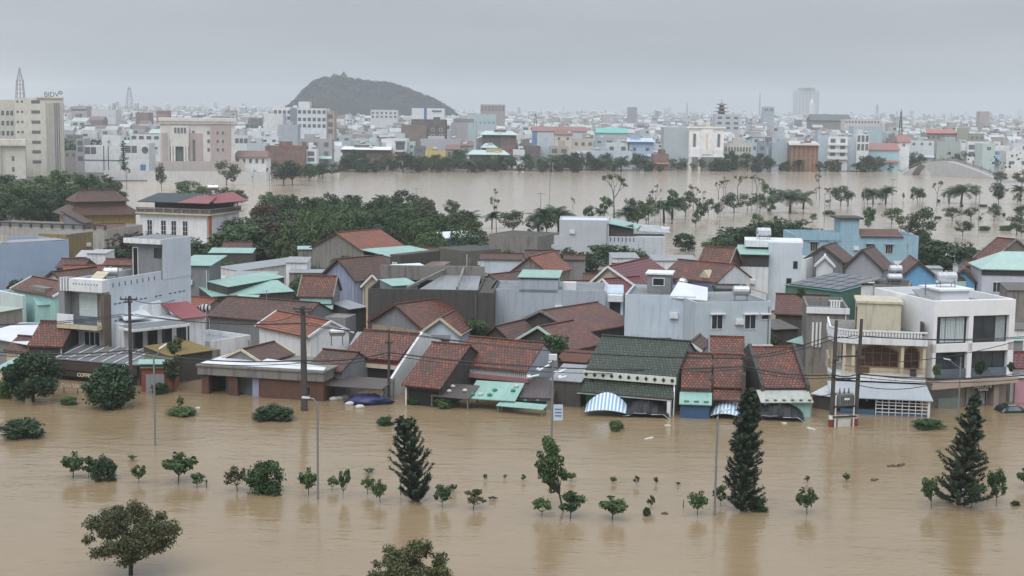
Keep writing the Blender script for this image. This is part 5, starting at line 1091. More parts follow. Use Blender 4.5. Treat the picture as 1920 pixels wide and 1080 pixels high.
# ---- foreground saplings
GS = 'saplings standing in the flooded verge'
for px, py, ht, wd, key, lab in (
    (137, 896, 58, 55, 'sapling0', 'dark leafy sapling at the start of the flooded row'), (164, 896, 46, 36, 'sapling3', 'thin sapling squeezed between leafy sapling and round bush'), (260, 906, 42, 32, 'sapling1', 'small upright sapling beside the round bush'), (248, 864, 12, 20, 'sapling2', 'leaf tuft just above water behind the small upright sapling'), (334, 905, 68, 76, 'sapling0', 'broad forked sapling, the widest left of the lamp post with no arm'), (368, 915, 32, 34, 'sapling3', 'drooping sapling tied beside a short stake'),
    (445, 920, 52, 52, 'sapling4', 'sparse sapling beside the big shooting bush'), (579, 929, 62, 44, 'sapling0', 'round dark sapling beside the curved arm lamp'), (643, 934, 68, 26, 'sapling1', 'tall leaning thin sapling right of the curved arm lamp'), (622, 919, 30, 26, 'sapling2', 'small twig sapling behind the leaning thin one'), (689, 927, 38, 30, 'sapling2', 'pale forked sapling before the windblown conifer'), (691, 888, 12, 26, 'sapling2', 'yellowish leaf tuft floating before the windblown conifer'), (713, 941, 52, 36, 'sapling0', 'round crowned sapling before the windblown conifer'),
    (829, 950, 50, 40, 'sapling3', 'drooping sapling at the foot of the windblown conifer'), (850, 924, 18, 22, 'sapling4', 'tattered stub beside heart shaped sapling'), (888, 954, 42, 50, 'sapling4', 'forked flat sapling right of the windblown conifer'), (909, 901, 14, 10, 'sapling3', 'tiny leaf tip in water past the forked flat sapling'), (946, 898, 10, 10, 'sapling4', 'brown leaf tip in open water between two rows'), (979, 903, 16, 12, 'sapling3', 'drooping leaf tip before the tall leafy tree'), (925, 939, 10, 20, 'sapling4', 'broken twig floating right of the forked flat sapling'),
    (1016, 967, 40, 42, 'sapling2', 'yellow green sapling at the foot of the tall leafy tree'), (1066, 973, 58, 64, 'sapling3', 'spreading sapling in front of the tall leafy tree'), (1070, 902, 20, 22, 'sapling0', 'leaf clump just behind the tall leafy tree'), (1149, 907, 17, 16, 'sapling0', 'first leaf tuft right of the tall leafy tree'), (1194, 911, 22, 14, 'sapling4', 'leaf tuft on a visible stem in the back row'), (1231, 908, 16, 12, 'sapling3', 'dark hanging leaf tuft in the back row'), (1271, 911, 9, 12, 'sapling1', 'lowest leaf tuft before the left lamp of the tall conifer'),
    (1147, 974, 52, 66, 'sapling0', 'wide flat crowned sapling alone in mid water'), (1220, 955, 30, 20, 'sapling4', 'nearly bare twig behind the little cone bush'), (1308, 966, 56, 44, 'sapling0', 'dark sapling left of the lamp by the tall conifer'), (1353, 949, 44, 32, 'sapling3', 'sapling between the lamp and tall conifer'), (1512, 964, 60, 48, 'sapling0', 'full crowned sapling alone right of the tall conifer'), (1514, 906, 16, 14, 'sapling4', 'dry leaf tuft behind the full crowned sapling'), (1586, 903, 20, 18, 'sapling0', 'little round sapling in open water'),
    (1745, 954, 72, 42, 'sapling1', 'leaning propped sapling left of the bushy conifer'), (1824, 951, 52, 38, 'sapling3', 'sapling leaning out of the bushy conifer'), (1868, 949, 78, 44, 'sapling3', 'tall bent sapling right of the bushy conifer'), (1922, 915, 45, 40, 'sapling0', 'dark sapling cut by the picture edge'), (386, 905, 5, 8, 'sapling4', 'tiny leaf scrap beside the short stake')):
    b = P(px, py, 0); s = FL / b.y; plant(key, b, ht / s, 2.0, lab, GS, (wd / ht) * 1.15, rng=frng, cat='sapling', tilt=(frng.uniform(-.16, .16), frng.uniform(-.16, .16)))
GU = 'bushes and floating plants in the flood'
for px, py, ht, wd, key, lab in (
    (196, 900, 48, 54, 'bush2', 'dense round dark bush between two saplings'), (500, 923, 66, 84, 'bush0', 'big dark bush with shoots left of the curved arm lamp'), (1423, 958, 30, 40, 'bush0', 'leafy bush at the foot of the tall conifer'), (724, 797, 18, 34, 'bush0', 'small bush in open water before the blue tarpaulin'), (1154, 807, 20, 34, 'bush1', 'small green bush before the striped awning'), (1212, 967, 18, 16, 'bush2', 'little cone shaped bush in mid water'), (1904, 947, 9, 20, 'bush2', 'low dark bush right of the bent sapling'), (832, 762, 20, 62, 'bush1', 'bright green hedge bush before the moss stained roof'), (785, 756, 18, 50, 'bush0', 'dark green bush beside the bright hedge bush'),
    (346, 777, 16, 66, 'bush1', 'flattened floating branch before the brick garage shop'), (40, 818, 36, 95, 'bush2', 'spreading half drowned shrub at the picture edge'), (515, 786, 28, 84, 'bush2', 'dark floating branch with a white drum beside it'), (1739, 802, 16, 72, 'bush0', 'floating weed mat before the white modern building'), (300, 738, 22, 40, 'bush0', 'bush with white flowers at the rust red garage'), (20, 745, 40, 60, 'bush1', 'light bush under the aqua porch at picture edge'), (130, 758, 14, 40, 'bush1', 'low hedge at the foot of the cafe sign'),
    (1843, 388, 5, 22, 'bush1', 'weed patch below the bridge ramp'), (1885, 432, 10, 30, 'bush1', 'reedy weed patch on the drowned park path'), (1845, 432, 9, 26, 'bush1', 'second reedy weed patch on drowned park path'), (1555, 402, 8, 26, 'bush1', 'grass tuft in the park beside lamp pole'), (1758, 410, 5, 16, 'bush2', 'floating clump in park before branching pair')):
    b = P(px, py, 0); s = FL / b.y; plant(key, b, ht / s, 1.6, lab, GU, (wd / ht) * .72, rng=frng, cat='bush')
# shoots of flattened branches
for px, py, ht, lab in ((338, 772, 34, 'upright leafy shoot on the floating branch'),):
    plant('sapling2', P(px, py, 0), ht / (FL / P(px, py, 0).y), 2.0, lab, GS, .5, rng=frng, cat='sapling')
# two big street trees before the coffee shop
for px, py, ht, wd, key, lab in ((62, 752, 96, 118, 'broad3', 'big dark street tree before the coffee shop and steep dark red roof'), (208, 764, 82, 104, 'broad1', 'big dark street tree hiding the coffee shop end')):
    t = make_tree('street_tree', lab, 'tree', 'big street trees', 700 + px, 4.4 if px < 100 else 3.8, 2.65 if px < 100 else 2.3, LEAFD, 120, .17, 60, -.05, .2, .32, sk=-1.5, shell=.3); b = P(px, py, 0); t.location = b
# leafy pole tree by the garage
t = make_tree('vine_tree', 'leafy vine covered trunk beside the rust red garage', 'tree', None, 760, 4.8, .8, LEAFD, 60, .14, 14, .0, .16, .5); t.location = P(325, 735, 0)
t = make_tree('potted_tree', 'small yellow leaved tree over the garage roof', 'tree', None, 761, 4.3, .9, LEAFY, 60, .14, 10, .62, .08, .45); t.location = P(328, 712, 0)
# rounded trees at the bottom edge
t = make_tree('rain_tree', 'round olive crowned tree with visible limbs in the near flood water', 'tree', 'round trees close to the camera', 801, 3.95, 2.8, LEAFB, 150, .08, 130, .1, .17, .17, flat=.75, shell=.2, asp=.5); t.location = P(246, 1078, 0)
t2 = make_tree('rain_tree', 'olive tree crown cut off by the bottom picture edge', 'tree', 'round trees close to the camera', 802, 3.4, 2.3, LEAFB, 210, .085, 70, .1, .17, .2, flat=.8, shell=.2, asp=.5); t2.location = P(770, 1140, 0)
# tall leafy tree leaning at the centre
bt = P(1058, 958, 0); t = make_tree('leaning_tree', 'tall narrow leafy tree leaning beside the box topped lamp', 'tree', None, 803, 5.6, 1.05, LEAFS, 80, .13, 30, .10, .10, .38, lean=(-.35, 0)); t.location = bt
t.rotation_euler = (0, R(-9), 0)
# conifers
def conifer(label, px, py, hpx, wpx, seed, tilt=0, gap=.21, curve=1.0, prof=None, twist=0):
    b = P(px, py, 0); s = FL / b.y; h = hpx / s; rm = wpx / s / 2; rng = random.Random(seed); g = np.random.default_rng(seed)
    t = empty('conifer', label, 'tree', b, 0, 'tiered conifers in the flood'); t.rotation_euler = (0, R(tilt), 0)
    MB().tube([(0, 0, -1.5), (0, 0, h * .5), (0, 0, h)], [.15, .09, .02], 7).build('trunk', BARK, t)
    V = []; T = []; z = .15; m = MB()
    while z < h - .1:
        f = z / h; l0 = rm * (prof(f) if prof else (1 - f) ** .62 * (.8 + .25 * math.sin(f * 17)))
        for k in range(7):
            a = 2 * math.pi * (k / 7) + z * 2.3 + rng.uniform(-.15, .15); l = l0 * rng.uniform(.65, 1.45); d = Vector((math.cos(a), math.sin(a), 0)); p = Vector((0, 0, z + rng.uniform(-.12, .12))); el = rng.uniform(-.2, .1); n = 7; pr = p.copy(); pts = [p.copy()]; tn = rng.random() * .6
            for q in range(n):
                el += .16 * curve; pr = pr + (d * math.cos(el) + Vector((0, 0, 1)) * math.sin(el)) * (l / n); pts.append(pr.copy())
            m.tube([pts[0], pts[3], pts[-1]], [.022, .016, .008], 3)
            for q in range(n):
                if q == 0 and f < .9: continue
                v = (pts[q + 1] - pts[q]).normalized(); cnt = 15
                for _ in range(cnt):
                    o = pts[q].lerp(pts[q + 1], rng.random()); r = Vector(g.normal(size=3)); r = (r - v * r.dot(v)).normalized(); w_ = (.10 + .09 * q / n) * (1.0 + .25 * rng.random())
                    sd = v.cross(r) * .036; tip = o + r * w_ * .9 + v * w_ * .5
                    V += [tuple(o - sd), tuple(o + sd), tuple(tip + sd * .6), tuple(tip - sd * .6)]; T.append(min(1, tn + rng.random() * .4))
        z += gap * rng.uniform(.85, 1.15)
    m.build('branch', BARK, t)['kind'] = 'stuff'
    me = bpy.data.meshes.new('crown'); me.from_pydata(V, [], [tuple(range(i, i + 4)) for i in range(0, len(V), 4)])
    me.attributes.new('tint', 'FLOAT', 'FACE').data.foreach_set('value', T); me.materials.append(LEAFP); link('crown', me, t); return t
conifer('windblown conifer leaning to one side, shortest of the three conifers', 784, 940, 162, 88, 11, -10, .31, .95, lambda f: (.62 + .5 * f if f < .45 else .95 * (1 - f) ** .35))
conifer('tallest narrow conifer with upcurved branches beside a lamp', 1391, 957, 234, 76, 12, 2, .25, .8, lambda f: min(1, .75 + f) * (1 - f) ** .42)
conifer('bushy broad conifer standing before the white modern building', 1796, 946, 222, 118, 13, 6.5, .26, .6, lambda f: (1 - f) ** .78 * (.85 + .2 * math.sin(f * 21)))
conifer('distant tiered conifer beside white modernist houses across the water', 232, 336, 74, 30, 14, 0, .8, .6)

# ---- shrubs and trees in the gaps of the packed block
grng = random.Random(57); n_ = 0; t_ = 0; seen_ = set()
while n_ < 46 and t_ < 6000:
    t_ += 1; px = grng.uniform(0, 1900); Y = grng.uniform(137, 236); p = PY(px, 500, Y)
    if inside(p.x, Y, .5): continue
    near = min((q for q in BLD), key=lambda q: (q.M @ Vector((q.w / 2, getattr(q, 'd', 4) / 2, 0)) - Vector((p.x, Y, 0))).length); wd_ = near.label.split()[:8]
    while wd_[-1] in ('with', 'and', 'by', 'the', 'in', 'beside', 'behind', 'of', 'a', 'under', 'between', 'on', 'over', 'to', 'at', 'squeezed', 'its', 'below', 'before', 'front'): wd_ = wd_[:-1]
    lab = 'leafy shrub tree growing by the ' + ' '.join(wd_)
    if lab in seen_: continue
    seen_.add(lab); k = grng.choice(('broad0', 'broad2', 'broad6', 'broad1', 'broad4')); h = grng.uniform(3.2, 5.0) + (.6 if Y > 190 else 0)
    plant(k, Vector((p.x, Y, -.3)), h, 8.0, lab, 'trees growing in gaps between the houses', grng.uniform(.8, 1.1), rng=grng); n_ += 1
# ------------------------------------------------------------------ far bank: landmarks, front row, housing behind
CITY = CITY_[0] = plaster('city_plaster', None, .3); CROOF = plain('city_roof_paint', None, .55)
GC = 'buildings along the far river bank'; occ = []
fw = MB().box(-.5, -.06, -.5, .5, .02, .5, 0).box(-.58, -.03, -.58, .58, .01, .58, 1).mesh('window', [plain('far_window_glass', (.14, .15, .165), .3), WPAINT])
dw = MB().box(-.5, -.06, -.5, .5, .02, .5, 0).mesh('window', [plain('far_window_glass', (.14, .15, .165), .3)])
def wins(b, xs, zs, ww, wh, y=0, me=None):
    for x in xs:
        for z in zs:
            o = link('window', me or dw, b.root); o.location = (x, y, z); o.scale = (ww, 1, wh)
def far(name, label, x0, x1, yt, Y, d, col, rcol=(.3, .31, .32), nx=0, rows=(), ww=1.2, wh=1.3, cat='house', rot=None, group=GC, par=.5, me=None):
    xm = (x0 + x1) / 2; z = PY(xm, yt, Y).z
    b = block(name, label, (x0, yt), (x1, yt), z, d, CITY, CROOF, par, group, cat, Y, rot, -1.0, .3)
    b.wall.color = (*col, 1); b.roof.color = (*rcol, 1); b.z = z
    if nx: wins(b, [b.w * (i + .5) / nx for i in range(nx)], [PY(xm, r, Y).z for r in rows], ww, wh, 0, me)
    occ.append((b.o.x - 1, b.o.x + b.w + 1, Y - 1, Y + d + 1)); r = random.Random(lab)
    if cat == 'house' and r.random() < .75:   # roof clutter
        a = r.uniform(.1, .5) * b.w; o = b.part('roof_room', MB().box(a, d * .35, z - par, a + b.w * r.uniform(.3, .45), d * .8, z + r.uniform(1.2, 2.6)), CITY); k = r.uniform(.7, 1.1); o.color = (*[c * k for c in col], 1)
        if r.random() < .7: q = r.uniform(.15, .85) * b.w; b.part('water_tank', MB().tube([(q - .8, 2, z + .9), (q + .8, 2, z + .9)], .55, 8).box(q - .6, 1.6, z - par, q + .6, 2.4, z + .4), plain('dull_tank_steel', (.42, .44, .46), .5, .3))
        if r.random() < .5: b.part('sheet_awning', MB().slab([(-.3, -1.4, z * .42), (b.w + .2, -1.4, z * .42), (b.w, 0, z * .5), (0, 0, z * .5)], .12), CROOF).color = (*r.choice(((.36, .5, .47), (.4, .42, .45), (.3, .15, .12), (.4, .48, .58))), 1)
    return b
def sloped(b, col, over=.5, rise=2.0, d=None, z=None, name='pitched_roof'):
    d = d or b.d; z = z if z is not None else b.z; w = b.w; o = over
    m = MB().slab([(-o, -o, z), (w + o, -o, z), (w - .2, d / 2, z + rise), (.2, d / 2, z + rise)], .2).slab([(w + o, d + o, z), (-o, d + o, z), (.2, d / 2, z + rise), (w - .2, d / 2, z + rise)], .2).slab([(-o, d + o, z), (-o, -o, z), (.2, d / 2, z + rise)], .2).slab([(w + o, -o, z), (w + o, d + o, z), (w - .2, d / 2, z + rise)], .2)
    r = b.part(name, m, CROOF); r.color = (*col, 1); return r
def pt(b, name, mb, col, mat=None):
    o = b.part(name, mb, mat or CITY); o.color = (*col, 1); return o
LW = (.72, .74, .75); CR = (.62, .60, .53); LB = (.47, .56, .63); GB_ = (.40, .45, .49); PK = (.42, .345, .33); DB = (.11, .095, .09); BR = (.18, .10, .085); GR = (.34, .35, .36)
# cream bank tower with rooftop letters and lattice spire
Yb = 520
b = far('bank_tower', 'tall cream bank tower with ribbed stair core, rooftop letters and lattice spire', 27, 118, 184, Yb, 14, CR, cat='tower', par=.8, rot=16); w = b.w; z = b.z
zr = [PY(70, r, Yb).z for r in (191, 210, 229, 248, 267, 285, 304)]
wins(b, [w * .37, w * .43, w * .49], zr, .95, 1.1); wins(b, [w * .06, w * .15], zr[:4], .7, .8)
m = MB()
for k in range(8): m.box(w * .63 + k * .78, -.35, -1, w * .63 + .4 + k * .78, -.001, z - 1.5)
pt(b, 'rib', m, (.50, .48, .42))['kind'] = 'stuff'
pt(b, 'dark_rib', MB().box(w * .82, -.42, -1, w * .835, -.36, z - 1.5).box(w * .86, -.42, -1, w * .88, -.36, z - 1.5).box(w * .9, -.42, -1, w * .92, -.36, z - 1.5), (.14, .15, .18))
pt(b, 'cornice', MB().box(w * .45, -.6, z + .01, w + .3, 3, z + .5), CR)
text('BIDV', 2.3, (w * .61, -.5, z + .55), plain('dark_roof_letters', (.03, .035, .06), .5), b.root, .12); m = MB()
for k in range(6):
    a0, a1 = k * 1.047, k * 1.047 + .8; m.bar((w * .955 + .55 * math.cos(a0), -.5, z + 2.0 + .55 * math.sin(a0)), (w * .955 + .55 * math.cos(a1), -.5, z + 2.0 + .55 * math.sin(a1)), .34)
b.part('emblem', m, plain('dark_roof_letters', None))
m = MB(); zs0 = z - .0; zt = PY(38, 150, Yb).z; zp = PY(38, 126, Yb).z; cx = w * .115
for k in range(8):
    a = k * .785; m.tube([(cx + 1.55 * math.cos(a), 2 + 1.55 * math.sin(a), zs0 - .4), (cx + 1.15 * math.cos(a), 2 + 1.15 * math.sin(a), zt)], .13, 4); m.tube([(cx + 1.0 * math.cos(a), 2 + 1.0 * math.sin(a), zt), (cx + .08 * math.cos(a), 2 + .08 * math.sin(a), zp)], .09, 4)
for f in (.0, .25, .5, .75, 1):
    zz = zs0 + (zt - zs0) * f; r = 1.55 - .4 * f
    for k in range(8): m.bar((cx + r * math.cos(k * .785), 2 + r * math.sin(k * .785), zz), (cx + r * math.cos(k * .785 + .785), 2 + r * math.sin(k * .785 + .785), zz), .14)
b.part('spire', m, plain('pale_lattice_steel', (.35, .34, .36), .6))['kind'] = 'stuff'
b = far('bank_wing', 'lower cream wing of the bank beside its tall tower', -40, 28, 187, Yb + 1, 12, (.56, .55, .49), cat='building', par=.4, rot=16); wins(b, [b.w - 5.6, b.w - 4.2, b.w - 2.6, b.w - 1.2], [PY(15, r, Yb).z for r in (212, 231, 250)], 1.0, 1.7, 0, fw)
b = far('bank_porch', 'cream columned porch block in front of the bank tower', -40, 47, 262, 500, 9, CR, cat='building', par=.3, rot=16); z = b.z
pt(b, 'cornice', MB().box(-1, -1.5, z - 2.0, b.w + .5, 6, z - 1.2).box(-1, -1.2, z - 1.198, b.w + .2, 6, z + .02), CR)
for k in range(3): pt(b, 'column', MB().tube([(b.w - 8.2 - k * 3, -.9, -1), (b.w - 8.2 - k * 3, -.9, z - 2)], .42, 10), (.6, .57, .48))
wins(b, [b.w - 4], [PY(26, r, 505).z for r in (297, 317)], .9, 1.7, 0, fw)
far('bank_wall', 'long low white flood wall below the modernist houses', 195, 500, 321, 505, 1.2, (.52, .52, .52), par=0, cat='wall', rot=-1)
# pink and white columned bank
Yk = 512
b = far('columned_bank', 'pink and white bank building with tall columned entrance and heavy cornice', 300, 440, 222, Yk, 18, (.62, .60, .58), cat='building', par=.5, rot=12); w = b.w; z = b.z; L = lambda x: b.loc(x, 260)[0]; H = lambda y: PY(370, y, Yk).z
pt(b, 'cornice', MB().box(-.6, -1.0, z - 1.0, w + .6, 17, z + .05).box(-.3, -.6, z - 1.9, w + .3, 16, z - 1.002), (.62, .61, .58))
for a, e, t_ in ((303, 313, 250), (354, 379, 250), (395, 432, 234)): pt(b, 'pink_panel', MB().box(L(a), -.35, -1, L(e), -.001, H(t_)), PK)
for a in (313, 356): pt(b, 'slot_window', MB().box(L(a) + .9, -.5, H(303), L(a) + 1.7, -.351, H(262)), (.08, .09, .09))
pt(b, 'portal', MB().box(L(319), -1.2, H(275), L(354), -.002, H(236)), (.60, .59, .56)); pt(b, 'portal_glass', MB().box(L(328), -.2, -1, L(346), -.003, H(276)), (.10, .13, .13))
for x in (322, 327, 346, 351): pt(b, 'column', MB().tube([(L(x), -1.0, -1), (L(x), -1.0, H(275))], .38, 8), (.66, .65, .62))
for x in (329, 335, 341, 347): o = link('window', dw, b.root); o.location = (L(x), -1.2, H(245)); o.scale = (.75, 1, 1.9)
for x, r in ((363, 249), (391, 249), (391, 265), (391, 281), (408, 249), (418, 249), (408, 265), (418, 265), (408, 281), (418, 281)): o = link('window', fw, b.root); o.location = (L(x), -.36 if x > 400 else 0, H(r)); o.scale = (.9, 1, 1.3)
pt(b, 'base', MB().box(-1.5, -3, -1, w + 3, -.52, H(303)), (.45, .40, .38))
b = far('bank_annex', 'low white annex with brown hipped roof beside the columned bank', 440, 499, 294, 520, 10, LW, nx=5, rows=(302,), ww=.9, wh=1.5); sloped(b, BR, .8, 2.0)
# modernist white houses
b = far('modernist_house', 'white modernist house with roof tower and dark framed openings', 158, 229, 273, 560, 10, LW, par=.3, rot=0); w = b.w; z = b.z
pt(b, 'tower', MB().box(w * .45, .8, z - .3, w * .95, 6, z + 3.6), LW); wins(b, [w * .65], [z + 1.4], .6, 1); wins(b, [w * .24, w * .08], [z - 1.9], 2.0, 2.6)
pt(b, 'frame_line', MB().box(w * .5, -.12, -.5, w * .52, -.001, z).box(w * .62, -.12, -.5, w * .64, -.001, z).box(0, -.12, z - 5.6, w * .98, -.0015, z - 5.3), (.07, .07, .1))
b = far('modernist_house', 'white modernist house with round window and blue doors', 233, 279, 268, 561, 10, LW, par=.3, rot=0); w = b.w; z = b.z
pt(b, 'round_frame', MB().tube([(w * .84, -.15, z - 2.6), (w * .84, .05, z - 2.6)], 1.25, 14), (.10, .09, .10)); pt(b, 'door', MB().box(w * .64, -.1, .3, w * .86, -.001, 3.4), (.05, .22, .42)); wins(b, [w * .15, w * .4], [z - 2.4], 2.0, 2.6)
b = far('corner_house', 'narrow grey glass cornered house beside the white modernist houses', 142, 158, 260, 560, 8, GR, nx=1, rows=(268, 280, 297), ww=1.9, wh=1.7)
far('flat_house', 'wide white flat slab house behind the round window house', 244, 300, 253, 640, 10, LW, nx=4, rows=(258,), ww=2, wh=1.4); far('flat_house', 'dark shabby block between cream tower and grey corner house', 120, 144, 283, 575, 8, (.25, .24, .22), nx=2, rows=(290,))
# front row
rows = [
 ('brick_hall', 'long brown brick side wall at the water before grey apartment', 497, 571, 274, 575, 10, BR, 0, (), 1, 1),
 ('shop_house', 'grey three storey corner house with dark balconies beside brick wall', 573, 593, 280, 580, 8, LW, 1, (288, 300), 2.6, 1.7),
 ('shop_house', 'grey three storey shop house with upper terrace room', 560, 622, 261, 590, 8, GR, 3, (271, 288, 302), 1.8, 1.8),
 ('flat_house', 'plain white box house behind brown brick wall', 464, 489, 246, 650, 9, LW, 0, (), 1, 1),
 ('flat_house', 'white terrace house left of plain white box', 440, 465, 254, 640, 9, (.66, .67, .68), 3, (264,), 1.5, 2),
 ('flat_house', 'pale aqua grey house with long sheet roof behind brick wall', 463, 500, 269, 600, 8, (.5, .56, .58), 0, (), 1, 1),
 ('flat_house', 'windowless blue grey block under dark trees', 521, 558, 234, 680, 9, GB_, 0, (), 1, 1),
 ('flat_house', 'white low house with small dark openings left of blue grey block', 488, 522, 256, 640, 9, LW, 2, (264,), 1.5, 1),
 ('market_hall', 'long dark low hall with white sheet eave at the bank', 642, 733, 280, 640, 10, DB, 0, (), 1, 1),
 ('shop_house', 'white three storey house with two dark balconies at the bank', 724, 764, 260, 646, 12, LW, 0, (), 1, 1),
 ('shop_house', 'pale aqua narrow house beside two balcony white house', 764, 779, 266, 648, 9, (.5, .62, .63), 1, (275, 287), 1.2, 1.2),
 ('shop_house', 'dark fronted narrow house beside yellow wall', 776, 796, 274, 644, 9, (.16, .17, .19), 1, (282,), 2.5, 1.6),
 ('yellow_house', 'bright yellow walled house on the far bank', 797, 836, 283, 636, 8, (.62, .48, .15), 1, (293,), 3.6, 1.4),
 ('flat_house', 'wide lilac grey blank house behind yellow wall', 788, 864, 261, 690, 10, (.42, .42, .46), 0, (), 1, 1),
 ('shop_house', 'small white house with brown hipped roof beside yellow wall', 836, 862, 280, 640, 8, (.5, .54, .6), 2, (290,), 1.4, 2.5),
 ('shop_house', 'grey narrow house with sheet awnings right of brown hipped roof', 863, 886, 273, 648, 8, GR, 1, (282,), 1.4, 1.6),
 ('yellow_house', 'low house with broad aqua roof and yellow end wall', 880, 953, 290, 640, 8, (.60, .47, .17), 0, (), 1, 1),
 ('flat_house', 'pale blue house rising behind the broad aqua roof', 905, 930, 277, 655, 8, (.50, .56, .6), 2, (283,), 1.4, 1.2),
 ('brick_block', 'big brown blank brick block right of broad aqua roof', 904, 968, 253, 705, 12, BR, 0, (), 1, 1),
 ('flat_house', 'dark charcoal box house near the bank', 977, 1013, 274, 655, 9, DB, 0, (), 1, 1),
 ('flat_house', 'white low house left of charcoal box', 962, 984, 281, 650, 8, LW, 0, (), 1, 1),
 ('flat_house', 'pale blue high side wall house beside cream balcony house', 1012, 1032, 265, 660, 10, LB, 0, (), 1, 1),
 ('shop_house', 'cream brown house with deep balcony at the bank', 1031, 1066, 274, 652, 9, (.42, .37, .32), 2, (283, 297), 2.4, 1.8),
 ('shop_house', 'cream two window villa behind cream balcony house', 1074, 1113, 260, 720, 9, (.55, .50, .42), 3, (270,), 1.5, 1.6),
 ('gable_house', 'cream gabled house with brown roof behind bank row', 1040, 1073, 252, 760, 9, (.58, .54, .46), 2, (260,), 1.2, 1.4),
 ('long_house', 'long pale blue white low building with flat roof', 1090, 1186, 283, 655, 9, (.52, .59, .64), 0, (), 1, 1),
 ('flat_house', 'light blue house with sheet roof above long pale building', 1178, 1226, 264, 690, 9, (.42, .55, .70), 2, (280,), 1.5, 1.5),
 ('flat_house', 'white house with green balcony right of light blue house', 1136, 1180, 268, 690, 8, (.62, .66, .66), 2, (279,), 2, 2),
 ('shop_house', 'narrow striped white and blue house beside the wedding hall', 1232, 1249, 270, 672, 8, LW, 1, (274, 281), 2.6, .9),
 ('brick_block', 'low brown brick shed at the wedding hall side', 1224, 1254, 289, 650, 8, BR, 0, (), 1, 1),
 ('metal_hall', 'white corrugated shed with red front at the bank', 1086, 1112, 292, 648, 8, (.6, .64, .66), 0, (), 1, 1),
 ('long_house', 'cream two storey row with many narrow windows beside wedding hall', 1359, 1409, 269, 668, 10, (.58, .56, .50), 9, (280, 294), .75, 2.0),
 ('shop_house', 'light blue narrow house beside cream row', 1409, 1421, 268, 668, 9, LB, 1, (278,), 1, 1.6),
 ('shop_house', 'deep blue grey shop house beside light blue narrow house', 1421, 1438, 268, 666, 9, (.22, .28, .36), 1, (278, 291), 1.8, 1.8),
 ('flat_house', 'plain steel blue side wall house left of brown timber cafe', 1448, 1483, 267, 668, 10, (.36, .44, .50), 0, (), 1, 1),
 ('timber_cafe', 'brown and orange timber fronted cafe with sheet awning', 1483, 1535, 270, 660, 9, (.17, .10, .06), 0, (), 1, 1),
 ('shop_house', 'white four storey house with stacked balconies on far bank', 1553, 1590, 256, 672, 10, LW, 2, (264, 276, 289), 2.2, 1.8),
 ('flat_house', 'pale blue blank side house left of stacked balconies', 1534, 1553, 254, 676, 12, LB, 0, (), 1, 1),
 ('flat_house', 'pale blue blank side house right of stacked balconies', 1590, 1606, 257, 676, 12, LB, 0, (), 1, 1),
 ('glass_tower_house', 'slim white framed glass front house by bank trees', 1607, 1630, 252, 672, 9, LW, 3, (260, 276), 1.3, 2.9),
 ('red_roof_house', 'low aqua house with crimson roof on far bank', 1630, 1686, 281, 680, 9, (.35, .55, .60), 0, (), 1, 1),
 ('flat_house', 'white bank house with blue window right of crimson roof', 1684, 1706, 266, 690, 9, LW, 1, (272,), 1.2, 1.2),
 ('flat_house', 'pale grey white house above dark bank trees', 1706, 1752, 264, 710, 9, (.58, .62, .65), 3, (270,), 1.2, 1.2),
 ('flat_house', 'grey green blank wall building above the bridge', 1757, 1801, 266, 730, 12, (.36, .41, .39), 0, (), 1, 1),
 ('flat_house', 'white block joined to grey green blank wall', 1801, 1815, 268, 731, 12, LW, 0, (), 1, 1),
 ('office_house', 'white two storey office with four wide dark windows', 1815, 1853, 266, 728, 10, LW, 2, (276, 289), 3.9, 2.3),
 ('flat_house', 'white small house above blue awning stall', 1864, 1895, 273, 750, 8, LW, 2, (286,), 1.2, 1.2),
 ('awning_stall', 'blue awning stall at the bank beyond the bridge end', 1867, 1900, 293, 742, 6, (.16, .28, .42), 0, (), 1, 1),
 ('flat_house', 'white plain house at picture edge on far bank', 1900, 1940, 269, 745, 10, (.62, .62, .65), 1, (277,), 1, 1.6)]
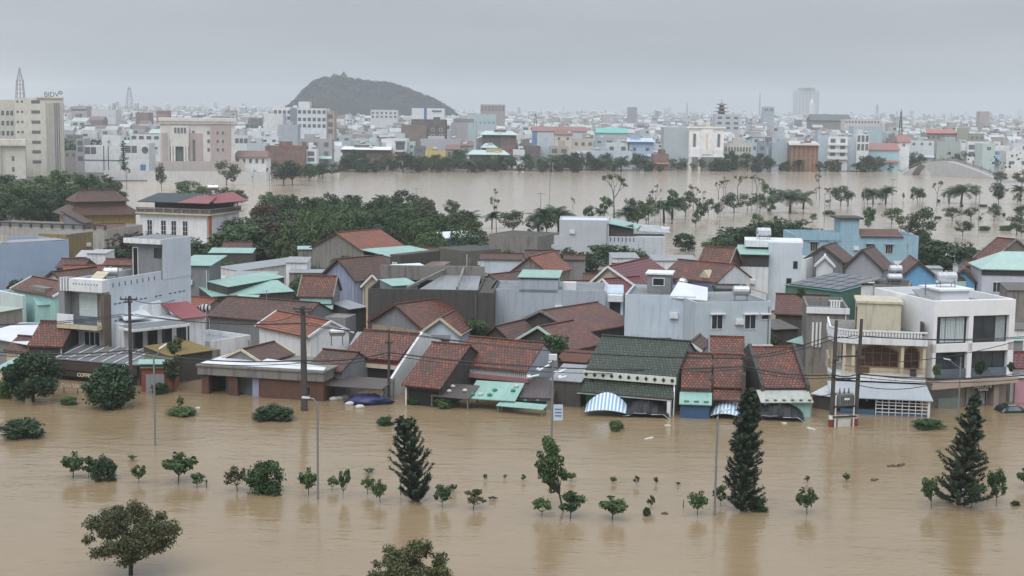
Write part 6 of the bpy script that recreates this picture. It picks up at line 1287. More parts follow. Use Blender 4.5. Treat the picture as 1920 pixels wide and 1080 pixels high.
for nm, lab, x0, x1, yt, Y, d, col, nx, rw, ww, wh in rows:
    b = far(nm, lab, x0, x1, yt, Y, d, col, nx=nx, rows=rw, ww=ww, wh=wh, cat='house'); w, z = b.w, b.z
    if 'brown hipped' in lab: sloped(b, BR)
    if 'cream gabled' in lab: sloped(b, (.20, .11, .08), .5, 2.4)
    if 'crimson roof' in lab: sloped(b, (.28, .13, .12), .6, 3.0)
    if 'broad aqua' in lab: pt(b, 'sheet_roof', MB().slab([(-1, -1.5, z + .1), (w + 1, -1.5, z + .1), (w - 2, 7, z + 1.8), (1, 7, z + 1.8)], .15), (.42, .53, .52), CROOF); pt(b, 'dark_front', MB().box(0, -.1, -1, w * .55, -.001, z - .2), (.08, .08, .08)); wins(b, [w * .7], [z - 2], 1.8, 1.6)
    if nm == 'market_hall': pt(b, 'sheet_eave', MB().slab([(-.5, -2, z), (w + .3, -2, z), (w, 6, z + 1), (0, 6, z + 1)], .2), LW, CROOF); pt(b, 'upper_band', MB().box(0, -.15, z - 2.6, w, -.001, z - .4), (.16, .11, .09))
    if 'two dark balconies' in lab:
        wins(b, [w * .66], [z - 3.2, z - 7.6], 3.9, 3.2); pt(b, 'balcony', MB().box(w * .4, -1, z - 5.6, w * .95, -.07, z - 4.9).box(w * .4, -1, z - 1.0, w * .95, -.07, z - .2).box(w * .92, -1, z - 9.5, w * .97, -.07, z - 1.002), LW)
    if 'sheet roof above' in lab or 'timber fronted' in lab: pt(b, 'sheet_roof', MB().slab([(-1, -1.5, z - .4), (w + .5, -1.5, z - .4), (w, 7, z + 1.2), (0, 7, z + 1.2)], .15), (.45, .55, .68) if 'blue' in lab else (.5, .45, .42), CROOF)
    if nm == 'timber_cafe':
        for k in range(6): pt(b, 'timber_post', MB().box(w * k / 6 + .3, -.3, -1, w * k / 6 + .8, -.001, z - 1), (.33, .17, .07) if k < 4 else (.42, .13, .06))
    if 'stacked balconies' in lab and nx: pt(b, 'balcony', MB().box(-.2, -1.2, z - 4.0, w, -.07, z - 3.3).box(-.2, -1.2, z - 7.1, w, -.07, z - 6.4).box(-.2, -1.2, z - 10.2, w, -.07, z - 9.4), LW)
    if nm == 'awning_stall': pt(b, 'awning', MB().slab([(-1, -2.5, z - 1.4), (w + 1, -2.5, z - 1.4), (w + .3, 2, z + .5), (-.3, 2, z + .5)], .15), (.20, .36, .52), CROOF)
# wedding hall
Yw = 655
b = far('wedding_hall', 'tall white ornate hall on columns with grey side wall and gold roof crown', 1293, 1358, 238, Yw, 16, (.80, .80, .80), cat='building', rot=0, par=.5); b.wall.hide_render = False; w, z = b.w, b.z; zb = PY(1325, 292, Yw).z
pt(b, 'side_wall', MB().box(-10.6, 5, -1, -.01, 20, z - .3), (.40, .46, .49)); pt(b, 'cornice', MB().box(-1.2, -.8, z - .6, w + .9, 2, z + .1), (.8, .8, .8))
pt(b, 'facade_panel', MB().box(w * .34, -.5, zb + .5, w * .68, -.001, z - .62).box(w * .40, -.65, zb + .6, w * .62, -.502, z - 1.6).box(w * .02, -.35, zb, w * .3, -.001, zb + 3).box(w * .72, -.35, zb, w * .98, -.001, zb + 3), (.78, .78, .78))
for f in (.15, .85): pt(b, 'tall_window', MB().box(w * f - .55, -.3, zb + 4, w * f + .55, -.0015, z - 3.0), (.12, .13, .15)); 
pt(b, 'lettering', MB().box(w * .49, -.72, zb + 3, w * .53, -.652, z - 3), (.62, .50, .34)); pt(b, 'base', MB().box(-.3, -.6, zb - .6, w + .3, 1, zb - .002), (.8, .8, .8)); pt(b, 'undercroft', MB().box(1.5, -.55, -1, w - 1.0, -.1, zb - .602), (.14, .15, .14))
for f in (.04, .97, .3): pt(b, 'column', MB().box(w * f - .5, -.75, -1, w * f + .5, -.56, zb - .602), (.66, .66, .62))
m = MB()
for k in range(8): m.bar((w * .35 + k * w * .05, .5, z + .1), (w * .37 + k * w * .045, .5, z + 1.3 + .7 * math.sin(k * .9)), .3)
pt(b, 'gold_crown', m, (.52, .40, .14))['kind'] = 'stuff'; pt(b, 'finial', MB().tube([(w * .52, 2, z), (w * .52, 2, z + 4), (w * .52, 2, z + 4.6), (w * .52, 2, z + 5.4)], [.15, .15, .6, .1], 8), (.75, .74, .68))
# buildings further back
GD = 'larger buildings standing out of the distant city'
b = far('apartment_block', 'white apartment block with dark stair side and rows of windows near hill foot', 557, 612, 203, 760, 16, (.66, .69, .72), nx=6, rows=(210, 224, 236), ww=1.6, wh=1.7, cat='building', group=GD); w, z = b.w, b.z
pt(b, 'stair_side', MB().box(-3.6, .2, -1, -.01, 14, z - .2), (.22, .26, .28)); pt(b, 'roof_room', MB().box(.3, 3, z - .5, 6, 10, z + 3.3), LW); pt(b, 'roof_plants', MB().box(7, 3, z - .4, w - 1, 9, z + 1.0), (.22, .16, .12)); pt(b, 'balcony_wing', MB().box(w + .01, 1, -1, w + 3.8, 12, z - 1.5), (.42, .36, .30)); wins(b, [w + 1.9], [z - 4, z - 8, z - 11.5], 2.4, 2.2, 1)
far('apartment_block', 'pale apartment block behind the dark stair side building', 512, 546, 201, 790, 14, LW, nx=4, rows=(210, 221), ww=1.6, wh=1.8, cat='building', group=GD); far('apartment_block', 'wide white low block left of the pale apartment block', 495, 530, 213, 780, 12, LW, cat='building', group=GD)
b = far('dark_block', 'charcoal unfinished block with four pale windows', 771, 836, 224, 760, 14, DB, nx=0, cat='building', group=GD); o = [link('window', fw, b.root) for _ in range(4)]
for k, q in enumerate(o): q.location = (b.w * (.62, .86)[k % 2], 0, PY(803, (243, 254)[k // 2], 760).z); q.scale = (1.5, 1, 1.4)
pt(b, 'brown_wing', MB().box(-5, -1, -1, b.w * .45, -.01, b.z - 2.6), (.19, .15, .13)); pt(b, 'stair_room', MB().box(b.w * .63, 3, b.z - .5, b.w * .82, 7, b.z + 1.2), DB)
b = far('grey_block', 'grey rendered block with blue side beside the charcoal block', 846, 877, 230, 765, 10, (.36, .36, .37), cat='building', group=GD); pt(b, 'blue_side', MB().box(b.w + .01, 0, -1, b.w + 4.4, 10, b.z), (.42, .50, .54)); pt(b, 'roof_room', MB().box(1, 2, b.z - .4, b.w + 3, 8, b.z + 2), (.22, .22, .22))
b = far('civic_building', 'white civic building with blue vertical stripe before the hill', 772, 833, 203, 950, 14, LW, cat='building', group=GD); pt(b, 'blue_stripe', MB().box(b.w * .38, -.3, -1, b.w * .46, -.001, b.z + .5), (.06, .16, .38)); pt(b, 'name_band', MB().box(b.w * .62, -.3, b.z - 2.2, b.w * .92, -.001, b.z - 1.2), (.15, .17, .22))
far('apartment_block', 'pinkish grey long apartment block far beyond broad aqua roof', 901, 947, 196, 1350, 16, (.34, .28, .28), nx=7, rows=(201, 206), ww=2, wh=1.6, cat='building', group=GD)
far('teal_block', 'pale teal office block behind the grey rendered block', 880, 930, 214, 930, 12, (.42, .52, .53), nx=6, rows=(230,), ww=.9, wh=1, cat='building', group=GD)
far('white_cluster', 'stepped white apartment block at the hill foot', 695, 745, 206, 1100, 14, (.62, .64, .65), nx=6, rows=(212, 219), ww=1.6, wh=1.5, cat='building', group=GD)
b = far('turquoise_hall', 'wide hall with turquoise sheet roof amid houses', 1118, 1177, 249, 850, 16, (.45, .5, .5), cat='hall', group=GD); sloped(b, (.14, .42, .36), .5, 2.6)
b = far('red_roof_hall', 'white hall with blue end and long crimson roof', 998, 1100, 246, 800, 12, (.56, .60, .63), cat='hall', group=GD); sloped(b, (.24, .12, .11), .4, 2.4); pt(b, 'blue_end', MB().box(0, -.1, 3, b.w * .09, -.001, b.z - .2), (.1, .25, .45))
b = far('pagoda_block', 'pale grey five storey block carrying a three tiered pagoda', 1342, 1388, 214, 900, 12, (.50, .53, .55), nx=3, rows=(221, 231, 240), ww=2.6, wh=1.3, cat='building', group=GD, rot=0); z = b.z
m = MB(); cx = b.w * .28
for k, (r0, zz) in enumerate(((3.6, z), (3.0, z + 2.2), (2.4, z + 4.3))):
    hip(m, cx - r0, 5 - r0, cx + r0, 5 + r0, zz + 1.2, r0 * .6, r0 * .6, zz + 2.1, .15); m.box(cx - r0 * .5, 5 - r0 * .5, zz - .5, cx + r0 * .5, 5 + r0 * .5, zz + 1.3)
    for sx in (-1, 1):
        for sy in (-1, 1): m.bar((cx + sx * r0 * .9, 5 + sy * r0 * .9, zz + 1.25), (cx + sx * (r0 + .5), 5 + sy * (r0 + .5), zz + 1.75), .2)
m.tube([(cx, 5, z + 6), (cx, 5, z + 9)], [.3, .05], 6); pt(b, 'pagoda', m, (.13, .10, .10))
Yh = 4600
b = far('hotel_tower', 'broad pale hotel tower with rounded crown faint in the haze', 1490, 1537, 170, Yh, 25, (.42, .42, .43), cat='tower', group=GD); pt(b, 'crown', MB().box(b.w * .15, 2, b.z, b.w * .85, 20, b.z + 8).tube([(b.w * .5, 10, b.z + 8), (b.w * .5, 10, b.z + 14)], [23, 17], 16), (.3, .3, .32))
m = MB()
for k in range(7): m.box(b.w * (k + .5) / 7 - 1.2, -.6, 0, b.w * (k + .5) / 7 + 1.2, -.01, b.z - 3)
pt(b, 'window_strip', m, (.2, .21, .23))['kind'] = 'stuff'
b = far('church_tower', 'slim white bell tower in front of the hazy hotel tower', 1519, 1527, 198, 1800, 5, LW, cat='tower', group=GD, par=0); pt(b, 'steeple', MB().tube([(b.w / 2, 2.5, b.z), (b.w / 2, 2.5, b.z + 4), (b.w / 2, 2.5, b.z + 10)], [3.2, 2.6, .1], 6), LW)
b = far('dark_hangar', 'long dark hangar roof on the skyline below the hotel tower', 1521, 1596, 226, 1350, 20, (.2, .21, .21), cat='hall', group=GD); sloped(b, (.09, .10, .10), 1, 5.5)
far('arcade_building', 'long white building with arched upper windows on the skyline', 1584, 1650, 224, 1150, 14, (.60, .55, .53), nx=11, rows=(229,), ww=1.4, wh=1.6, cat='building', group=GD)
far('blue_block', 'wide blue grey block above slim glass front house', 1600, 1655, 237, 850, 12, (.42, .52, .57), cat='building', group=GD)
b = far('school', 'olive two storey school with crimson roof wing', 1737, 1846, 250, 840, 12, (.30, .29, .24), nx=12, rows=(258,), ww=1.4, wh=1.6, cat='school', group=GD); pt(b, 'crimson_roof', MB().slab([(0, -1, b.z), (b.w * .55, -1, b.z), (b.w * .52, 6, b.z + 2.2), (1, 6, b.z + 2.2)], .2), (.34, .13, .12), CROOF); pt(b, 'stair_block', MB().box(b.w * .52, -1, -1, b.w * .72, -.01, b.z + 3), (.34, .33, .28))
far('glass_block', 'hazy blue green tower block beside the pagoda block', 1432, 1452, 200, 1700, 14, (.34, .42, .45), nx=2, rows=(206,), ww=4, wh=3, cat='tower', group=GD); far('grey_tower', 'small grey tower block on the skyline above turquoise hall', 1178, 1195, 201, 1600, 12, (.30, .31, .33), cat='tower', group=GD)
far('skyline_block', 'flat topped pinkish block on the skyline above the school', 1838, 1856, 209, 1500, 12, (.40, .33, .33), cat='building', group=GD); far('skyline_block', 'white broad block left of the red lattice mast', 171, 217, 205, 1000, 14, (.60, .62, .64), cat='building', group=GD)
far('skyline_block', 'pink roofed block beside the cream bank tower', 133, 162, 199, 1100, 14, (.42, .36, .37), nx=5, rows=(206,), ww=2, wh=1.5, cat='building', group=GD); far('skyline_block', 'brown brick block right of the red lattice mast', 254, 279, 211, 950, 12, (.24, .17, .15), cat='building', group=GD); far('skyline_block', 'red walled block behind columned bank cornice', 293, 314, 207, 1100, 12, (.36, .17, .16), nx=4, rows=(211,), ww=2, wh=1.4, cat='building', group=GD)
# masts
def mast(px, y0, y1, Y, wd, label, col, name='lattice_mast'):
    p = PY(px, y0, Y); t = PY(px, y1, Y); e = empty(name, label, 'mast', p, 0, 'masts on the skyline'); h = t.z - p.z; m = MB()
    for sx, sy in ((-1, -1), (1, -1), (1, 1), (-1, 1)): m.tube([(sx * wd, sy * wd, 0), (sx * wd * .25, sy * wd * .25, h)], .16, 4)
    n = max(4, int(h / 2.2))
    for k in range(n):
        a, c = k / n, (k + 1) / n; wa, wc = wd * (1 - .75 * a), wd * (1 - .75 * c)
        m.bar((-wa, -wa, h * a), (wc, -wc, h * c), .14).bar((wa, -wa, h * a), (-wc, -wc, h * c), .14)
    m.tube([(0, 0, h), (0, 0, h * 1.1)], .12, 4); q = m.build('lattice', plain(col[0], col[1], .6), e); q['kind'] = 'stuff'
    MB().box(-wd * .4, -wd * .4, h * .8, wd * .4, wd * .4, h * .84).build('antenna', WPAINT, e)
mast(243, 204, 164, 1300, 3.0, 'red and white lattice mast standing over the city roofs', ('faded_red_steel', (.25, .12, .11)))
mast(1004, 240, 214, 900, 1.0, 'short dark lattice mast above the crimson roofed hall', ('dark_mast_steel', (.1, .09, .1))); mast(1688, 255, 209, 850, .9, 'dark lattice mast with antennas over bank trees', ('dark_mast_steel', None)); mast(1644, 222, 196, 1700, 1.6, 'pale thin mast beside arched white building', ('pale_mast_steel', (.3, .31, .32))); mast(1424, 216, 176, 1900, .8, 'needle thin mast between pagoda and hotel tower', ('pale_mast_steel', None)); mast(1288, 214, 194, 1800, 1.0, 'thin mast left of the pagoda block', ('pale_mast_steel', None))
# bridge
pL, pR = P(1688, 327, 0), P(1874, 337, 0)
br = empty('arch_bridge', 'grey humpbacked footbridge with one arched opening over the flooded river', 'bridge', pL, math.atan2(pR.y - pL.y, pR.x - pL.x)); Lb = (pR - pL).length; hb = 7.0
prof_ = [(Lb * t, hb * (math.sin(math.pi * min(1, t * 1.12)) ** .8 if t < .45 else max(0, 1 - ((t - .45) / .55) ** 1.35)) * (.98 if t < .45 else .98) - .4) for t in [k / 24 for k in range(25)]]
side = [(x, 0, z) for x, z in prof_]; ax0, ax1, ah = Lb * .10, Lb * .345, 4.6
arch_ = [(ax0 + (ax1 - ax0) * k / 10, 0, -1.2 + (ah + 1.2) * math.sin(math.pi * k / 10)) for k in range(11)]
m = MB(); dpt = 5.0
for k in range(24):   # side faces as strips between deck line and arch line
    (xa, za), (xb, zb_) = prof_[k], prof_[k + 1]
    def low(x):
        if ax0 < x < ax1: return min(-1.2 + (ah + 1.2) * math.sin(math.pi * (x - ax0) / (ax1 - ax0)), 99)
        return -1.2
    n = 4
    for q in range(n):
        u0, u1 = xa + (xb - xa) * q / n, xa + (xb - xa) * (q + 1) / n; t0, t1 = za + (zb_ - za) * q / n, za + (zb_ - za) * (q + 1) / n
        for yy in (0, dpt): m.face([(u0, yy, low(u0)), (u1, yy, low(u1)), (u1, yy, max(t1, low(u1))), (u0, yy, max(t0, low(u0)))] if yy == 0 else [(u1, yy, low(u1)), (u0, yy, low(u0)), (u0, yy, max(t0, low(u0))), (u1, yy, max(t1, low(u1)))])
        m.face([(u0, 0, t0), (u1, 0, t1), (u1, dpt, t1), (u0, dpt, t0)])
for k in range(10): a, c = arch_[k], arch_[k + 1]; m.face([a, (a[0], dpt, a[2]), (c[0], dpt, c[2]), c])
m.build('span', plaster('bridge_concrete', (.40, .40, .405), .2), br)
rl = MB()
for yy in (.1, dpt - .1):
    for k in range(24): rl.bar((prof_[k][0], yy, prof_[k][1] + .95), (prof_[k + 1][0], yy, prof_[k + 1][1] + .95), .2, .25); rl.bar((prof_[k][0], yy, prof_[k][1] + .4), (prof_[k + 1][0], yy, prof_[k + 1][1] + .4), .08, .5) if yy > 1 else None
rl.build('railing', plaster('railing_concrete', (.25, .245, .24), .4), br)
pm = MB().box(-.25, -.25, -.2, .25, .25, 1.5).mesh('railing_post', plaster('railing_concrete', None))
for k in range(0, 25, 2):
    o = link('railing_post', pm, br); o.location = (prof_[k][0], dpt - .1, prof_[k][1])
b = P(1874, 340, .3); ramp = MB().box(0, 0, -1, 26, 5, .35).build('walkway', plaster('blue_grey_walk', (.33, .37, .42), .2)); ramp.location = b; tag(ramp, 'flat blue grey walkway leading off the bridge end', 'walkway')
# ---- individual houses behind the bank row
crng = random.Random(4)
PAL = [('white', LW), ('white', (.66, .68, .69)), ('pale blue', LB), ('grey', (.38, .40, .42)), ('pale grey', (.52, .54, .55)), ('cream', (.55, .51, .42)), ('pink', (.48, .38, .36)), ('aqua', (.42, .55, .55)), ('brown', (.20, .15, .13)), ('dark grey', (.18, .18, .19)), ('blue grey', (.36, .44, .50)), ('lilac', (.42, .42, .48))]
RPAL = [('red', (.22, .11, .09)), ('aqua', (.36, .50, .47)), ('grey', (.38, .40, .42)), ('brown', (.17, .11, .09)), ('blue', (.45, .51, .57))]
desat = lambda c, f: tuple(sum(c) / 3 + (q - sum(c) / 3) * f for q in c)
PAL = [(n, desat(c, .7)) for n, c in PAL]; RPAL = [(n, desat(c, .7)) for n, c in RPAL]
hs_ = []; tries = 0
while len(hs_) < 165 and tries < 4000:
    tries += 1; Y = 690 + 330 * crng.random() ** 1.15; px = crng.uniform(-20, 1940); wd = crng.uniform(5, 11); d = crng.uniform(8, 14); x = PY(px, 250, Y).x
    if px < 600 and Y < 720: continue
    if any(x - 1 < q[1] and x + wd + 1 > q[0] and Y - 1 < q[3] and Y + d + 1 > q[2] for q in occ): continue
    occ.append((x, x + wd, Y, Y + d)); h = crng.choice((4.2, 5, 6.5, 7.5, 8, 9.5, 11)) * crng.uniform(.9, 1.1); hs_.append([px, Y, x, wd, d, h, crng.choice(PAL), crng.random(), crng.choice(RPAL)])
labs = {}
for q in hs_:
    px, Y, x, wd, d, h, (cn, col), rr, (rn, rc) = q; pxc = px + wd * FL / Y / 2; lm = min(LMK, key=lambda t: abs(t[0] - pxc))[1]
    q.append('%s %s house with %s roof' % (cn, 'low' if h < 6 else 'tall' if h > 9 else 'mid-height', rn if rr < .42 else 'flat') + ' some way behind ' + lm); labs.setdefault(q[-1], []).append(q)
for l, qs in labs.items():
    if len(qs) > 1:
        qs.sort(key=lambda q: q[1])
        for k, q in enumerate(qs): q[-1] = l.replace('some way behind', ('close behind', 'farther behind', 'well behind', 'far behind', 'deepest behind', 'remotest behind')[min(k, 5)])
for px, Y, x, wd, d, h, (cn, col), rr, (rn, rc), lab in sorted(hs_, key=lambda q: q[1]):
    o = empty('city_house', lab, 'house', (x, Y, 0), crng.uniform(-.12, .12), 'houses crowded behind the far bank'); m = MB().box(0, 0, -1, wd, d, h)
    if rr >= .42: m.box(0, 0, h, wd, .3, h + .7).box(0, .3, h, .3, d, h + .7).box(wd - .3, .3, h, wd, d, h + .7)
    a = m.build('wall', CITY, o); a.color = (*col, 1); m = MB(); t = .2
    if rr < .42:
        r = wd * .22; m.slab([(-.4, -.4, h), (wd / 2, -.4, h + r), (wd / 2, d + .4, h + r), (-.4, d + .4, h)], t).slab([(wd + .4, d + .4, h), (wd / 2, d + .4, h + r), (wd / 2, -.4, h + r), (wd + .4, -.4, h)], t) if rr < .2 else m.slab([(-.4, -.4, h), (wd + .4, -.4, h), (wd + .4, d / 2, h + 2), (-.4, d / 2, h + 2)], t).slab([(wd + .4, d + .4, h), (-.4, d + .4, h), (-.4, d / 2, h + 2), (wd + .4, d / 2, h + 2)], t)
        if rr < .2: a2 = MB().prism([(0, .01, h), (wd, .01, h), (wd / 2, .01, h + r - .1)], (0, d - .02, 0)).build('gable', CITY, o); a2.color = (*col, 1)
        b2 = m.build('roof', CROOF, o); b2.color = (*rc, 1)
    else:
        k = crng.random(); m.box(wd * .2, d * .3, h + .01, wd * .75, d * .7, h + 2.4) if k < .5 else m.box(wd * .3, 2, h + .01, wd * .3 + 1.5, 3.2, h + 1.5); b2 = m.build('roof_room' if k < .5 else 'water_tank', CROOF, o); b2.color = (*col, 1) if k < .5 else (.6, .62, .64, 1)
    nx = 1 if wd < 7 else 2
    for fl in range(max(1, int(h / 3.2))):
        for i in range(nx):
            if crng.random() < .75: q = link('window', dw if crng.random() < .6 else fw, o); q.location = (wd * (i + .5) / nx, 0, h - 1.6 - fl * 3.2); q.scale = (crng.uniform(1.2, 2.6), 1, crng.uniform(1.2, 1.9))
# ---- everything farther: one mass of houses, one mass of city trees
def mass():
    g = np.random.default_rng(8); V = []; F = []; col = []; rc = [c for _, c in PAL]; rr = [c for _, c in RPAL]
    n = 20000; Y = 860 + 4300 * g.random(n) ** 1.9; px = g.uniform(-60, 1990, n); X = (px - 960) / FL * Y
    for k in range(n):
        x, y = X[k], Y[k]; wd, d = g.uniform(4.5, 10), g.uniform(7, 14); h = g.choice((3.8, 5, 6, 7, 8, 9, 11)) * g.uniform(.9, 1.1) * (1 if g.random() > .03 else 1.6) * (1 + max(0, y - 1200) / 2600)
        if y < 1040 and any(x - 1 < q[1] and x + wd + 1 > q[0] and y - 1 < q[3] and y + d + 1 > q[2] for q in occ): continue
        if abs(y - HY) < 140 and (536 - 960) / hs < x < (856 - 960) / hs: continue
        i = len(V); c = rc[int(g.integers(len(rc)))]; c = tuple(np.clip(np.array(c) * g.uniform(.8, 1.1), 0, 1)); tr = rr[int(g.integers(len(rr)))]; gm_ = sum(tr) / 3; tr = tuple(gm_ + (q_ - gm_) * .55 for q_ in tr); gm_ = sum(c) / 3; c = tuple(gm_ + (q_ - gm_) * .6 + .02 for q_ in c)
        V += [(x, y, 0), (x + wd, y, 0), (x + wd, y + d, 0), (x, y + d, 0), (x, y, h), (x + wd, y, h), (x + wd, y + d, h), (x, y + d, h)]
        F += [(i, i + 1, i + 5, i + 4), (i + 1, i + 2, i + 6, i + 5), (i + 3, i, i + 4, i + 7)]; col += [c] * 3
        if g.random() < .42:
            V += [(x - .3, y + d / 2, h + 2.2), (x + wd + .3, y + d / 2, h + 2.2)]; F += [(i + 4, i + 5, i + 9, i + 8), (i + 6, i + 7, i + 8, i + 9), (i + 5, i + 6, i + 9), (i + 7, i + 4, i + 8)]; col += [tr, tr, c, c]
        else:
            F += [(i + 4, i + 5, i + 6, i + 7)]; col += [(.33, .34, .35)]
            if g.random() < .5:
                j = len(V); a, e = x + wd * .2, x + wd * g.uniform(.5, .8); V += [(a, y + 2, h), (e, y + 2, h), (e, y + 6, h), (a, y + 6, h), (a, y + 2, h + 2.4), (e, y + 2, h + 2.4), (e, y + 6, h + 2.4), (a, y + 6, h + 2.4)]
                F += [(j, j + 1, j + 5, j + 4), (j + 1, j + 2, j + 6, j + 5), (j + 3, j, j + 4, j + 7), (j + 4, j + 5, j + 6, j + 7)]; col += [c] * 3 + [(.4, .4, .4)]
        if y < 1900:
            for fl in range(int(h / 3.3)):
                for q in range(2):
                    if g.random() < .6:
                        j = len(V); a = x + wd * (.12 + .45 * q); zt = h - .9 - fl * 3.2; V += [(a, y - .05, zt - 1.5), (a + wd * .28, y - .05, zt - 1.5), (a + wd * .28, y - .05, zt), (a, y - .05, zt)]; F += [(j, j + 1, j + 2, j + 3)]; col += [(.09, .1, .11)]
    me = bpy.data.meshes.new('distant_city'); me.from_pydata(V, [], F); at = me.attributes.new('paint', 'FLOAT_COLOR', 'FACE'); at.data.foreach_set('color', [v for c in col for v in (*c, 1)])
    m, t, b = newmat('distant_house_paint'); a = N(t, 'ShaderNodeAttribute', _attribute_name='paint'); c = mix(t, mul(t, noise(t, coords(t), .25, 4, .6), .35), a.outputs['Color'], (.2, .2, .2)); t.links.new(c, b.inputs['Base Color']); b.inputs['Roughness'].default_value = .7; me.materials.append(m)
    tag(link('distant_houses', me), 'endless small roofs and walls fading into the haze across the river', 'houses', None, 'stuff')
    cl = []
    for k in range(420):
        y = 690 + 2600 * g.random() ** 1.5; x = (g.uniform(-60, 1990) - 960) / FL * y
        tl = 1 + max(0, y - 1200) / 2000
        for _ in range(4): cl.append((x + g.normal() * 4, y + g.normal() * 4, g.uniform(3, 7.5) * tl, g.uniform(2, 3.2) * tl))
    for k in range(60):   # wooded patches
        y, px = ((620, 160) if k < 25 else (1500, 1300) if k < 40 else (900, 1345) if k < 44 else (1900, 1260)); x = (px + g.normal() * 28 - 960) / FL * y
        for _ in range(5): cl.append((x + g.normal() * 4, y + 12 + g.normal() * 6, g.uniform(4, 9), g.uniform(2.4, 3.6)))
    cl.sort(key=lambda c: -c[3]); tag(link('city_trees', leaf_mesh('city_trees', cl, 46, .75, 3, LEAFD, .7)), 'dark treetops showing between the distant houses', 'trees', None, 'stuff')
    cl = []
    for k in range(900):
        x = g.uniform((540 - 960) / hs, (852 - 960) / hs); v = -abs(g.normal()) * .5; v = max(v, -.97); h = hill_h(x) * math.sqrt(1 - v * v)
        if h > 2: cl.append((x, HY + v * 120, h + g.uniform(-2, .8), g.uniform(2.5, 5.5)))
    x = (645 - 960) / hs; cl += [(x, HY - 10, hill_h(x) + 4, 5), (x, HY - 10, hill_h(x) + 8, 3.5), (x - 3, HY - 10, hill_h(x) + 3, 4), (x - 14, HY - 10, hill_h(x) + 3, 4.5), (x - 17, HY - 10, hill_h(x) + 5, 3)]
    cl.sort(key=lambda c: -c[3]); tag(link('hill_woods', leaf_mesh('hill_woods', cl, 60, 1.3, 4, LEAFH, .7)), 'dense woods covering the hazy hill', 'woods', None, 'stuff')
mass()
# ------------------------------------------------------------------ street furniture and clutter
def pole(px, py, ytop, label, r=.17, arms=((.2, 1.6),), lean=0, mat=POLEC, rz=0.0):
    b, h = top_h(px, py, ytop); e = empty('utility_pole', label, 'utility pole', b, rz, 'utility poles along the flooded street')
    MB().tube([(0, 0, -1.6), (lean * .5, 0, h * .5), (lean, 0, h)], [r * 1.15, r, r * .75], 8).build('post', mat, e)
    for dz, L in arms:
        a = MB().box(lean - L / 2, -.3, h - dz - .06, lean + L / 2, -.2, h - dz + .06).build('crossarm', DSTEEL, e)
        im = MB().tube([(0, -.25, .06), (0, -.25, .16), (0, -.25, .26)], [.06, .05, .02], 6).mesh('insulator', plain('brown_insulator', (.16, .09, .06), .3))
        for f in (-.45, -.15, .15, .45): o = link('insulator', im, a); o.location = (lean + L * f, 0, h - dz)
    return b, h
pA = pole(246, 748, 555, 'brown utility pole standing before the vented blue side wall', .16, ((.25, 1.5), (.5, .6)))
pB = pole(571, 770, 574, 'thick dark utility pole at the corner of the brick garage shop', .26, ((.2, 1.6), (.45, 1.2)), -.1)
pC = pole(729, 752, 618, 'thin dark pole against the red roof behind blue tarpaulin', .12, ((1.1, .7),))
pD = pole(1394, 772, 668, 'thin dark pole hidden behind the tallest conifer', .12, ((.2, .9),))
pE = pole(1558, 800, 600, 'first red footed pole of the transformer pair', .17, ((3.2, .5),), .12); pF = pole(1603, 798, 598, 'second red footed pole of the transformer pair', .17, ((3.2, .5),), .2)
for (b, h), lb in ((pE, 'first'), (pF, 'second')):
    par = [o for o in S.objects if o.type == 'EMPTY' and o.get('label', '').startswith(lb + ' red footed')][0]
    MB().tube([(0, 0, -1.2), (0, 0, .62)], .215, 10).build('red_band', plain('red_band_paint', (.20, .03, .025), .6), par); MB().tube([(0, 0, .62), (0, 0, .95)], .216, 10).build('white_band', WPAINT, par)
tx = empty('transformer', 'grey pole transformer on a steel frame between the red footed poles', 'transformer', (pE[0] + pF[0]) / 2, math.atan2(pF[0].y - pE[0].y, pF[0].x - pE[0].x)); L2 = (pF[0] - pE[0]).length / 2
m = MB().box(-.62, -.4, 1.75, .62, .4, 2.7)
for k in range(9): m.box(-.6 + k * .15, -.55, 1.85, -.55 + k * .15, -.402, 2.6)
m.build('tank_body', GSTEEL, tx); MB().box(-.25, -.57, 2.25, .2, -.56, 2.42).build('name_plate', WPAINT, tx)
im = MB().tube([(0, 0, 0), (0, 0, .2), (0, 0, .42)], [.09, .06, .04], 7).mesh('insulator', plain('brown_insulator', None))
for x in (-.4, 0, .4): o = link('insulator', im, tx); o.location = (x, 0, 2.7)
for z, nm in ((1.62, 'cradle_beam'), (5.7, 'upper_beam'), (3.9, 'middle_beam'), (.78, 'tie_bar')): MB().box(-L2, -.3, z, L2, -.2, z + .12).build(nm, DSTEEL, tx)
for sx in (-1, 1): MB().tube([(sx * (L2 - .25), -.2, -.5), (sx * (L2 - .25), -.2, 2.5), (sx * (L2 - .45), -.2, 2.9), (sx * .6, -.1, 2.85)], .06, 6).build('conduit', WPAINT, tx)
MB().box(-.55, -.2, -1, .55, .3, .85).build('meter_cabinet', plain('cream_cabinet', (.55, .55, .5), .5), tx)
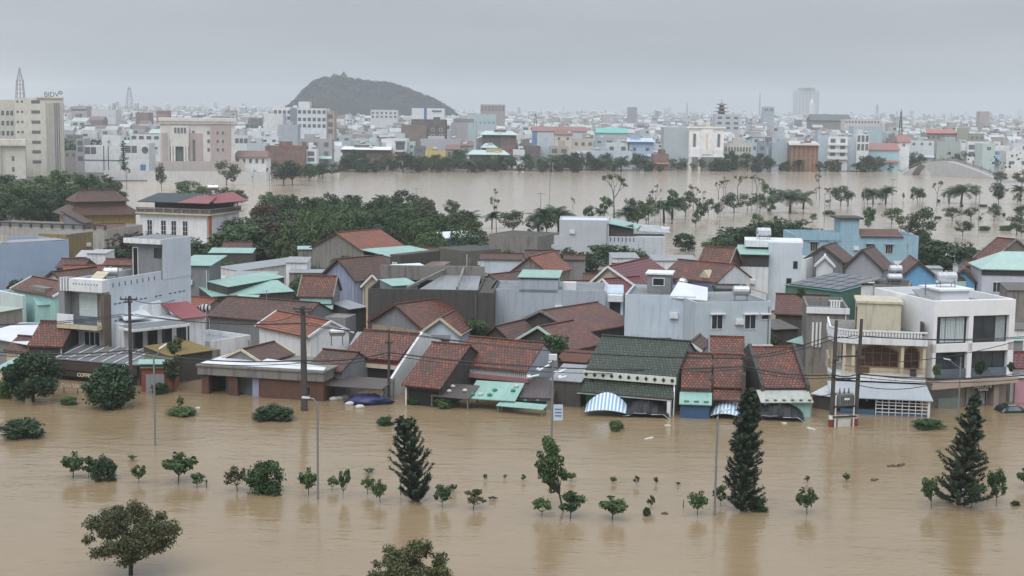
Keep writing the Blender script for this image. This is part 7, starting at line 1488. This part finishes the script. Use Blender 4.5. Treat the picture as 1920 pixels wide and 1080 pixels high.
# wires
def wire(a, c, label, sag=.5, r=.033, n=12, name='power_cable'):
    a, c = Vector(a), Vector(c); m = MB(); pts = [a.lerp(c, k / n) - Vector((0, 0, sag * 4 * (k / n) * (1 - k / n))) for k in range(n + 1)]; off = pts[0].copy()
    m.tube([p - off for p in pts], r, 4); o = m.build(name, plain('black_cable', (.02, .02, .022), .6)); o.location = off; return tag(o, label, 'cable', 'cables strung along the street')
def on(pp, z, dx=0, dy=-.3): return pp[0] + Vector((dx, dy, z if z > 0 else pp[1] + z))
pLft = (P(-60, 745, 0) , 6.5); pRgt = (P(1990, 790, 0), 8.0)
seq = [(pLft, 'the picture edge'), (pA, 'the vented wall pole'), (pB, 'the thick dark pole'), (pC, 'the thin pole at the red roof'), (pD, 'the conifer pole'), (pE, 'the first red pole'), (pF, 'the second red pole'), (pRgt, 'the far picture edge')]
for k in range(len(seq) - 1):
    (p, n1), (q, n2) = seq[k], seq[k + 1]; D = (p[0] - q[0]).length; sg = min(1.1, .016 * D + .1)
    hp, hq = min(p[1] - .1, 7.4), min(q[1] - .1, 7.4)
    wire(on(p, hp, -.5), on(q, hq, -.5), 'top cable from %s to %s' % (n1, n2), sg); wire(on(p, hp, .5), on(q, hq, .4), 'second cable from %s to %s' % (n1, n2), sg * 1.15)
    z1, z2 = min(4.3, p[1] - .8), min(4.3, q[1] - .8); wire(on(p, z1), on(q, z2), 'low cable from %s to %s' % (n1, n2), sg * 1.3, .055); wire(on(p, z1 - .25, .1), on(q, z2 - .2, .1), 'lowest cable from %s to %s' % (n1, n2), sg * 1.6, .03)
wire(on(pA, -.15), PY(332, 560, 150), 'cable from the brown pole back past the vented wall', .5); wire(on(pB, -.3), PY(480, 600, 152), 'service cable from the thick pole to the orange roof', .5)
wire(on(pF, 5.2), PY(1905, 640, 126), 'cable crossing before the white modern building windows', .5); wire(on(pF, 3.4), PY(1750, 720, 124), 'sagging cable over the grey awning of the villa', .4); wire(on(pF, 4.4), PY(1910, 700, 125), 'cable passing the white modern building canopy', .6)
wire(on(pE, 2.8), PY(1500, 735, 125), 'service cable from the first red footed pole to the aqua shop', .3)
# street lamps
def lamp(px, py, ytop, label, kind, r=.065):
    b, h = top_h(px, py, ytop); e = empty('street_lamp', label, 'street lamp', b, 0, 'street lamps in the flood'); post = MB(); head = MB()
    if kind == 'curve':
        post.tube([(0, 0, -1.6), (0, 0, h - .8), (-.06, 0, h - .35), (-.25, 0, h - .08), (-.55, 0, h)], [r * 1.2, r, r * .8, r * .7, r * .6], 8); head.prism([(-.5, -.09, h - .05), (-1.0, -.13, h - .02), (-1.0, .13, h - .02), (-.5, .09, h - .05)], (0, 0, .09))
    elif kind == 'curve_right':
        post.tube([(0, 0, -1.6), (0, 0, h - .5), (.08, 0, h - .2), (.3, 0, h)], [r * 1.2, r, r * .8, r * .6], 8); head.prism([(.25, -.1, h - .05), (.75, -.14, h), (.75, .14, h), (.25, .1, h - .05)], (0, 0, .1))
    elif kind == 'panel':
        post.tube([(0, 0, -1.6), (0, 0, h - .55)], [r * 1.2, r], 8); post.bar((0, 0, h - .75), (.7, -.2, h), .06); head.prism([(.45, -.35, h - .12), (1.0, -.4, h + .25), (.95, .1, h + .3), (.4, .15, h - .05)], (0, 0, .06))
    elif kind == 'box':
        post.tube([(0, 0, -1.6), (0, 0, h)], [r * 1.3, r * 1.1], 8); head.box(-.3, -.25, h, .3, .25, h + .38)
    else:
        post.tube([(0, 0, -1.6), (0, 0, h - .3)], [r * 1.2, r], 8); post.bar((0, 0, h - .75), (-.95, 0, h - .05), .05).tube([(0, 0, h - .3), (0, 0, h + .2)], .03, 6); head.prism([(-.85, -.1, h - .08), (-1.4, -.13, h + .02), (-1.4, .13, h + .02), (-.85, .1, h - .08)], (0, 0, .08))
    post.build('post', GSTEEL, e); head.build('lamp_head', plain('lamp_head_paint', (.62, .63, .64), .4), e); return e
lamp(291, 836, 652, 'grey street lamp with a white solar panel head before the rust red garage', 'panel'); lamp(596, 935, 746, 'grey street lamp with curved arm beside the thick dark pole', 'curve')
l3 = lamp(1034, 842, 674, 'street lamp topped by a white box before the brown metal roofed shop', 'box'); lamp(1340, 966, 769, 'street lamp with short curved head beside the tallest conifer', 'curve_right'); lamp(1796, 790, 674, 'pale street lamp with slanting arm before the white modern building', 'arm')
MB().box(.1, -.1, 2.2, .8, -.06, 3.4).build('notice_board', plain('blue_white_notice', (.5, .6, .72), .4), l3)
m = MB(); [m.box(.2, -.115, z, .7, -.102, z + .09) for z in (2.5, 2.75, 3.0)]; m.build('notice_lines', plain('notice_ink', (.1, .16, .35), .5), l3)
for px, py, yt, lab, dbl in ((1030, 408, 296, 'very tall thin lamp mast rising over the river by the palms', 0), (1013, 434, 363, 'short double headed park lamp beside the tall mast', 1), (1349, 442, 374, 'park lamp alone in open flood water', 0), (1545, 424, 365, 'park lamp behind the sky blue parapet', 0), (1672, 392, 337, 'double headed park lamp above full palm', 1), (1834, 434, 352, 'tall thin park lamp beside yellowish tree', 0), (1238, 426, 372, 'thin park lamp among the palm group', 0), (1409, 398, 340, 'thin park lamp beside the wispy trees', 0), (1620, 402, 352, 'park lamp beside mop headed little palm', 0), (780, 384, 354, 'small double antenna lamp poking above the leafy belt', 1)):
    b, h = top_h(px, py, yt); e = empty('park_lamp', lab, 'lamp', b, 0, 'lamps in the flooded park'); MB().tube([(0, 0, -1.5), (0, 0, h)], [.09, .06], 6).build('post', GSTEEL, e); q = MB().box(-.25, -.12, h, .25, .12, h + .15)
    if dbl: q.box(-1.0, -.08, h - .1, -.26, .08, h + .0).box(.26, -.08, h - .1, 1.0, .08, h + .0)
    q.build('lamp_head', plain('dark_lamp_head', (.2, .2, .21), .5), e)
for px, py, ht, lab in ((387, 916, 18, 'short wooden stake beside a drooping sapling'), (751, 928, 34, 'thin bare stick standing left of the windblown conifer'), (1281, 951, 14, 'thin bare stick left of the lamp by the tallest conifer')):
    b = P(px, py, 0); o = MB().tube([(0, 0, -1), (.02, 0, ht * b.y / FL)], .03, 5).build('stake', BARK); o.location = b; tag(o, lab, 'stake')
# half drowned car
cb = P(1893, 771, 0); car = empty('drowned_car', 'dark car sunk to its windows beside the white modern building', 'car', cb, R(8)); CARP = plain('dark_car_paint', (.02, .03, .035), .2, 0, .1)
def loft(m, secs, mi=0):
    for a, c in zip(secs[:-1], secs[1:]):
        n = len(a)
        for k in range(n): j = (k + 1) % n; m.face((a[k], a[j], c[j], c[k]), mi)
    m.face(secs[0][::-1], mi); m.face(secs[-1], mi)
def sec(x, w_, z0, z1, z2, wt): return [(x, -w_, z0), (x, w_, z0), (x, w_, z1), (x, wt, z2), (x, -wt, z2), (x, -w_, z1)]
m = MB(); loft(m, [sec(-1.05, .78, -.9, .05, .15, .7), sec(-.8, .82, -.9, .2, .42, .7), sec(-.2, .84, -.9, .22, .62, .66), sec(.5, .84, -.9, .2, .55, .66), sec(1.2, .82, -.9, .12, .18, .7), sec(1.9, .74, -.9, -.05, .02, .6)]); m.build('body', CARP, car)
MB().face([(.62, -.64, .52), (.62, .64, .52), (1.18, .68, .22), (1.18, -.68, .22)][::-1]).build('windscreen', GLASS, car); MB().face([(-.6, -.855, .2), (.7, -.855, .2), (.4, -.7, .52), (-.4, -.7, .55)]).build('side_window', GLASSB, car)
for y in (-.95, .85): MB().box(.75, y, .12, .9, y + .12, .26).build('mirror', CARP, car)
for y in (-.6, .4): MB().box(1.8, y, -.05, 1.93, y + .2, .06).build('headlight', WPAINT, car)
MB().box(-.5, -.7, .64, .2, -.66, .68).build('roof_rail', WPAINT, car)
# lumps: sacks, tarpaulin heap
def lump(name, label, cat, loc, sx, sy, sz, mat, seed, group=None, rz=0, n=8, k=.3):
    r = random.Random(seed); m = MB(); rows = []; nn = n + 4
    for j in range(n + 1):
        ph = math.pi * j / n; rows.append([(sx * math.sin(ph) * math.cos(2 * math.pi * i / nn) * (1 + r.uniform(-k, k) * .6), sy * math.sin(ph) * math.sin(2 * math.pi * i / nn) * (1 + r.uniform(-k, k) * .6), sz * math.cos(ph) * (1 + r.uniform(-k, k) * .5)) for i in range(nn)])
    i0 = 0
    for row in rows: m.v += row
    for j in range(n):
        for i in range(nn): a, c = j * nn + i, j * nn + (i + 1) % nn; m.f.append((a, a + nn, c + nn, c)); m.m.append(0)
    o = m.build(name, mat, None, True); o.location = loc; o.rotation_euler = (0, 0, rz); return tag(o, label, cat, group)
lump('tarpaulin', 'crumpled dark blue tarpaulin heaped under the dark canopy', 'tarpaulin', P(690, 752, .2), 1.9, .95, .55, plain('blue_tarpaulin', (.014, .020, .10), .45, 0, .4, 2), 3, n=12, k=.5)
SACK = plain('white_sack', (.55, .55, .53), .7); GBAG = plain('green_bag', (.03, .25, .13), .6)
for i, (px, py, lab) in enumerate(((626, 748, 'white drum floating beside the blue tarpaulin'), (637, 747, 'pale sack leaning by the blue tarpaulin'), (646, 745, 'white sack nearest the heap of the blue tarpaulin'), (656, 757, 'white sheet crumpled at water level by the blue tarpaulin'), (675, 763, 'small white bundle in the water before the blue tarpaulin'), (527, 785, 'white drum caught on the dark floating branch'))): lump('floating_drum' if 'drum' in lab else 'sack', lab, 'drum' if 'drum' in lab else 'sack', P(px, py, .1), .42 if i != 5 else .5, .22, .2, SACK, 20 + i, 'white floating sacks and drums', .2)
def on_roof(b, px, py, z0, rise):
    d = b.I.to_3x3() @ ray(px, py); o = b.I @ Vector((0, 0, HCAM)); k = rise / b.d; t = (z0 + k * o.y - o.z) / (d.z - k * d.y); return b.M @ (o + d * t)
names = list(AW)
for lab, px, py, gm, z0, rs, nm in (('white block on the brown awning nearest its upper corner', 831, 722, 0, 1.0, .7, 0), ('white block on the brown awning by the aqua sheet', 849, 726, 0, 1.0, .7, 0), ('lowest white block on the brown awning', 842, 735, 0, 1.0, .7, 0), ('white block between brown awning and aqua sheet', 872, 734, 0, 1.0, .7, 0), ('flat green bag at the low corner of the aqua sheet', 886, 741, 1, .95, 1.0, 1), ('green bag in the middle of the aqua sheet edge', 918, 742, 1, .95, 1.0, 1), ('dark green bag higher on the aqua sheet', 928, 733, 1, .95, 1.0, 1), ('white bag between green bags on the aqua sheet', 901, 741, 0, .95, 1.0, 1), ('white block at the top corner of the aqua sheet', 968, 726, 0, .95, 1.0, 1), ('green bag at the right edge of the aqua sheet', 962, 734, 1, .95, 1.0, 1)):
    lump('roof_weight', lab, 'bag', on_roof(AW[names[nm]], px, py, z0, rs) + Vector((0, 0, .09)), .22, .18, .14, GBAG if gm else SACK, int(px), 'weights holding down the awnings')
for px, lab in ((938, 'first'), (960, 'second'), (985, 'third'), (1008, 'last')): lump('roof_weight', lab + ' green weight along the top of the aqua lean-to', 'bag', on_roof(AW[names[2]], px, 752, .62, .22) + Vector((0, 0, .05)), .16, .12, .09, GBAG, px, 'weights holding down the awnings')
lump('tyre_heap', 'black bundle of tyres on the moss stained roof edge', 'tyres', P(822, 712, 2.0), .55, .4, .3, BTARP, 9); lump('patterned_tarp', 'black and white patterned tarp bundled beside the long brown roof', 'tarp', PY(384, 577, 150), .65, .5, .4, stripes('black_white_pattern', (.02, .02, .02), (.6, .6, .6), .35), 14, n=7, k=.6)
for i, (px, py, L, rz, lab) in enumerate(((1020, 690, 1.5, .9, 'long white plank on the debris strewn roof'), (1035, 678, 1.0, .8, 'short white plank propped behind the box topped lamp'), (1052, 697, 1.3, .8, 'grey broken frame on the debris strewn roof'), (1000, 706, 1.0, .1, 'white rag pile at the gable foot'), (1055, 708, .7, .3, 'white sheet lump near the alley roof edge'))):
    o = MB().box(-L / 2, -.09, 0, L / 2, .09, .08).box(-L / 2, .12, .0, -L / 2 + .3, .3, .12).build('roof_debris', WPAINT); o.location = P(px, py, 2.9); o.rotation_euler = (.2, -.2, rz); tag(o, lab, 'debris', 'debris lying on the roofs')
# litter afloat
for i, (px, py, L, lab) in enumerate(((1675, 874, .45, 'dark plank adrift between two conifers'), (1690, 872, .5, 'second dark plank adrift between two conifers'), (1521, 804, .5, 'white foam strip adrift beside the transformer poles'), (1252, 798, .25, 'white scrap adrift before the green roofed house'), (1217, 822, .5, 'pale strip adrift before the striped awning'), (1470, 794, .25, 'white scrap adrift before the black tarpaulin'), (1246, 963, .2, 'dark scrap adrift beside the little cone bush'), (1640, 900, .3, 'leafy scrap adrift right of the little round sapling'), (372, 765, .2, 'white scrap adrift before the brick garage shop'))):
    o = MB().box(-L, -.12, -.05, L, .12, .05).box(-L * .3, .1, -.04, L * .2, .24, .07).build('floating_debris', DARKW if 'dark' in lab or 'leafy' in lab else SACK); o.location = P(px, py, .01); o.rotation_euler = (0, 0, i); tag(o, lab, 'debris', 'debris adrift on the flood')
# small plants on buildings
for px, py, Y, s, lab in ((1757, 702, 125.6, .9, 'potted plant at the white modern building window corner'), (1838, 697, 125.6, 1.1, 'trailing plant between the white modern building windows'), (1895, 693, 125.6, .7, 'small potted plant at the far window of the white modern building'), (235, 655, 146, .9, 'hanging ferns at the veranda post'), (275, 648, 146, .8, 'potted plants on the veranda floor'), (320, 643, 147, .8, 'potted shrub beside the veranda steps'), (355, 632, 148, .9, 'leafy pots at the veranda end'), (1500, 555, 150, 1.0, 'weed sprouting on the brick red roof')):
    plant('bush%d' % (len(lab) % 3), PY(px, py, Y), s, 1.6, lab, 'plants growing on the buildings', .7, rng=frng, cat='plant')
# aerials and air conditioners
for px, py, Y, h, lab in ((880, 520, 165, 2.2, 'thin roof aerial over the dark wall'), (1330, 480, 170, 2.5, 'thin roof aerial above mossy dormer roof'), (1700, 500, 160, 2.5, 'thin aerial beside the bright blue gable'), (500, 575, 155, 1.8, 'thin aerial over the long brown roof'), (1790, 490, 150, 2.5, 'thin aerial behind the white modern building')):
    e = PY(px, py, Y); o = MB().tube([(0, 0, -.6), (0, 0, h)], .03, 5).bar((-.4, 0, h - .15), (.4, 0, h - .15), .03).bar((-.3, 0, h - .45), (.3, 0, h - .45), .03).build('roof_aerial', GSTEEL); o.location = e; tag(o, lab, 'aerial', 'roof aerials')
